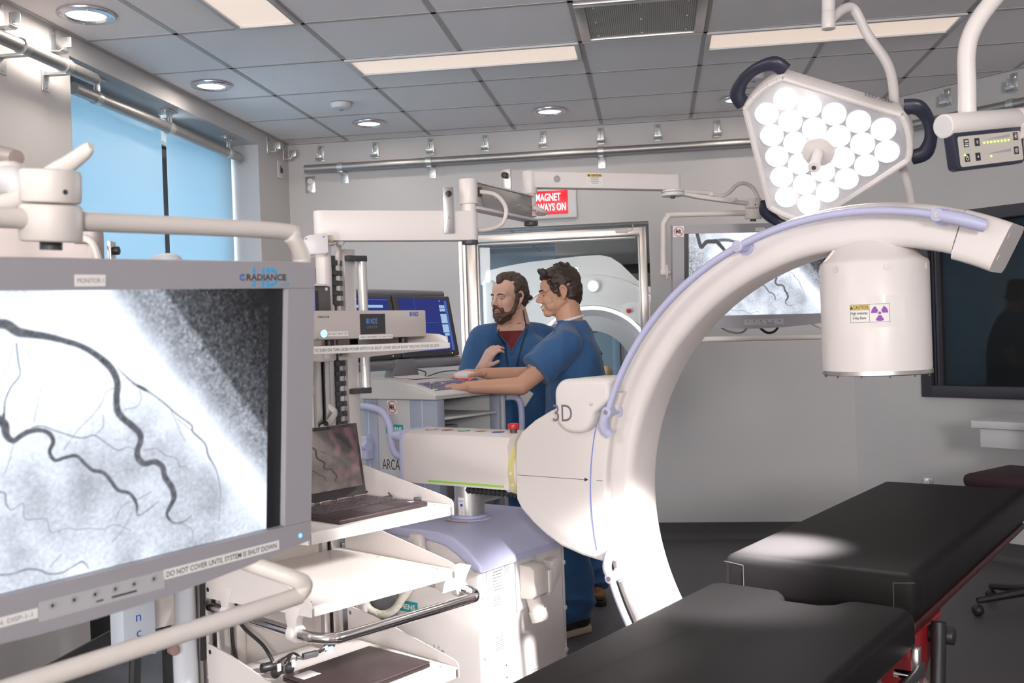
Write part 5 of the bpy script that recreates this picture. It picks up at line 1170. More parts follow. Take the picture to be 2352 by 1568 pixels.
MB().tube([(0.135, 0.06, 0.010), (0.19, 0.06, 0.010), (0.225, 0.10, 0.010), (0.25, 0.14, 0.006), (0.24, 0.21, 0.005), (0.20, 0.25, 0.006)], 0.0028, 8, smooth=5).build('charger_cable', BLACK, t)
MB().tube([(0.163, 0.055, 0.008), (0.195, 0.055, 0.008)], 0.0045, 8).build('charger_plug', BLACK, t)
ua = TF.inverted() @ at(960, 1135, 2.98)
t = thing('usb_adapter', 'tiny black adapter lying on the upper shelf right of the laptop', 'adapter', M=TF @ T(-0.012, 0.125, 0.9702) @ RZ(R(-30)))
MB().box((0, 0, 0.005), (0.02, 0.014, 0.01), 0.001).build('body', BLACK, t); MB().box((0.014, 0, 0.005), (0.01, 0.011, 0.006)).build('plug', ALU, t)
# closed laptop on the lower shelf
t = thing('closed_laptop', 'closed dark laptop lying on the lower shelf', 'laptop', M=TF @ T(-0.222, 0.170, 0.5002) @ RZ(R(3)))
MB().box((0, 0, 0.006), (0.325, 0.262, 0.010), 0.003, 2).build('body', LAPB, t)
MB().box((0, 0, 0.0145), (0.325, 0.262, 0.007), 0.003, 2).build('lid', mat('dark_lid', (0.085, 0.062, 0.062), 0.35, metal=0.4, var=0.02), t)
MB().box((0.06, 0.128, 0.012), (0.10, 0.006, 0.008)).build('hinge', CHROME, t)
lt = textme('Lenovo', 0.012, mat('lid_lettering', (0.13, 0.10, 0.10), 0.3), width=0.06); o = link('lettering', lt, bpy.data.objects['lid.001'] if 'lid.001' in bpy.data.objects else t); o.matrix_local = T(0.115, -0.055, 0.0183) @ RZ(R(90)) @ RX(R(-90))
st_ = MB().box((-0.12, 0.075, 0.0182), (0.06, 0.05, 0.0003)).build('paper_sticker', PAPER, t)
# splitter power cable on the lower shelf
t = thing('splitter_cable', 'black splitter power cable with white-capped sockets on the lower shelf', 'cable', M=TF @ T(-0.30, 0.33, 0.5002))
def LP(px_, py_, z=0.5): 
    o_, d_ = Vector((0, 0, CAMZ)), at(px_, py_, 1.0) - Vector((0, 0, CAMZ)); k = (z - CAMZ) / d_.z
    q_ = (TF @ T(-0.30, 0.33, 0.5002)).inverted() @ (o_ + d_ * k); return q_
a_, b_, c_, d_ = LP(600, 1545), LP(632, 1558), LP(665, 1548), LP(705, 1522); e_, f_ = LP(690, 1516), LP(735, 1505); g_ = LP(757, 1488)
def plug(p, q, name='socket_plug'):
    p = p + Vector((0, 0, 0.013)); q = q + Vector((0, 0, 0.011)); d = (q - p).normalized()
    MB().cyl(p, p + d * 0.035, 0.0135, 16, bev=0.003).cyl(p + d * 0.033, p + d * 0.058, 0.009, 12, r2=0.005).build(name, BLACK, t)
plug(a_, LP(660, 1530)); plug(b_, LP(665, 1525)); plug(c_, LP(668, 1525))
for p in (b_, c_): MB().box((p.x + 0.010, p.y - 0.006, 0.03), (0.012, 0.006, 0.022), 0.002).build('white_cap', COOLW, t)
up_ = Vector((0, 0, 0.010))
for p in (LP(640, 1528), LP(655, 1530), LP(662, 1532)): MB().tube([p + up_, LP(672, 1512) + up_ * 1.6, e_ + up_], 0.0035, 8, smooth=5).build('cord', BLACK, t)
dd = (f_ - e_).normalized(); mb_ = MB().cyl(e_ + up_ - dd * 0.012, e_ + up_, 0.005, 10).box((0, 0, 0), ((f_ - e_).length * 0.75, 0.018, 0.016), 0.003, M=Matrix.Translation((e_ + f_) / 2 + up_) @ dd.to_track_quat('X', 'Z').to_matrix().to_4x4()); mb_.build('junction_block', DGREY, t)
MB().tube([f_ + up_, f_.lerp(g_, 0.5) + up_, g_ + up_ * 1.5], 0.0032, 8, smooth=4).build('cord', BLACK, t)
MB().cyl(f_.lerp(g_, 0.45) + up_, f_.lerp(g_, 0.7) + up_, 0.006, 10).build('white_wrap', COOLW, t)
MB().box((g_.x, g_.y, 0.018), (0.030, 0.024, 0.030), 0.004).build('wall_plug', BLACK, t)
MB().box((g_.x - 0.015, g_.y - 0.02, 0.006), (0.026, 0.004, 0.012), 0.001).build('blue_tag', mat('tag_blue', (0.25, 0.35, 0.6), 0.5), t)

# ================================================================== LEFT BOOM (carries the near monitor)
HB = M1 @ Vector((-0.29, 0.057, 0.133))
t = thing('monitor_boom', 'cream boom arm at the left edge that holds up the near monitor', 'boom arm', (0, 0, 0))
PB = at(-260, 560, 2.6)
MB().cyl((PB.x, PB.y, 0.05), (PB.x, PB.y, 2.1), 0.04, 28).cyl((PB.x, PB.y, 0.0), (PB.x, PB.y, 0.06), 0.30, 36, bev=0.01).build('post', COOLW, t)
E0 = at(228, 556, 2.6)
PINK = mat('pale_pink_enamel', (0.52, 0.45, 0.43), 0.45, bump=0.05, bscale=500, var=0.01)
aF = frame((PB.x, PB.y, 0), (Vector((E0.x - PB.x, E0.y - PB.y, 0))).normalized(), Vector((0, 0, 1)).cross((Vector((E0.x - PB.x, E0.y - PB.y, 0))).normalized()), (0, 0, 1)); LE = math.hypot(E0.x - PB.x, E0.y - PB.y)
ba = MB().box((LE / 2 - 0.01, 0, 1.735), (LE - 0.02, 0.055, 0.115), 0.006, M=aF).build('boom_arm', PINK, t)
MB().box((LE - 0.012, 0, 1.735), (0.035, 0.060, 0.120), 0.02, 4, M=aF).build('arm_end_cap', PINK, ba)
MB().cyl(aF @ Vector((LE - 0.12, -0.0275, 1.725)), aF @ Vector((LE - 0.12, -0.031, 1.725)), 0.004, 12).build('screw', CHROME, ba)
MB().box((LE - 0.035, -0.0285, 1.737), (0.035, 0.003, 0.022), 0.001, M=aF).build('hose_slot', MGREY, ba)
MB().tube([aF @ Vector((LE - 0.045, -0.03, 1.737)), aF @ Vector((LE - 0.01, -0.055, 1.735)), aF @ Vector((LE + 0.012, -0.06, 1.715)), aF @ Vector((LE + 0.02, -0.05, 1.66)), aF @ Vector((LE - 0.0, -0.02, 1.60))], 0.0095, 10, smooth=5).build('white_hose', WHITE2, t)
cpx = at(257, 590, 2.6); q = aF.inverted() @ cpx
o = MB().box((q.x, 0.0, 1.690), (0.010, 0.036, 0.085), 0.002, M=aF).build('clip_post', ALU, t); MB().cyl(aF @ Vector((q.x + 0.005, 0, 1.708)), aF @ Vector((q.x + 0.020, 0, 1.708)), 0.011, 18, bev=0.002).build('clip_knob', BLACK, o)
MB().box((q.x - 0.03, 0, 1.668), (0.07, 0.03, 0.012), 0.002, M=aF).build('clip_foot', ALU, t)
# sprung arm to the hub of the yoke
S0 = at(-120, 470, 1.9)
dv = (Vector((HB.x, HB.y, 0)) - Vector((S0.x, S0.y, 0))); 
MB().cyl((S0.x, S0.y, 1.62), (S0.x, S0.y, 1.80), 0.035, 24).build('elbow', COOLW, t)
MB().tube([aF @ Vector((0.02, 0, 1.70)), (S0.x, S0.y, 1.70)], 0.026, 14).build('link_tube', COOLW, t)
p_ = [at(-70, 486, 1.52), at(-5, 470, 1.36), at(50, 452, 1.28), at(110, 405, 1.24), at(160, 375, 1.215), at(196, 348, 1.20), at(209, 335, 1.195)]
MB().tube(p_, [0.012, 0.0125, 0.013, 0.0125, 0.0115, 0.010, 0.006], 16, smooth=6, flat=(0.7, 1.0)).build('lever_handle', WHITE2, t)
MB().tube([(S0.x, S0.y, 1.70), at(-70, 480, 1.6), at(-5, 430, 1.45), at(35, 415, 1.36), at(70, 440, 1.30), at(105, 432, 1.262)], [0.03, 0.028, 0.026, 0.022, 0.018, 0.014], 14, smooth=5).build('sprung_arm', COOLW, t)
MB().tube([at(-40, 345, 1.5), at(0, 355, 1.42), at(38, 362, 1.38)], [0.013, 0.013, 0.011], 12, smooth=4).build('grey_cap', mat('taupe_plastic', (0.30, 0.25, 0.23), 0.4), t)
MB().tube([at(-40, 385, 1.5), at(5, 385, 1.42), at(40, 395, 1.36), at(45, 420, 1.33)], 0.013, 12, smooth=4).build('arm_link', WHITE2, t)

# ================================================================== SURGICAL LAMPS
LK = 1.0
def atl(x, y, d): return at(x, y, d * LK)
LC = atl(1881, 344, 3.2)
def lamp_normal(): 
    n = RT * -0.353 + UP * -0.627 - FW * 0.695
    return n.normalized()
LN = lamp_normal()
# in-plane axis towards the upper left handle
e1 = (RT * -116 + UP * 154); e1 = (e1 - LN * e1.dot(LN)).normalized(); e2 = LN.cross(e1).normalized()
LENSE = mat('lamp_lens_glow', (0.9, 0.9, 0.95), 0.15, emit=(1.0, 0.985, 1.0), estr=3.2)
LENSR = mat('lamp_lens', (0.75, 0.75, 0.8), 0.08, emit=(0.92, 0.92, 1.0), estr=0.75, coat=0.5)
def lamp_head(t, M, text_on=True):
    """rounded three-sided head; local z is the way the light goes, y points to the first handle"""
    RH, HW = 0.292, 0.082
    ang = [90, 210, 330]
    out = []
    for a in ang:
        d = Vector((math.cos(R(a)), math.sin(R(a)))); q = Vector((-d.y, d.x))
        for s in (-1, -0.8, -0.4, 0, 0.4, 0.8, 1):
            r = RH - 0.014 * (abs(s) ** 2.5) - 0.010
            out.append((d * r + q * HW * s).to_tuple())
    body = MB().prism(out, -0.060, 0.0, axis='z', bevel=0.012, seg=3).prism([(x * 0.8, y * 0.8) for x, y in out], -0.085, -0.058, axis='z', bevel=0.02, seg=3).build('lamp_body', WHITE, t); body.matrix_local = M
    rim = MB()
    for i in range(len(out)): 
        a, b2 = Vector((*out[i], 0.002)), Vector((*out[(i + 1) % len(out)], 0.002))
        rim.tube([a * 0.965 + Vector((0, 0, 0.002)), b2 * 0.965 + Vector((0, 0, 0.002))], 0.010, 8)
    o = rim.build('front_rim', WHITE, t); o.matrix_local = M
    o = MB().prism([(x * 0.945, y * 0.945) for x, y in out], -0.001, 0.003, axis='z').build('reflector_plate', mat('bright_reflector', (0.8, 0.8, 0.82), 0.2, metal=0.6), t); o.matrix_local = M
    # lenses on a hexagonal grid
    sp = 0.078; n_ = 0
    for i in range(-5, 6):
        for j in range(-5, 6):
            x, y = sp * (i + 0.5 * (j % 2)), sp * 0.866 * j
            ok = math.hypot(x, y) > 0.055
            for a in ang:
                d = Vector((math.cos(R(a)), math.sin(R(a))))
                if d.x * x + d.y * y > RH - 0.055: ok = False
                d2 = -d
                if d2.x * x + d2.y * y > 0.172: ok = False
            if not ok: continue
            l = MB().lathe([(0.037, 0.002), (0.0375, 0.008), (0.032, 0.017), (0.022, 0.021), (0.018, 0.019)], 20, c=(x, y, 0)).build('lens_ring', LENSR, t); l.matrix_local = M
            c = MB().lathe([(0.0185, 0.019), (0.012, 0.021), (0.0, 0.0215)], 16, c=(x, y, 0)).build('lens_core', LENSE, l)
    for a in ang:
        d = Vector((math.cos(R(a)), math.sin(R(a)), 0)); q = Vector((-d.y, d.x, 0))
        pts = [d * (RH - 0.025) + q * s * (HW + 0.006) for s in (-1,)] + [d * (RH + 0.012) - q * HW * 0.97, d * (RH + 0.034) - q * HW * 0.5, d * (RH + 0.040), d * (RH + 0.034) + q * HW * 0.5, d * (RH + 0.012) + q * HW * 0.97] + [d * (RH - 0.025) + q * (HW + 0.006)]
        h = MB().tube([p + Vector((0, 0, -0.028)) for p in pts], [0.020, 0.020, 0.015, 0.014, 0.015, 0.020, 0.020], 12, smooth=5, flat=(1.3, 0.8)).build('grip_handle', NAVYP, t); h.matrix_local = M
    hub = MB().lathe([(0.050, 0.002), (0.052, 0.012), (0.050, 0.018), (0.0, 0.020)], 36).build('centre_hub', WHITE, t); hub.matrix_local = M
    g_ = MB().lathe([(0.017, 0.018), (0.016, 0.06), (0.0155, 0.085), (0.019, 0.10), (0.018, 0.112), (0.0, 0.114)], 24).build('sterile_handle', WHITE, t); g_.matrix_local = M
    k = MB().cyl((0, 0, 0.1141), (0, 0, 0.1148), 0.0075, 16).build('handle_socket', DGREY, g_)
    return body
t = thing('surgical_lamp', 'lit three-sided white surgical lamp hanging above the back of the C-arm', 'surgical lamp', (0, 0, 0))
LM = frame(LC, LN.cross(e1) * -1 if False else e1.cross(LN), e1, LN)
LM = LM @ Matrix.Scale(LK, 4)
body = lamp_head(t, LM)
# side text on the upper right edge
dA = Vector((math.cos(R(30)), math.sin(R(30)), 0)); qA = Vector((-dA.y, dA.x, 0))
me = textme('LED 7000', 0.018, INK, width=0.085, bold=-0.004)
o = link('lettering', me, body)
want = (RT * 0.5 + UP * 0.86); best = max((30, 150), key=lambda a: (LM.to_3x3() @ Vector((math.cos(R(a)), math.sin(R(a)), 0))).dot(want))
nl = Vector((math.cos(R(best)), math.sin(R(best)), 0)); tl_ = Vector((-nl.y, nl.x, 0))
if (LM.to_3x3() @ tl_).dot(RT) < 0: tl_ = -tl_
o.matrix_local = frame(nl * 0.2128 + tl_ * 0.065 + Vector((0, 0, -0.020)), tl_, -nl, nl.cross(tl_) * (1 if (nl.cross(tl_)).z < 0 else -1))
hub_p, hub_a = atl(2030, 303, 3.17), atl(2061, 287, 3.12)
# drop tube, pivot and stem
tubep = [atl(1903, 52, 3.16), atl(1935, 22, 3.20), atl(1962, 22, 3.22), atl(1992, 78, 3.22), atl(2035, 140, 3.21), atl(2050, 185, 3.20), atl(2054, 235, 3.19), atl(2058, 292, 3.17)]
MB().tube(tubep, 0.0155, 18, smooth=7).build('drop_tube', WHITE, t)
MB().cyl(atl(1903, -60, 3.16), atl(1903, 28, 3.16), 0.0205, 28).cyl(atl(1903, 28, 3.16), atl(1903, 67, 3.16), 0.0215, 28, bev=0.002).build('spigot', WHITE, t)
MB().cyl(atl(1903, -420, 3.16), atl(1903, -58, 3.16), 0.035, 24).build('ceiling_post', WHITE, t)
pv0, pv1 = atl(2064, 286, 3.09), atl(2012, 306, 3.22)
pv = MB().cyl(pv0, pv0 + (pv1 - pv0) * 0.62, 0.0235, 32, bev=0.002).cyl(pv0 + (pv1 - pv0) * 0.62, pv1, 0.024, 32, bev=0.003).build('pivot_barrel', WHITE, t)
MB().cyl(pv0 - (pv1 - pv0).normalized() * 0.001, pv0, 0.020, 28).build('barrel_cap', WHITE2, pv)
MB().tube([atl(2050, 318, 3.21), atl(2056, 340, 3.24), atl(2072, 385, 3.29), atl(2086, 430, 3.31), atl(2094, 470, 3.31)], [0.020, 0.0155, 0.0145, 0.0145, 0.0145], 14, smooth=5).build('yoke_tube', WHITE, t)
MB().tube([atl(2033, 322, 3.21), atl(2060, 330, 3.21), atl(2072, 318, 3.2)], [0.020, 0.026, 0.018], 14, smooth=5).build('yoke_knuckle', NAVYP, t)
# second lamp arm with the keypad (its head is out of the picture to the right)
t = thing('lamp_control_arm', 'white tubular lamp arm with a lit keypad panel at the upper right', 'surgical lamp', (0, 0, 0))
tb = [at(2222, 268, 2.17), at(2221, 190, 2.17), at(2220, 130, 2.17), at(2228, 85, 2.17), at(2252, 38, 2.17), at(2298, -20, 2.17), at(2360, -90, 2.17)]
MB().tube(tb, 0.0185, 20, smooth=7).build('bent_tube', WHITE, t)
MB().cyl(at(2360, -80, 2.17), at(2360, -800, 2.17), 0.026, 20).build('drop_post', WHITE, t)
cA, cB = at(2166, 290, 2.10), at(2330, 275, 2.22)
cd = (cB - cA).normalized()
brl = MB().cyl(cA, cB, 0.0255, 36, bev=0.003).cyl(cB + cd * 0.001, cB + cd * 0.20, 0.0255, 36, bev=0.002).build('barrel', WHITE, t)
MB().cyl(cA - cd * 0.0012, cA, 0.0215, 30).build('barrel_cap', COOLW, brl)
zz = Vector((0, 0, 1)); fwd = cd.cross(zz).normalized()
kz = (zz - cd * zz.dot(cd)).normalized(); kn_ = cd.cross(kz).normalized()       # kn_ towards the camera
if kn_.dot(Vector((0, 0, CAMZ)) - cA) < 0: kn_ = -kn_
KF = frame(cA + cd * 0.008 + kn_ * 0.012, cd, -kn_, kz)
W_, H0, H1 = (cB - cA).length - 0.012, -0.098, -0.020
MB().prism([(0.012, H0), (W_ - 0.012, H0), (W_ - 0.003, H0 + 0.004), (W_, H0 + 0.012), (W_ + 0.002, H1 + 0.004), (-0.002, H1 + 0.004), (0, H0 + 0.012), (0.003, H0 + 0.004)], -0.006, 0.020, bevel=0.003, M=KF).build('keypad_case', NAVYP, t)
kc = bpy.data.objects['keypad_case']
pm = MB().prism([(0.009, H0 + 0.011), (0.013, H0 + 0.007), (W_ - 0.013, H0 + 0.007), (W_ - 0.009, H0 + 0.011), (W_ - 0.009, H1 - 0.011), (W_ - 0.013, H1 - 0.007), (0.013, H1 - 0.007), (0.009, H1 - 0.011)], -0.0072, -0.0058, M=KF).build('keypad_face', mat('keypad_beige', (0.55, 0.51, 0.46), 0.5), kc)
GLED = emitm('green_led', (0.55, 1.0, 0.12), 1.6)
def key(x, z, s=0.0085):
    k = MB().box((x, -0.0076, z), (2 * s, 0.0008, 2 * s), 0.001, 1, M=KF).build('key', BLACK, pm); return k
Wk = W_; r1, r2 = H0 + 0.056, H0 + 0.025
k = key(Wk * 0.145, r1); MB().box((Wk * 0.145, -0.0082, r1 + 0.004), (0.010, 0.0002, 0.003), M=KF).box((Wk * 0.145, -0.0082, r1 - 0.001), (0.012, 0.0002, 0.001), M=KF).box((Wk * 0.145, -0.0082, r1 - 0.005), (0.011, 0.0002, 0.003), M=KF).build('key_icon', PAPER, k)
def ico(x, z, r, par, rays=0):
    m = MB().cyl(KF @ Vector((x, -0.0081, z)), KF @ Vector((x, -0.0084, z)), r, 14)
    for i in range(rays):
        a = 2 * PI * i / rays; m.tube([KF @ Vector((x + 1.5 * r * math.cos(a), -0.0083, z + 1.5 * r * math.sin(a))), KF @ Vector((x + 2.3 * r * math.cos(a), -0.0083, z + 2.3 * r * math.sin(a)))], 0.0005, 5)
    m.build('key_icon', PAPER, par)
k = key(Wk * 0.30, r1); ico(Wk * 0.30, r1, 0.0018, k, 6); k = key(Wk * 0.875, r1 + 0.004); ico(Wk * 0.875, r1 + 0.004, 0.0027, k, 8)
k = key(Wk * 0.135, r2); MB().tube([KF @ Vector((Wk * 0.135 + 0.0042 * math.cos(a), -0.0083, r2 - 0.001 + 0.0042 * math.sin(a))) for a in np.linspace(2.1, 7.3, 12)], 0.0006, 5).tube([KF @ Vector((Wk * 0.135, -0.0083, r2)), KF @ Vector((Wk * 0.135, -0.0083, r2 + 0.005))], 0.0006, 5).build('key_icon', PAPER, k)
MB().ball(KF @ Vector((Wk * 0.105, -0.0083, r2 + 0.006)), 0.0024, 10).build('green_light', GLED, k)
k = key(Wk * 0.29, r2); ico(Wk * 0.29, r2, 0.0022, k); k = key(Wk * 0.865, r2 + 0.004); MB().cyl(KF @ Vector((Wk * 0.865, -0.0081, r2 + 0.004)), KF @ Vector((Wk * 0.865, -0.0083, r2 + 0.004)), 0.0056, 18).build('key_icon', INKL, k)
for i in range(8): MB().ball(KF @ Vector((Wk * (0.40 + 0.052 * i), -0.0076, r1 - 0.003)), 0.0023, 10, ).build('green_light', GLED, pm)
MB().ball(KF @ Vector((Wk * 0.48, -0.0076, r2 - 0.002)), 0.0023, 10).build('green_light', GLED, pm)
for z in (r1 + 0.003, r2 + 0.003): MB().prism([(Wk * 0.38, z), (Wk * 0.79, z), (Wk * 0.79, z + 0.007)], -0.0074, -0.0070, M=KF).build('level_wedge', INKL, pm)
MB().tube([at(2345, 300, 2.2), at(2420, 330, 2.24), at(2440, 420, 2.28)], 0.018, 14, smooth=5).build('head_stem', WHITE, t)
def spot(name, loc, aim, power, size, blend, rad, col=(1, 0.97, 0.965)):
    l = bpy.data.lights.new(name, 'SPOT'); l.energy = power; l.spot_size = size; l.spot_blend = blend; l.shadow_soft_size = rad; l.color = col
    o = bpy.data.objects.new(name, l); COL.objects.link(o); o.location = loc; o.rotation_euler = (aim - loc).to_track_quat('-Z', 'Y').to_euler(); return o
spot('lamp_beam', LC + LN * 0.12, LC + LN * 2, 36, R(100), 0.6, 0.14)
spot('lamp_beam_table', LC + LN * 0.15, at(1790, 1250, 3.03), 2200, R(21), 0.9, 0.05)
# beams of the second lamp head, which hangs outside the picture on the right
HP = AF @ Vector((0.80, -0.52, 0.75))
spot('lamp_beam_cart', HP, AF @ Vector((-0.98, -0.06, -0.60)), 760, R(23), 0.35, 0.07)
spot('lamp_beam_shelf', HP, TF @ Vector((-0.16, 0.18, 0.66)), 620, R(19), 0.4, 0.07)

# ================================================================== IMAGING CONSOLE BEHIND THE C-ARM
t = thing('imaging_console', 'pale grey imaging console cart with keyboard and two dark monitors behind the C-arm', 'console', M=AF @ T(-2.20, 0.76, FL))
def L(x, y, z): return Vector((x + 2.20, y - 0.76, z - FL))          # survey frame -> console frame
KM = T(2.20, -0.76, -FL)
def cbox(x0, x1, y0, y1, z0, z1, name, m, par=t, bev=0.004): return MB().box(((x0 + x1) / 2 + 2.20, (y0 + y1) / 2 - 0.76, (z0 + z1) / 2 - FL), (x1 - x0, y1 - y0, z1 - z0), bev).build(name, m, par)
YF, YBK, XF, XBK = 0.516, 1.0, -1.987, -2.43
cbox(XBK, XF + 0.0, YF, YBK, FL + 0.09, FL + 0.16, 'plinth', LAVG)
cbox(XBK, -2.345, YF, YF + 0.05, FL + 0.16, 0.237, 'corner_post', LAVG); cbox(-2.146, XF, YF, YF + 0.05, FL + 0.16, 0.237, 'corner_post', LAVG)
cbox(-2.075, -2.07, YF - 0.0012, YF, FL + 0.16, 0.237, 'light_seam', mat('pale_blue_line', (0.5, 0.62, 0.68), 0.5)); cbox(-2.40, -2.395, YF - 0.0012, YF, FL + 0.16, 0.237, 'light_seam', mat('pale_blue_line', (0.5, 0.62, 0.68), 0.5))
sp_ = cbox(-2.345, -2.146, YF + 0.004, YF + 0.03, FL + 0.16, 0.237, 'side_panel', mat('console_grey_white', (0.50, 0.50, 0.50), 0.45))
cbox(XBK, XF, YBK - 0.03, YBK, FL + 0.16, 0.237, 'end_panel', COOLW)
cbox(XF - 0.05, XF, YBK - 0.055, YBK - 0.031, FL + 0.16, 0.237, 'corner_post', LAVG)
cbox(XBK, XBK + 0.02, YF + 0.05, YBK - 0.03, FL + 0.16, 0.237, 'back_board', MGREY)
cbox(-2.40, XF - 0.005, YF + 0.051, YBK - 0.056, 0.146, 0.158, 'inner_shelf', COOLW); cbox(-2.40, XF - 0.005, YF + 0.051, YBK - 0.056, -0.25, -0.238, 'inner_shelf', COOLW)
cbox(-2.38, -2.15, YF + 0.10, YF + 0.33, -0.237, 0.10, 'computer_box', mat('taupe_metal', (0.25, 0.23, 0.21), 0.5))
for i in range(4): MB().cyl(L((-2.38, -2.04)[i % 2] , (YF + 0.06, YBK - 0.06)[i // 2] - 0.02, FL + 0.045), L((-2.38, -2.04)[i % 2], (YF + 0.06, YBK - 0.06)[i // 2] + 0.02, FL + 0.045), 0.045, 22, bev=0.006).build('caster', DGREY, t)
mr_sticker(sp_, 0.060, KM @ T(-2.252, YF + 0.0032, 0.203)).parent = sp_
tp_ = MB().box((0, 0, 0), (0.105, 0.001, 0.042), M=KM @ T(-2.243, YF + 0.0033, 0.105)).build('maker_plate', TEAL, sp_); text('SIEMENS', 0.0185, WINK, tp_, KM @ T(-2.243, YF + 0.0026, 0.096), width=0.088, align='CENTER', bold=0.03)
text('ARCADIS', 0.046, INK, sp_, KM @ T(-2.325, YF + 0.0033, -0.075), width=0.165)
# sloping top with the keyboard
pr = [(-2.43, 0.238), (-2.43, 0.330), (-2.30, 0.327), (-2.20, 0.318), (-2.09, 0.298), (-1.985, 0.264), (-1.978, 0.255), (-1.985, 0.238)]
ct = MB().prism(pr, YF - 0.015, YBK + 0.015, axis='y', bevel=0.006, seg=3, M=KM).build('desk_top', mat('warm_white_desk', (0.60, 0.59, 0.57), 0.45), t)
def desk_z(x):
    for (a, b2) in zip(pr[1:], pr[2:]):
        if a[0] <= x <= b2[0]: return a[1] + (b2[1] - a[1]) * (x - a[0]) / (b2[0] - a[0])
    return 0.25
mk_ = MB(); mb2 = MB()
SL = math.atan2(0.298 - 0.264, 0.105)
for r_ in range(5):
    x = -2.025 - r_ * 0.0215; z = desk_z(x) + 0.003
    for c in range(17):
        y = YF + 0.035 + c * 0.0245
        if c in (12, 15) and r_ % 2: continue
        (mk_ if (c * 7 + r_ * 3) % 11 else mb2).box((x, y, z), (0.016, 0.019, 0.006), 0.001, 1, M=KM)
kbb = MB().prism([(-2.14, desk_z(-2.14) + 0.0005), (-2.015, desk_z(-2.015) + 0.0005), (-2.015, desk_z(-2.015) - 0.01), (-2.14, desk_z(-2.14) - 0.01)], YF + 0.02, YF + 0.45, M=KM).build('keyboard_deck', mat('keyboard_deck_white', (0.58, 0.57, 0.60), 0.4), ct)
kz_ = mk_.build('keys', mat('lavender_key', (0.24, 0.24, 0.36), 0.45), kbb); kz_['kind'] = 'stuff'; mb2.build('white_keys', COOLW, kbb)['kind'] = 'stuff'
MB().prism([(-2.33, 0.330), (-2.20, 0.322), (-2.20, 0.324), (-2.33, 0.334)], YF + 0.10, YF + 0.26, M=KM).build('paper_note', PAPER, ct)
# lavender grab handles
MB().tube([L(-2.44, YF - 0.035, 0.205), L(-2.34, YF - 0.05, 0.205), L(-2.255, YF - 0.055, 0.185), L(-2.215, YF - 0.055, 0.13), L(-2.205, YF - 0.055, 0.05), L(-2.18, YF - 0.05, 0.0), L(-2.13, YF - 0.03, -0.02)], 0.0165, 14, smooth=6).build('grab_handle', LAV, t)
MB().box((0, 0, 0), (0.06, 0.06, 0.11), 0.012, 3, M=KM @ T(-2.40, YF - 0.02, 0.02)).tube([L(-2.43, YF - 0.03, 0.03), L(-2.36, YF - 0.045, 0.03)], 0.02, 12).build('cable_hook', LAV, t)
MB().tube([L(-1.99, YBK + 0.01, 0.215), L(-1.96, YBK + 0.05, 0.21), L(-1.945, YBK + 0.065, 0.17), L(-1.945, YBK + 0.065, 0.06), L(-1.96, YBK + 0.05, 0.02), L(-1.99, YBK + 0.01, 0.015)], 0.0145, 14, smooth=5).build('grab_handle', LAV, t)
# the two monitors
MT = KM @ T(-2.345, 0, 0.415) @ RY(R(-11))
BLUE1 = mat('deep_blue_screen', (0.004, 0.006, 0.03), 0.25, emit=(0.014, 0.024, 0.17), estr=1.0)
CY = mat('light_blue_ui', (0.02, 0.03, 0.04), 0.3, emit=(0.40, 0.62, 0.85), estr=0.85); CY2 = mat('mid_blue_ui', (0.02, 0.03, 0.04), 0.3, emit=(0.05, 0.12, 0.40), estr=0.9)
for (y0, side) in ((0.285, 0), (0.705, 1)):
    b_ = MB().box((-0.022, y0 + 0.205, 0.150), (0.044, 0.408, 0.300), 0.008, 3, M=MT).build('monitor_housing', DGREY, t)
    MB().box((0.0005, y0 + 0.205, 0.155), (0.002, 0.345, 0.258), M=MT).build('screen', BLUE1, b_)
    u_ = MB(); u2 = MB()
    if side:
        for k in range(2):
            for c in range(3): u_.box((0.002, y0 + 0.320 + c * 0.014, 0.245 - k * 0.017), (0.0006, 0.012, 0.014), M=MT)
        u_.box((0.002, y0 + 0.336, 0.185), (0.0006, 0.046, 0.046), M=MT); u_.box((0.002, y0 + 0.336, 0.135), (0.0006, 0.046, 0.040), M=MT)
        for k in range(3): u_.box((0.002, y0 + 0.326 + 0.012 * (k == 0), 0.105 - k * 0.014), (0.0006, 0.020 + 0.014 * (k == 0), 0.012), M=MT)
        u_.box((0.002, y0 + 0.322, 0.273), (0.0006, 0.006, 0.006), M=MT)
        u2.box((0.002, y0 + 0.16, 0.165), (0.0006, 0.26, 0.0012), M=MT).box((0.002, y0 + 0.14, 0.165), (0.0006, 0.0012, 0.24), M=MT).box((0.002, y0 + 0.365, 0.15), (0.0006, 0.016, 0.25), M=MT)
    else:
        u_.box((0.002, y0 + 0.22, 0.245), (0.0006, 0.24, 0.012), M=MT); u_.box((0.002, y0 + 0.10, 0.13), (0.0006, 0.06, 0.10), M=MT)
        u2.box((0.002, y0 + 0.205, 0.276), (0.0006, 0.34, 0.003), M=MT).box((0.002, y0 + 0.29, 0.10), (0.0006, 0.1, 0.1), M=MT).box((0.002, y0 + 0.205, 0.034), (0.0006, 0.34, 0.003), M=MT)
    u_.build('window_panes', CY, bpy.data.objects[b_.children[0].name]); u2.build('window_lines', CY2, bpy.data.objects[b_.children[0].name])
    MB().ball((0, 0, 0), 0.0022, 8, M=MT @ T(0.002, y0 + 0.35, 0.012)).build('power_light', emitm('amber_led', (1, 0.7, 0.1), 1.5), b_)
MB().box((-0.03, 0.70, 0.315), (0.04, 0.80, 0.035), 0.015, 3, M=MT).build('monitor_hood', MGREY, t)
MB().tube([L(-2.36, 0.32, 0.385), L(-2.36, 1.11, 0.385)], 0.024, 16).build('support_bar', MGREY, t)
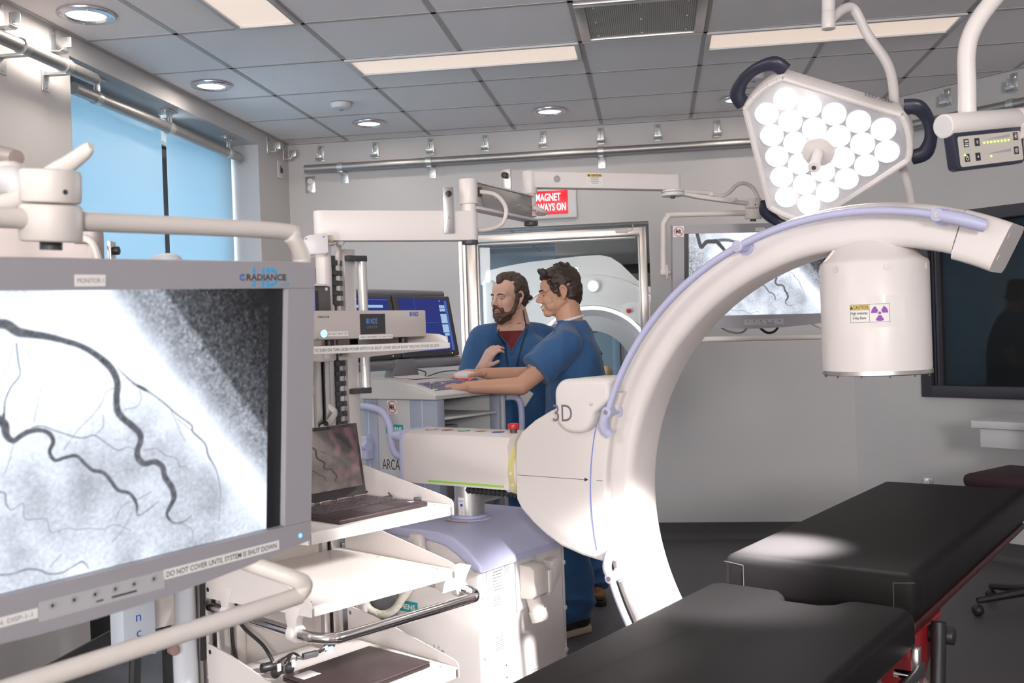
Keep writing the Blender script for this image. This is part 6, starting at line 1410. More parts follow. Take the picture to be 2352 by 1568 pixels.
MB().ball(L(-2.36, 1.115, 0.39), 0.020, 14, s=(0.8, 0.6, 1.0)).build('orange_end_cap', mat('orange_plastic', (0.55, 0.13, 0.04), 0.5), t)
MB().prism([(0.62, 0.328), (0.80, 0.328), (0.77, 0.41), (0.65, 0.41)], -2.395, -2.335, axis='x', bevel=0.006, M=KM).build('monitor_post', MGREY, t)
MB().tube([L(-2.33, 0.77, 0.36), L(-2.30, 0.80, 0.345), L(-2.28, 0.78, 0.334), L(-2.24, 0.74, 0.326), L(-2.20, 0.80, 0.345), L(-2.17, 0.90, 0.345), L(-2.17, 0.985, 0.325)], 0.003, 8, smooth=6).build('mouse_cable', DGREY, t)

# ================================================================== SCANNER IN THE NEXT ROOM
MC = Vector((-0.587, 9.2, 1.11))
t = thing('mri_scanner', 'large white ring-shaped scanner in the room beyond the window', 'medical scanner', (MC.x, MC.y, 0))
MRW = mat('scanner_white', (0.58, 0.55, 0.53), 0.35, var=0.01); MRG = mat('scanner_grey', (0.34, 0.325, 0.33), 0.4)
zc = 1.11
outl = [(-0.99, 0.05), (-0.995, 0.92), (-0.95, 0.965), (-0.6, 1.02), (-0.1, 1.055), (0.10, 1.06), (0.22, 1.03), (0.32, 0.95), (0.42, 0.83), (0.55, 0.74), (0.85, 0.66), (1.0, 0.60), (1.02, 0.05)]
outl = [(x, z + zc if z > 0.06 else 0.05) for x, z in outl]
def annular(outer, hole_r, y0, y1, name, m, n=64, par=t):
    """outline with a round hole (centre 0, zc)"""
    mb = MB(); P = []
    # sample outline along rays from the centre
    for k in range(n):
        a = 2 * PI * k / n; d = Vector((math.cos(a), math.sin(a))); best = 9
        for i in range(len(outer)):
            p, q2 = Vector(outer[i]) - Vector((0, zc)), Vector(outer[(i + 1) % len(outer)]) - Vector((0, zc)); e = q2 - p; den = d.x * e.y - d.y * e.x
            if abs(den) < 1e-9: continue
            tt = (p.x * e.y - p.y * e.x) / den; ss = (p.x * d.y - p.y * d.x) / den
            if tt > 0 and -1e-6 <= ss <= 1 + 1e-6: best = min(best, tt)
        P.append((d * best, d * hole_r))
    vv = [[mb.bm.verts.new((p.x, y, p.y + zc)) for p, y in ((o_, y0), (h_, y0), (h_, y1), (o_, y1))] for o_, h_ in P]
    for k in range(n):
        A, B = vv[k], vv[(k + 1) % n]
        for i in range(4): mb.bm.faces.new((A[i], A[(i + 1) % 4], B[(i + 1) % 4], B[i]))
    return mb.build(name, m, par)
annular(outl, 0.60, 0.02, 0.10, 'front_cover', MRW); annular([(x * 0.985, 0.06 + (z - 0.06) * 0.992) for x, z in outl], 0.36, 0.06, 1.55, 'gantry_body', MRG, n=72)
cone = MB().lathe([(0.605, 0.0), (0.60, -0.012), (0.575, -0.02), (0.50, 0.03), (0.40, 0.12), (0.355, 0.22), (0.35, 0.9), (0.35, 1.55)], 72, M=T(0, 0.03, zc) @ RX(PI / 2) @ Matrix.Scale(-1, 4, (0, 0, 1)))
bmesh.ops.delete(cone.bm, geom=[f for f in cone.bm.faces if len(f.verts) > 6], context='FACES'); cone.build('bore_liner', MRG, t)
ledr = MB(); 
for k in range(60):
    a0, a1 = R(-10 + 200 * k / 60), R(-10 + 200 * (k + 1) / 60); P = lambda r, a: (r * math.cos(a), 0.006, zc + r * math.sin(a))
    ledr.quad(P(0.560, a0), P(0.590, a0), P(0.590, a1), P(0.560, a1))
ledr.build('ring_light', emitm('white_ring_light', (1, 0.98, 0.97), 2.2), t)
MB().tube([(0.87 * math.cos(R(a)), 0.016, zc + 0.87 * math.sin(R(a))) for a in range(25, 160, 5)], 0.008, 8).build('cover_groove', mat('groove_white', (0.7, 0.68, 0.66), 0.4), t)
MB().cyl((0.035, 0.02, zc + 0.775), (0.035, 0.0, zc + 0.775), 0.058, 28).build('lamp_rim', MRW, t); MB().cyl((0.035, 0.0, zc + 0.775), (0.035, -0.004, zc + 0.775), 0.047, 28).build('round_lamp', emitm('white_ring_light', (1, 0.98, 0.97), 2.2), t)
pnl = MB().prism([(0.27, zc + 0.52), (0.30, zc + 0.59), (0.36, zc + 0.615), (0.55, zc + 0.61), (0.55, zc + 0.30), (0.44, zc + 0.42)], 0.008, 0.022, bevel=0.003).build('button_panel', MRW, t)
MB().cyl((0.352, 0.010, zc + 0.535), (0.352, -0.01, zc + 0.535), 0.022, 20, bev=0.003).build('stop_button', REDM, pnl)
MB().box((-0.94, 0.05, zc + 0.3), (0.13, 0.1, 1.15), 0.04, 4).build('corner_fairing', MRW, t)
tb_ = MB().box((0.05, 0.5, 0.93), (0.46, 2.6, 0.06), 0.02, 3).build('patient_table', COOLW, t); MB().box((0.05, -0.5, 0.48), (0.40, 0.7, 0.84), 0.02, 3).build('table_base', MRG, t)
# phantom skull and stand on the table
tt = thing('skull_model', 'ochre skull model on a red pad on the scanner table', 'model', (MC.x + 0.14, MC.y - 0.25, 0.96))
BONE = mat('old_bone', (0.42, 0.29, 0.14), 0.6, var=0.15, vscale=30)
MB().ball((0, 0, 0.125), 0.075, 20, s=(0.8, 1.0, 0.95)).ball((0, -0.05, 0.075), 0.045, 14, s=(0.9, 0.9, 0.8)).box((0, -0.06, 0.045), (0.05, 0.05, 0.03), 0.012).build('skull', BONE, tt, ang=60)
so_ = MB()
for s in (-1, 1): so_.ball((s * 0.022, -0.088, 0.095), 0.013, 10, s=(1, 0.4, 1))
so_.build('eye_sockets', BLACK, tt); MB().box((0.03, 0.02, 0.022), (0.20, 0.20, 0.04), 0.015, 3).build('red_pad', mat('dull_red_pad', (0.25, 0.04, 0.04), 0.7), tt)
tt = thing('stereotactic_stand', 'thin black jointed stand on the scanner table behind the skull model', 'stand', (MC.x + 0.07, MC.y - 0.05, 0.96))
MB().cyl((0, 0, 0), (0, 0, 0.02), 0.05, 20).cyl((0, 0, 0.01), (0, 0, 0.36), 0.008, 10).build('post', BLACK, tt); MB().tube([(0, 0, 0.34), (0.03, -0.02, 0.30), (0.0, -0.05, 0.26), (0.04, -0.05, 0.22)], 0.008, 8).box((0.01, -0.02, 0.30), (0.04, 0.03, 0.03), 0.004).box((0, 0, 0.2), (0.03, 0.03, 0.05), 0.004).build('arm', BLACK, tt)
tt = thing('cable_box', 'small grey box with a black loop of cable on the scanner table', 'box', (MC.x + 0.22, MC.y - 0.60, 0.96))
MB().box((0, 0, 0.02), (0.16, 0.10, 0.04), 0.006).build('case', MGREY, tt); MB().tube([(-0.06, 0, 0.04), (-0.10, -0.01, 0.06), (-0.08, -0.02, 0.085), (-0.05, -0.02, 0.06), (-0.10, -0.02, 0.045)], 0.005, 8, smooth=5).build('cable_loop', BLACK, tt)
struct(MB().box((0.0, 12.98, 1.25), (1.1, 0.08, 2.45)).build('trim_wood_panel', mat('pale_wood', (0.42, 0.34, 0.25), 0.6, var=0.12, vscale=6, stretch=(8, 8, 0.6))))
struct(MB().box((-0.50, 12.95, 1.25), (0.10, 0.06, 2.45), 0.01).box((-0.37, 12.95, 1.25), (0.05, 0.06, 2.45), 0.01).build('trim_door_frame', mat('blue_trim', (0.36, 0.46, 0.58), 0.5)))

# ================================================================== PEOPLE
from mathutils.bvhtree import BVHTree
def evalmesh(name, mb, voxel, smooth=4, fac=0.5):
    me = mb.me(name + '_raw', None, recalc=True); o = bpy.data.objects.new('tmp', me); COL.objects.link(o)
    r = o.modifiers.new('r', 'REMESH'); r.mode = 'VOXEL'; r.voxel_size = voxel
    s = o.modifiers.new('s', 'SMOOTH'); s.iterations = smooth; s.factor = fac
    dg = bpy.context.evaluated_depsgraph_get(); out = bpy.data.meshes.new_from_object(o.evaluated_get(dg)); bpy.data.objects.remove(o); bpy.data.meshes.remove(me)
    for p in out.polygons: p.use_smooth = True
    out.name = name; return out
def displace(me, fn):
    n = len(me.vertices); co = np.empty(n * 3, np.float32); no = np.empty(n * 3, np.float32)
    me.vertices.foreach_get('co', co); me.vertex_normals.foreach_get('vector', no); co = co.reshape(-1, 3); no = no.reshape(-1, 3)
    for i in range(n):
        co[i] += no[i] * fn(Vector(co[i]), Vector(no[i]))
    me.vertices.foreach_set('co', co.ravel()); me.update()
def cap(mb, p, q, r0, r1, n=14):
    p, q = Vector(p), Vector(q); d = q - p; L_ = d.length; d = d / L_
    prof = [(r0 * math.sin(R(a)), -r0 * math.cos(R(a))) for a in (0, 25, 50, 75, 90)] + [(r1 * math.cos(R(a)), L_ + r1 * math.sin(R(a))) for a in (0, 25, 50, 75)] + [(0, L_ + r1)]
    prof[0] = (0, -r0)
    mb.lathe(prof, n, M=Matrix.Translation(p) @ d.to_track_quat('Z', 'Y').to_matrix().to_4x4())
def ell(mb, c, x, y, z, rx, ry, rz, n=20):
    M = Matrix(((x.x * rx, y.x * ry, z.x * rz, c.x), (x.y * rx, y.y * ry, z.y * rz, c.y), (x.z * rx, y.z * ry, z.z * rz, c.z), (0, 0, 0, 1)))
    mb.ball((0, 0, 0), 1, n, M=M)
def loft(mb, secs, n=28):
    """secs: (centre, side dir, front dir, half width, half depth)"""
    rings = []
    for (c, l, f, a, b2) in secs:
        rings.append([mb.bm.verts.new(Vector(c) + l * (a * math.copysign(abs(math.cos(2 * PI * k / n)) ** 0.85, math.cos(2 * PI * k / n))) + f * (b2 * math.copysign(abs(math.sin(2 * PI * k / n)) ** 0.85, math.sin(2 * PI * k / n)))) for k in range(n)])
    for A, B in zip(rings[:-1], rings[1:]):
        for k in range(n): mb.bm.faces.new((A[k], A[(k + 1) % n], B[(k + 1) % n], B[k]))
    mb.bm.faces.new(rings[0][::-1]); mb.bm.faces.new(rings[-1])
def head_prims(mb, o, f, l, u, s):
    P = lambda a, b2, c: o + (f * a + l * b2 + u * c) * s
    ell(mb, P(-0.012, 0, 0.035), f, l, u, 0.097 * s, 0.075 * s, 0.082 * s); ell(mb, P(0.030, 0, -0.035), f, l, u, 0.064 * s, 0.061 * s, 0.082 * s); ell(mb, P(0.034, 0, 0.036), f, l, u, 0.058 * s, 0.064 * s, 0.054 * s)
    ell(mb, P(0.070, 0, -0.096), f, l, u, 0.022 * s, 0.026 * s, 0.020 * s)
    for sg in (-1, 1):
        cap(mb, P(-0.008, 0.056 * sg, -0.045), P(0.062, 0.017 * sg, -0.100), 0.018 * s, 0.017 * s)
        cap(mb, P(0.076, 0.042 * sg, 0.014), P(0.089, 0.010 * sg, 0.012), 0.0085 * s, 0.0095 * s)
        ell(mb, P(0.056, 0.036 * sg, -0.034), f, l, u, 0.034 * s, 0.027 * s, 0.036 * s, 14); ell(mb, P(0.050, 0.040 * sg, -0.060), f, l, u, 0.030 * s, 0.020 * s, 0.030 * s, 14)
        ell(mb, P(0.103, 0.0105 * sg, -0.036), f, l, u, 0.010 * s, 0.0075 * s, 0.0075 * s, 10)
        # ear: rim and lobe
        e = [(0.004, 0.072, 0.016), (-0.006, 0.080, 0.026), (-0.020, 0.084, 0.022), (-0.026, 0.085, 0.004), (-0.020, 0.083, -0.016), (-0.010, 0.078, -0.034), (0.000, 0.073, -0.036)]
        for a, b2 in zip(e[:-1], e[1:]): cap(mb, P(a[0], a[1] * sg, a[2]), P(b2[0], b2[1] * sg, b2[2]), 0.0055 * s, 0.0055 * s, 8)
        ell(mb, P(-0.010, 0.072 * sg, -0.006), f, l, u, 0.017 * s, 0.008 * s, 0.026 * s, 10)
    cap(mb, P(0.088, 0, 0.012), P(0.112, 0, -0.028), 0.0085 * s, 0.0115 * s); cap(mb, P(0.092, -0.016, -0.0655), P(0.098, 0, -0.063), 0.005 * s, 0.0065 * s); cap(mb, P(0.092, 0.016, -0.0655), P(0.098, 0, -0.063), 0.005 * s, 0.0065 * s)
    cap(mb, P(0.087, -0.014, -0.0765), P(0.093, 0, -0.0775), 0.005 * s, 0.0068 * s); cap(mb, P(0.087, 0.014, -0.0765), P(0.093, 0, -0.0775), 0.005 * s, 0.0068 * s)
    return P
EYEW = mat('eye_white', (0.42, 0.38, 0.36), 0.3); EYED = mat('eye_iris', (0.06, 0.04, 0.03), 0.2)
def eyes(P, f, l, u, s, par, skin):
    for sg in (-1, 1):
        e = MB(); ell(e, P(0.0745, 0.031 * sg, -0.006), f, l, u, 0.0125 * s, 0.0130 * s, 0.0062 * s, 14); eo = e.build('eye', EYEW, par)
        i = MB(); ell(i, P(0.0840, 0.032 * sg, -0.0062), f, l, u, 0.0036 * s, 0.0055 * s, 0.0050 * s, 12); i.build('iris', EYED, eo)
        lid_ = MB(); ell(lid_, P(0.0755, 0.031 * sg, -0.0008), f, l, u, 0.0138 * s, 0.0155 * s, 0.0066 * s, 14); lid_.build('eyelid', skin, par)
def brows(P, s, par, m):
    for sg in (-1, 1):
        b_ = MB(); b_.tube([P(0.0955, 0.012 * sg, 0.0135), P(0.0945, 0.028 * sg, 0.0195), P(0.083, 0.048 * sg, 0.0155)], [0.0032 * s, 0.0036 * s, 0.0018 * s], 8, smooth=4); b_.build('eyebrow', m, par)
def hand(mb, w, fwd, pal, side, curls=(0.3, 0.3, 0.3, 0.3), thumb=0.5, s=1.0, spread=0.05):
    """w wrist, fwd towards the fingers, pal out of the palm, side towards the thumb"""
    fwd = fwd.normalized(); pal = (pal - fwd * pal.dot(fwd)).normalized(); side = (side - fwd * side.dot(fwd) - pal * side.dot(pal)).normalized()
    for k, (off, ln) in enumerate(((0.030, 0.070), (0.0105, 0.078), (-0.0095, 0.073), (-0.0285, 0.058))):
        base_ = w + fwd * (0.086 - 0.004 * abs(k - 1)) * s + side * off * s
        cap(mb, w + fwd * 0.005 * s + side * off * 0.62 * s, base_, 0.0165 * s, 0.0125 * s, 10)
        d = (fwd + side * (off * spread * 20)).normalized(); p = base_; ang = 0
        for j, fr_2 in enumerate((0.45, 0.31, 0.24)):
            ang += curls[k] * (0.7 if j == 0 else 1.0); dd = (d * math.cos(ang) + pal * math.sin(ang)); q = p + dd * ln * fr_2 * s
            cap(mb, p, q, (0.0098 - 0.0012 * j) * s, (0.0090 - 0.0012 * j) * s, 10); p = q
    p = w + fwd * 0.022 * s + side * 0.026 * s + pal * 0.006 * s; d = (fwd * 0.70 + side * 0.72 + pal * 0.25 * thumb).normalized()
    cap(mb, w + fwd * 0.012 * s + side * 0.010 * s, p + d * 0.012 * s, 0.017 * s, 0.0145 * s, 10)
    q = p + d * 0.044 * s; cap(mb, p, q, 0.0135 * s, 0.0108 * s, 10)
    d2 = (d * math.cos(0.35 * thumb) + fwd * math.sin(0.5) + pal * 0.3 * thumb).normalized(); cap(mb, q, q + d2 * 0.028 * s, 0.0108 * s, 0.0088 * s, 10)
def wrinkle(a, sc, st=(1, 1, 0.45), a2=None):
    def fn(p, n):
        v = Vector((p.x * st[0], p.y * st[1], p.z * st[2])) * sc
        r = 1 - abs(noise.noise(v + Vector((noise.noise(v * 0.7), 0, 0)) * 0.6)) * 2
        return a * (r - 0.6) + (a2 or 0) * noise.noise(p * 45)
    return fn
def hairmesh(prims, o, f, l, u, s, amp, sc, par, m, name, voxel=0.004):
    mb = MB(); P = lambda a, b2, c: o + (f * a + l * b2 + u * c) * s
    for q_ in prims:
        if len(q_) == 6: ell(mb, P(*q_[:3]), f, l, u, q_[3] * s, q_[4] * s, q_[5] * s, 20)
        else: cap(mb, P(*q_[0]), P(*q_[1]), q_[2] * s, q_[3] * s, 8)
    me = evalmesh(name, mb, voxel, 2, 0.5)
    B = Matrix((f, l, u))
    def fn(p, n):
        q_ = B @ (p - o)
        v = Vector((q_.x * 0.35, q_.y, q_.z * 0.55)) * sc
        return amp * (noise.noise(v) * 1.0 + 0.6 * noise.noise(v * 2.3 + Vector((7, 1, 3))))
    displace(me, fn); me.materials.append(m); return link(name, me, par)
def hairmat(name, c1, c2):
    m = mat(name, c1, 0.5, var=0.0); nt = m.node_tree; b = nt.nodes['Principled BSDF']
    tc = nt.nodes.new('ShaderNodeTexCoord'); mp = nt.nodes.new('ShaderNodeMapping'); mp.inputs['Scale'].default_value = (60, 240, 60); n = nt.nodes.new('ShaderNodeTexNoise'); n.inputs['Scale'].default_value = 1.0; n.inputs['Detail'].default_value = 3
    mx = nt.nodes.new('ShaderNodeMix'); mx.data_type = 'RGBA'; mx.inputs[6].default_value = (*c1, 1); mx.inputs[7].default_value = (*c2, 1)
    nt.links.new(tc.outputs['Object'], mp.inputs[0]); nt.links.new(mp.outputs[0], n.inputs['Vector']); nt.links.new(n.outputs[0], mx.inputs[0]); nt.links.new(mx.outputs[2], b.inputs['Base Color'])
    bp = nt.nodes.new('ShaderNodeBump'); bp.inputs['Strength'].default_value = 0.8; bp.inputs['Distance'].default_value = 0.004; nt.links.new(n.outputs[0], bp.inputs['Height']); nt.links.new(bp.outputs[0], b.inputs['Normal']); return m
def skinmat(name, c):
    m = mat(name, c, 0.5, var=0.06, vscale=18, bump=0.05, bscale=250, spec=0.35); b = m.node_tree.nodes['Principled BSDF']; b.inputs['Subsurface Weight'].default_value = 0.12; b.inputs['Subsurface Radius'].default_value = (0.012, 0.005, 0.003); return m
SKA = skinmat('tanned_skin', (0.56, 0.315, 0.215)); SKB = skinmat('pale_skin', (0.64, 0.40, 0.31))
SCRUB = mat('blue_scrub_cloth', (0.026, 0.095, 0.235), 0.8, var=0.05, vscale=12, bump=0.15, bscale=700, sheen=0.15)
SCRUBD = mat('navy_scrub_cloth', (0.018, 0.040, 0.10), 0.85, var=0.05, vscale=12, bump=0.15, bscale=700)
HA = hairmat('dark_brown_hair', (0.020, 0.012, 0.009), (0.060, 0.035, 0.024)); HBm = hairmat('brown_hair', (0.030, 0.017, 0.012), (0.085, 0.050, 0.034)); BRD = hairmat('auburn_beard', (0.045, 0.022, 0.014), (0.13, 0.068, 0.042))
def patch_on(me, o_list, f, du, dv, w_, h_, c, off, name, m, par, nu=6, nv=4, tri=False):
    """thin cloth patch laid on mesh me: rays go along -f from c + grid (du, dv)"""
    bvh = BVHTree.FromPolygons([v.co.copy() for v in me.vertices], [tuple(p.vertices) for p in me.polygons])
    mb = MB(); G = []
    for j in range(nv + 1):
        row = []
        for i in range(nu + 1):
            vv = j / nv; uu = (i / nu - 0.5) * (vv if tri else 1.0)
            p = c + du * uu * w_ + dv * (vv - 0.5) * h_
            hit = bvh.ray_cast(p + f * 0.3, -f)
            row.append(mb.bm.verts.new((hit[0] if hit[0] is not None else p) + f * off))
        G.append(row)
    for j in range(nv):
        for i in range(nu):
            try: mb.bm.faces.new((G[j][i], G[j][i + 1], G[j + 1][i + 1], G[j + 1][i]))
            except Exception: pass
    bmesh.ops.remove_doubles(mb.bm, verts=mb.bm.verts[:], dist=1e-5)
    return mb.build(name, m, par, ang=80)
def shoe(o, d, par, mu, ms, s=1.0):
    d = Vector((d.x, d.y, 0)).normalized(); l = Vector((-d.y, d.x, 0)); z = Vector((0, 0, 1)); mb = MB()
    ell(mb, o + d * 0.075 * s + z * 0.052, d, l, z, 0.115 * s, 0.046 * s, 0.036 * s); ell(mb, o - d * 0.035 * s + z * 0.062, d, l, z, 0.065 * s, 0.038 * s, 0.055 * s); cap(mb, o - d * 0.01 + z * 0.07, o - d * 0.01 + z * 0.115, 0.042 * s, 0.040 * s)
    cap(mb, o + d * 0.03 * s + z * 0.085, o + d * 0.11 * s + z * 0.062, 0.036 * s, 0.030 * s)
    me = evalmesh('shoe', mb, 0.006, 3); me.materials.append(mu); so = link('shoe', me, par)
    pts = [(0.185, 0.0), (0.175, 0.028), (0.13, 0.047), (0.06, 0.047), (-0.03, 0.038), (-0.085, 0.034), (-0.10, 0.0), (-0.085, -0.034), (-0.03, -0.038), (0.06, -0.047), (0.13, -0.047), (0.175, -0.028)]
    MB().prism([(x * s, y * s) for x, y in pts], 0.0, 0.032, axis='z', bevel=0.006, M=frame(o, d, l, z)).build('sole', ms, so)
    lc_ = MB()
    for k in range(4): a = o + d * (0.045 + 0.022 * k) * s + z * (0.118 - 0.009 * k); lc_.tube([a - l * 0.025, a + z * 0.004, a + l * 0.025], 0.003, 6, smooth=3)
    lc_.build('laces', BLACK, so)
Z = Vector((0, 0, 1))
# ---------------- the younger man, side on, hands on the console
fA = (-RT * 0.985 - FW * 0.10).normalized(); lA = (-FW * 0.985 + RT * 0.10).normalized(); uA = (Z * 0.99 - RT * 0.10).normalized(); fA = (fA - uA * fA.dot(uA)).normalized(); lA = uA.cross(fA)
oA = at(1284, 671, 4.72); sA = 0.95
HIP, CH, SH = at(1318, 1000, 4.76), at(1322, 862, 4.74), at(1318, 775, 4.73)
NB = at(1308, 738, 4.72)
shL, elL, wrL = at(1300, 792, 4.54), at(1197, 886, 4.46), at(1070, 889, 4.42)
shR, elR, wrR = at(1290, 785, 4.90), at(1222, 862, 4.72), at(1112, 857, 4.64)
fT = (-RT * 0.99 - FW * 0.08).normalized(); lT = (Z.cross(fT)).normalized()
GA = [at(1318, 1458, 4.82), at(1300, 1425, 4.98)]
for g__ in GA: g__.z = 0
mb = MB(); PA = head_prims(mb, oA, fA, lA, uA, sA)
cap(mb, PA(-0.030, 0, -0.03), NB + lT * 0.0, 0.057, 0.064, 18); cap(mb, NB, SH, 0.064, 0.09)
loft(mb, [(HIP - Z * 0.08, lT, fT, 0.15, 0.10), (HIP, lT, fT, 0.155, 0.105), (HIP.lerp(CH, 0.5), lT, fT, 0.145, 0.095), (CH, lT, fT, 0.165, 0.105), (SH - Z * 0.02, lT, fT, 0.13, 0.07), (SH + Z * 0.01, lT, fT, 0.07, 0.05)])
for (s_, e_, w_) in ((shL, elL, wrL), (shR, elR, wrR)):
    cap(mb, s_ - (s_ - SH) * 0.15 - Z * 0.02, e_, 0.047, 0.041, 16); cap(mb, e_, w_, 0.042, 0.026, 16)
hdL = (at(1000, 888, 4.41) - wrL); hand(mb, wrL, hdL, -Z + fT * 0.1, RT * -0.1 + FW * 1.0, (0.16, 0.18, 0.16, 0.14), 0.35, 1.0, 0.09)
hdR = (at(1045, 850, 4.62) - wrR); hand(mb, wrR, hdR, -Z, -FW, (0.32, 0.34, 0.36, 0.4), 0.5, 1.0, 0.05)
for k, g__ in enumerate(GA):
    hp_ = HIP + lT * (0.085, -0.085)[k] - Z * 0.06; kn__ = hp_.lerp(g__ + Z * 0.09, 0.5) + fT * 0.03
    cap(mb, hp_, kn__, 0.080, 0.055, 16); cap(mb, kn__, g__ + Z * 0.10, 0.056, 0.036, 16); cap(mb, g__ + Z * 0.06, g__ + fT * 0.12 + Z * 0.045, 0.034, 0.028)
me = evalmesh('person', mb, 0.0042, 3, 0.5); me.materials.append(SKA)
pA = tag(link('person', me), 'younger man in blue scrubs seen side on, both hands on the console', 'person')
eyes(PA, fA, lA, uA, sA, pA, SKA); brows(PA, sA, pA, HA)
tf_ = [((0.045 + 0.012 * (k % 3), -0.05 + 0.02 * k, 0.098), (0.085 - 0.004 * abs(k - 2.5), -0.055 + 0.021 * k, 0.112 + 0.006 * (k % 2)), 0.018, 0.010) for k in range(6)]
tf_ += [((-0.03 - 0.01 * (k % 4), -0.045 + 0.018 * (k % 6), 0.12), (0.0 - 0.02 * (k % 4), -0.05 + 0.02 * (k % 6), 0.142), 0.016, 0.007) for k in range(10)]
tf_ += [((0.055, 0.066 * sg, 0.055), (0.030, 0.072 * sg, 0.0), 0.012, 0.006) for sg in (-1, 1)] + [((0.02, 0.069 * sg, 0.03), (0.012, 0.068 * sg, -0.018), 0.013, 0.006) for sg in (-1, 1)]
hairmesh([(-0.022, 0, 0.056, 0.096, 0.080, 0.078), (-0.055, 0, 0.012, 0.063, 0.076, 0.078), (-0.070, 0, -0.040, 0.036, 0.056, 0.040), (0.03, 0, 0.088, 0.055, 0.066, 0.034)] + tf_, oA, fA, lA, uA, sA, 0.0085, 42, pA, HA, 'hair')
MB().tube([PA(0.088, 0.022, -0.064), PA(0.0965, 0.010, -0.0705), PA(0.0985, 0.0, -0.0715), PA(0.0965, -0.010, -0.0705)], [0.0012, 0.0034, 0.0036, 0.003], 8, smooth=4).build('teeth', WINK, pA)
# scrub top
mb = MB()
loft(mb, [(HIP - Z * 0.10, lT, fT, 0.205, 0.145), (HIP, lT, fT, 0.20, 0.145), (HIP.lerp(CH, 0.5), lT, fT, 0.19, 0.135), (CH, lT, fT, 0.195, 0.138), (CH.lerp(SH, 0.6), lT, fT, 0.190, 0.120), (SH - Z * 0.01, lT, fT, 0.165, 0.095), (SH + Z * 0.035, lT, fT, 0.115, 0.085), (NB + Z * 0.006, lT, fT, 0.078, 0.076)])
for (s_, e_) in ((shL, elL), (shR, elR)):
    d = e_ - s_; mb.tube([s_ - d * 0.10, s_ + d * 0.12, s_ + d * 0.48, s_ + d * 0.66], [0.070, 0.080, 0.082, 0.088], 20); cap(mb, s_ - d * 0.02, NB + (s_ - NB) * 0.32 - Z * 0.012, 0.074, 0.052, 16)
sm_ = evalmesh('scrub_top', mb, 0.006, 6, 0.5); displace(sm_, wrinkle(0.010, 7.0, (1, 1, 0.6), 0.001)); sm_.materials.append(SCRUB); topA = link('scrub_top', sm_, pA)
lx = (elL - shL).normalized()
patch_on(sm_, None, -FW, (RT * 0.92 - UP * 0.38).normalized(), (UP * 0.92 + RT * 0.38).normalized(), 0.036, 0.016, at(1222, 845, 4.4), 0.002, 'sleeve_label', PAPER, topA, 4, 2)
pl_ = patch_on(sm_, None, -FW, (RT * 0.92 - UP * 0.38).normalized(), (UP * 0.92 + RT * 0.38).normalized(), 0.026, 0.006, at(1222, 845, 4.4), 0.003, 'label_print', INK, topA, 4, 1)
MB().tube([NB + uA * 0.010 + (lT * math.cos(a) * 0.072 + fT * math.sin(a) * 0.072) - Z * 0.02 * math.sin(a) for a in np.linspace(0, 2 * PI, 29)[:-1]], 0.0062, 8, closed=True).build('undershirt_collar', mat('white_cotton', (0.70, 0.70, 0.72), 0.8), pA)
# trousers and shoes
mb = MB()
for k, g__ in enumerate(GA):
    hp_ = HIP + lT * (0.085, -0.085)[k]; kn__ = hp_.lerp(g__ + Z * 0.09, 0.52) + fT * 0.02
    loft(mb, [(hp_ + Z * 0.02, lT, fT, 0.115, 0.125), (hp_ - Z * 0.15, lT, fT, 0.108, 0.118), (kn__, lT, fT, 0.092, 0.100), (g__ + Z * 0.30, lT, fT, 0.090, 0.098), (g__ + Z * 0.15, lT, fT, 0.088, 0.100), (g__ + Z * 0.075, lT, fT, 0.080, 0.090)], 22)
me = evalmesh('scrub_trousers', mb, 0.0075, 4)
gz = min(g__.z for g__ in GA)
def trw(p, n): 
    k = max(0.0, 1 - p.z / 0.55); return (0.010 + 0.016 * k) * (1 - 2 * abs(noise.noise(Vector((p.x * 4, p.y * 4, p.z * (9 + 8 * k)))))) - 0.006
displace(me, trw); me.materials.append(SCRUB); link('scrub_trousers', me, pA)
SOLE = mat('cream_sole', (0.50, 0.42, 0.30), 0.6, var=0.06); BSH = mat('black_shoe_cloth', (0.022, 0.020, 0.020), 0.7, bump=0.2, var=0.1)
shoe(GA[0], fT - FW * 0.55 , pA, BSH, SOLE); shoe(GA[1], fT - FW * 0.2, pA, BSH, SOLE)
# ---------------- the bearded man behind the console
th = R(45); fB = (-RT * math.cos(th) - FW * math.sin(th) - Z * 0.10).normalized(); lB0 = (-FW * math.cos(th) + RT * math.sin(th)); uB = fB.cross(lB0).normalized(); lB = uB.cross(fB).normalized()
oB = at(1168, 681, 5.30); sB = 1.0
NBb, SHb, CHb, HPb = at(1190, 745, 5.36), at(1188, 785, 5.38), at(1190, 880, 5.40), at(1215, 1040, 5.42)
fTb = (-FW * 0.93 - RT * 0.36).normalized(); fTb = (fTb - Z * fTb.z).normalized(); lTb = Z.cross(fTb).normalized()
shRb, elRb, wrRb = at(1106, 782, 5.28), at(1086, 890, 5.24), at(1108, 842, 5.04)
shLb, elLb, wrLb = at(1268, 782, 5.46), at(1292, 895, 5.44), at(1262, 990, 5.30)
GB = [at(1360, 1385, 5.45), at(1262, 1375, 5.45)]
for g__ in GB: g__.z = 0
mb = MB(); PB_ = head_prims(mb, oB, fB, lB, uB, sB)
cap(mb, PB_(-0.030, 0, -0.03), NBb, 0.058, 0.064, 18); cap(mb, NBb, SHb, 0.065, 0.10)
loft(mb, [(HPb, lTb, fTb, 0.16, 0.11), (HPb.lerp(CHb, 0.5), lTb, fTb, 0.15, 0.10), (CHb, lTb, fTb, 0.17, 0.11), (SHb - Z * 0.02, lTb, fTb, 0.135, 0.07), (SHb + Z * 0.02, lTb, fTb, 0.07, 0.055)])
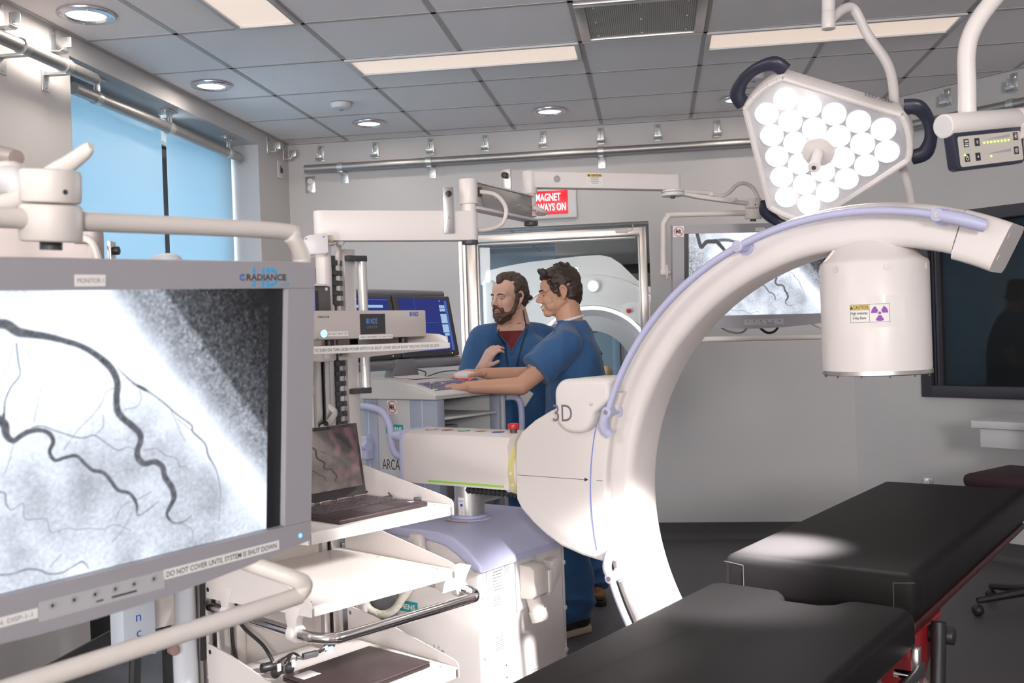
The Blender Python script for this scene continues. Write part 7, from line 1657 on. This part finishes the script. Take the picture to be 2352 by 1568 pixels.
for (s_, e_, w_) in ((shRb, elRb, wrRb), (shLb, elLb, wrLb)): cap(mb, s_ - (s_ - SHb) * 0.15 - Z * 0.02, e_, 0.048, 0.042, 16); cap(mb, e_, w_, 0.043, 0.028, 16)
hand(mb, wrRb, at(1128, 806, 5.02) - wrRb, (RT * 0.75 - UP * 0.2 + FW * 0.55), (UP * 0.4 + RT * 0.7 + -FW * 0.5), (0.62, 0.58, 0.55, 0.55), 0.5, 1.0, 0.06)
hand(mb, wrLb, Vector((0, 0, -1)) - RT * 0.3, FW, -RT, (0.4, 0.4, 0.4, 0.4), 0.5)
for k, g__ in enumerate(GB):
    hp_ = HPb + lTb * (0.09, -0.09)[k] - Z * 0.05; kn__ = hp_.lerp(g__ + Z * 0.09, 0.5) + fTb * 0.02
    cap(mb, hp_, kn__, 0.082, 0.056, 16); cap(mb, kn__, g__ + Z * 0.10, 0.056, 0.038, 16); cap(mb, g__ + Z * 0.06, g__ + fTb * 0.10 + Z * 0.045, 0.034, 0.028)
me = evalmesh('person', mb, 0.0042, 3, 0.5); me.materials.append(SKB)
pB = tag(link('person', me), 'bearded man in blue scrubs with a black lanyard, one hand raised, looking left', 'person')
eyes(PB_, fB, lB, uB, sB, pB, SKB); brows(PB_, sB, pB, HBm)
hairmesh([(-0.030, 0, 0.060, 0.082, 0.081, 0.072), (-0.058, 0, 0.015, 0.062, 0.079, 0.078), (-0.066, 0, -0.038, 0.042, 0.062, 0.040), (0.005, 0.0, 0.098, 0.062, 0.052, 0.030), (-0.018, 0.070, 0.030, 0.040, 0.016, 0.050), (-0.018, -0.070, 0.030, 0.040, 0.016, 0.050), (0.045, 0, 0.088, 0.034, 0.024, 0.020)] +
         [((0.006, 0.070 * sg, 0.02), (0.004, 0.069 * sg, -0.03), 0.014, 0.010) for sg in (-1, 1)] + [((-0.07 - 0.01 * (k % 3), -0.06 + 0.03 * k, -0.01 - 0.015 * (k % 2)), (-0.10, -0.065 + 0.032 * k, -0.035 + 0.02 * (k % 3)), 0.020, 0.012) for k in range(5)], oB, fB, lB, uB, sB, 0.009, 40, pB, HBm, 'hair')
hairmesh([(0.052, 0, -0.098, 0.050, 0.046, 0.034), (0.070, 0, -0.112, 0.030, 0.032, 0.028)] + [((0.000, 0.064 * sg, -0.028), (0.030, 0.056 * sg, -0.075), 0.010, 0.016) for sg in (-1, 1)] + [((0.030, 0.054 * sg, -0.078), (0.075, 0.026 * sg, -0.098), 0.017, 0.020) for sg in (-1, 1)] +
         [((0.088, 0.030 * sg, -0.066), (0.103, 0.004 * sg, -0.049), 0.0075, 0.0085) for sg in (-1, 1)] + [((0.084, 0.031 * sg, -0.062), (0.078, 0.030 * sg, -0.092), 0.0085, 0.013) for sg in (-1, 1)], oB, fB, lB, uB, sB, 0.006, 55, pB, BRD, 'beard', 0.0036)
lp_ = MB(); lp_.tube([PB_(0.093, -0.019, -0.0675), PB_(0.103, 0, -0.066), PB_(0.093, 0.019, -0.0675)], [0.003, 0.0055, 0.003], 8, smooth=4).tube([PB_(0.092, -0.017, -0.0745), PB_(0.101, 0, -0.0765), PB_(0.092, 0.017, -0.0745)], [0.003, 0.0058, 0.003], 8, smooth=4).build('lips', mat('lip_pink', (0.40, 0.17, 0.14), 0.45), pB)
mb = MB()
loft(mb, [(HPb - Z * 0.05, lTb, fTb, 0.225, 0.16), (HPb.lerp(CHb, 0.5), lTb, fTb, 0.215, 0.15), (CHb, lTb, fTb, 0.215, 0.148), (CHb.lerp(SHb, 0.6), lTb, fTb, 0.205, 0.130), (SHb, lTb, fTb, 0.175, 0.100), (SHb + Z * 0.045, lTb, fTb, 0.115, 0.080), (NBb + Z * 0.005, lTb, fTb, 0.075, 0.072)])
for (s_, e_) in ((shRb, elRb), (shLb, elLb)):
    d = e_ - s_; mb.tube([s_ - d * 0.10, s_ + d * 0.12, s_ + d * 0.50, s_ + d * 0.72], [0.074, 0.084, 0.088, 0.092], 20); cap(mb, s_ - d * 0.02, NBb + (s_ - NBb) * 0.32 - Z * 0.012, 0.078, 0.056, 16)
sm_ = evalmesh('scrub_top', mb, 0.006, 6, 0.5); displace(sm_, wrinkle(0.010, 6.5, (1, 1, 0.5), 0.001)); sm_.materials.append(SCRUB); topB = link('scrub_top', sm_, pB)
vc = NBb - Z * 0.070 + fTb * 0.05 - lTb * 0.005
patch_on(sm_, None, fTb, lTb, Z, 0.150, 0.155, vc - Z * 0.01, 0.004, 'undershirt', mat('dark_red_cotton', (0.17, 0.018, 0.022), 0.85, bump=0.1), pB, 10, 10, tri=True)
sk_ = patch_on(sm_, None, fTb, lTb, Z, 0.130, 0.045, vc + Z * 0.060, 0.0055, 'open_neck', SKB, pB, 10, 4)
bvh = BVHTree.FromPolygons([v.co.copy() for v in sm_.vertices], [tuple(p.vertices) for p in sm_.polygons])
def onb(p, off): 
    h = bvh.ray_cast(p + fTb * 0.3, -fTb); return (h[0] if h[0] is not None else p) + fTb * off
for sg in (-1, 1): MB().tube([onb(vc + Z * (0.065 - 0.15 * k / 8) + lTb * sg * 0.074 * (1 - k / 8.0), 0.004) for k in range(9)], 0.0055, 6).build('neck_facing', SCRUB, topB)
# lanyard
ly = []
NKt = oB - uB * 0.085 - fB * 0.02
loopL = [NKt + lTb * 0.062 + fTb * 0.0 + Z * 0.01] + [onb(NBb + lTb * (0.066 - 0.0070 * k) - Z * (0.035 + 0.034 * k), 0.007) for k in range(9)]
loopR = [NKt - lTb * 0.055 + Z * -0.01] + [onb(NBb - lTb * (0.058 - 0.0068 * k) - Z * (0.035 + 0.034 * k), 0.007) for k in range(9)]
lan = MB().tube(loopL, 0.0032, 8, smooth=3).tube(loopR, 0.0032, 8, smooth=3).tube([loopL[-1], onb(NBb - Z * 0.345, 0.009)], 0.004, 8).build('lanyard', BLACK, pB)
e1_ = onb(NBb - Z * 0.36, 0.01); MB().box((0, 0, 0), (0.010, 0.006, 0.022), 0.002, M=Matrix.Translation(e1_)).build('lanyard_clip', ALU, lan)
be = at(1195, 915, 5.16); MB().box((0, 0, 0), (0.055, 0.004, 0.085), 0.002, M=Matrix.Translation(onb(Vector((be.x, be.y, be.z)), 0.012)) @ RZ(R(20)) @ RY(R(35))).build('badge', PAPER, lan)
mb = MB()
for k, g__ in enumerate(GB):
    hp_ = HPb + lTb * (0.09, -0.09)[k]; kn__ = hp_.lerp(g__ + Z * 0.09, 0.52)
    loft(mb, [(hp_ + Z * 0.02, lTb, fTb, 0.12, 0.13), (hp_ - Z * 0.15, lTb, fTb, 0.11, 0.12), (kn__, lTb, fTb, 0.092, 0.10), (g__ + Z * 0.25, lTb, fTb, 0.085, 0.095), (g__ + Z * 0.06, lTb, fTb, 0.082, 0.095)], 22)
me = evalmesh('scrub_trousers', mb, 0.0075, 4); displace(me, trw); me.materials.append(SCRUB); link('scrub_trousers', me, pB)
BRS = mat('brown_leather', (0.20, 0.085, 0.03), 0.45, var=0.1)
shoe(GB[0], fTb + RT * 0.55, pB, BRS, BLACK); shoe(GB[1], fTb - RT * 0.3, pB, BRS, BLACK)
# the mouse under the younger man's hand
mp = at(1068, 862, 4.60)
t = thing('computer_mouse', 'white computer mouse with a red glow under the younger man\'s hand', 'mouse', (mp.x, mp.y, mp.z - 0.012), math.atan2((-RT).y, (-RT).x))
mb = MB(); ell(mb, Vector((0, 0, 0.012)), Vector((1, 0, 0)), Vector((0, 1, 0)), Z, 0.056, 0.032, 0.024); bmesh.ops.bisect_plane(mb.bm, geom=mb.bm.verts[:] + mb.bm.edges[:] + mb.bm.faces[:], plane_co=(0, 0, 0.001), plane_no=(0, 0, -1), clear_outer=True); mb.build('shell', COOLW, t, ang=60)
MB().cyl((0.034, -0.004, 0.0325), (0.034, 0.004, 0.0325), 0.006, 14).build('wheel', MGREY, t)
MB().box((-0.005, 0.0, 0.0012), (0.07, 0.055, 0.002)).build('red_glow_base', emitm('red_glow', (1.0, 0.03, 0.02), 1.2), t)
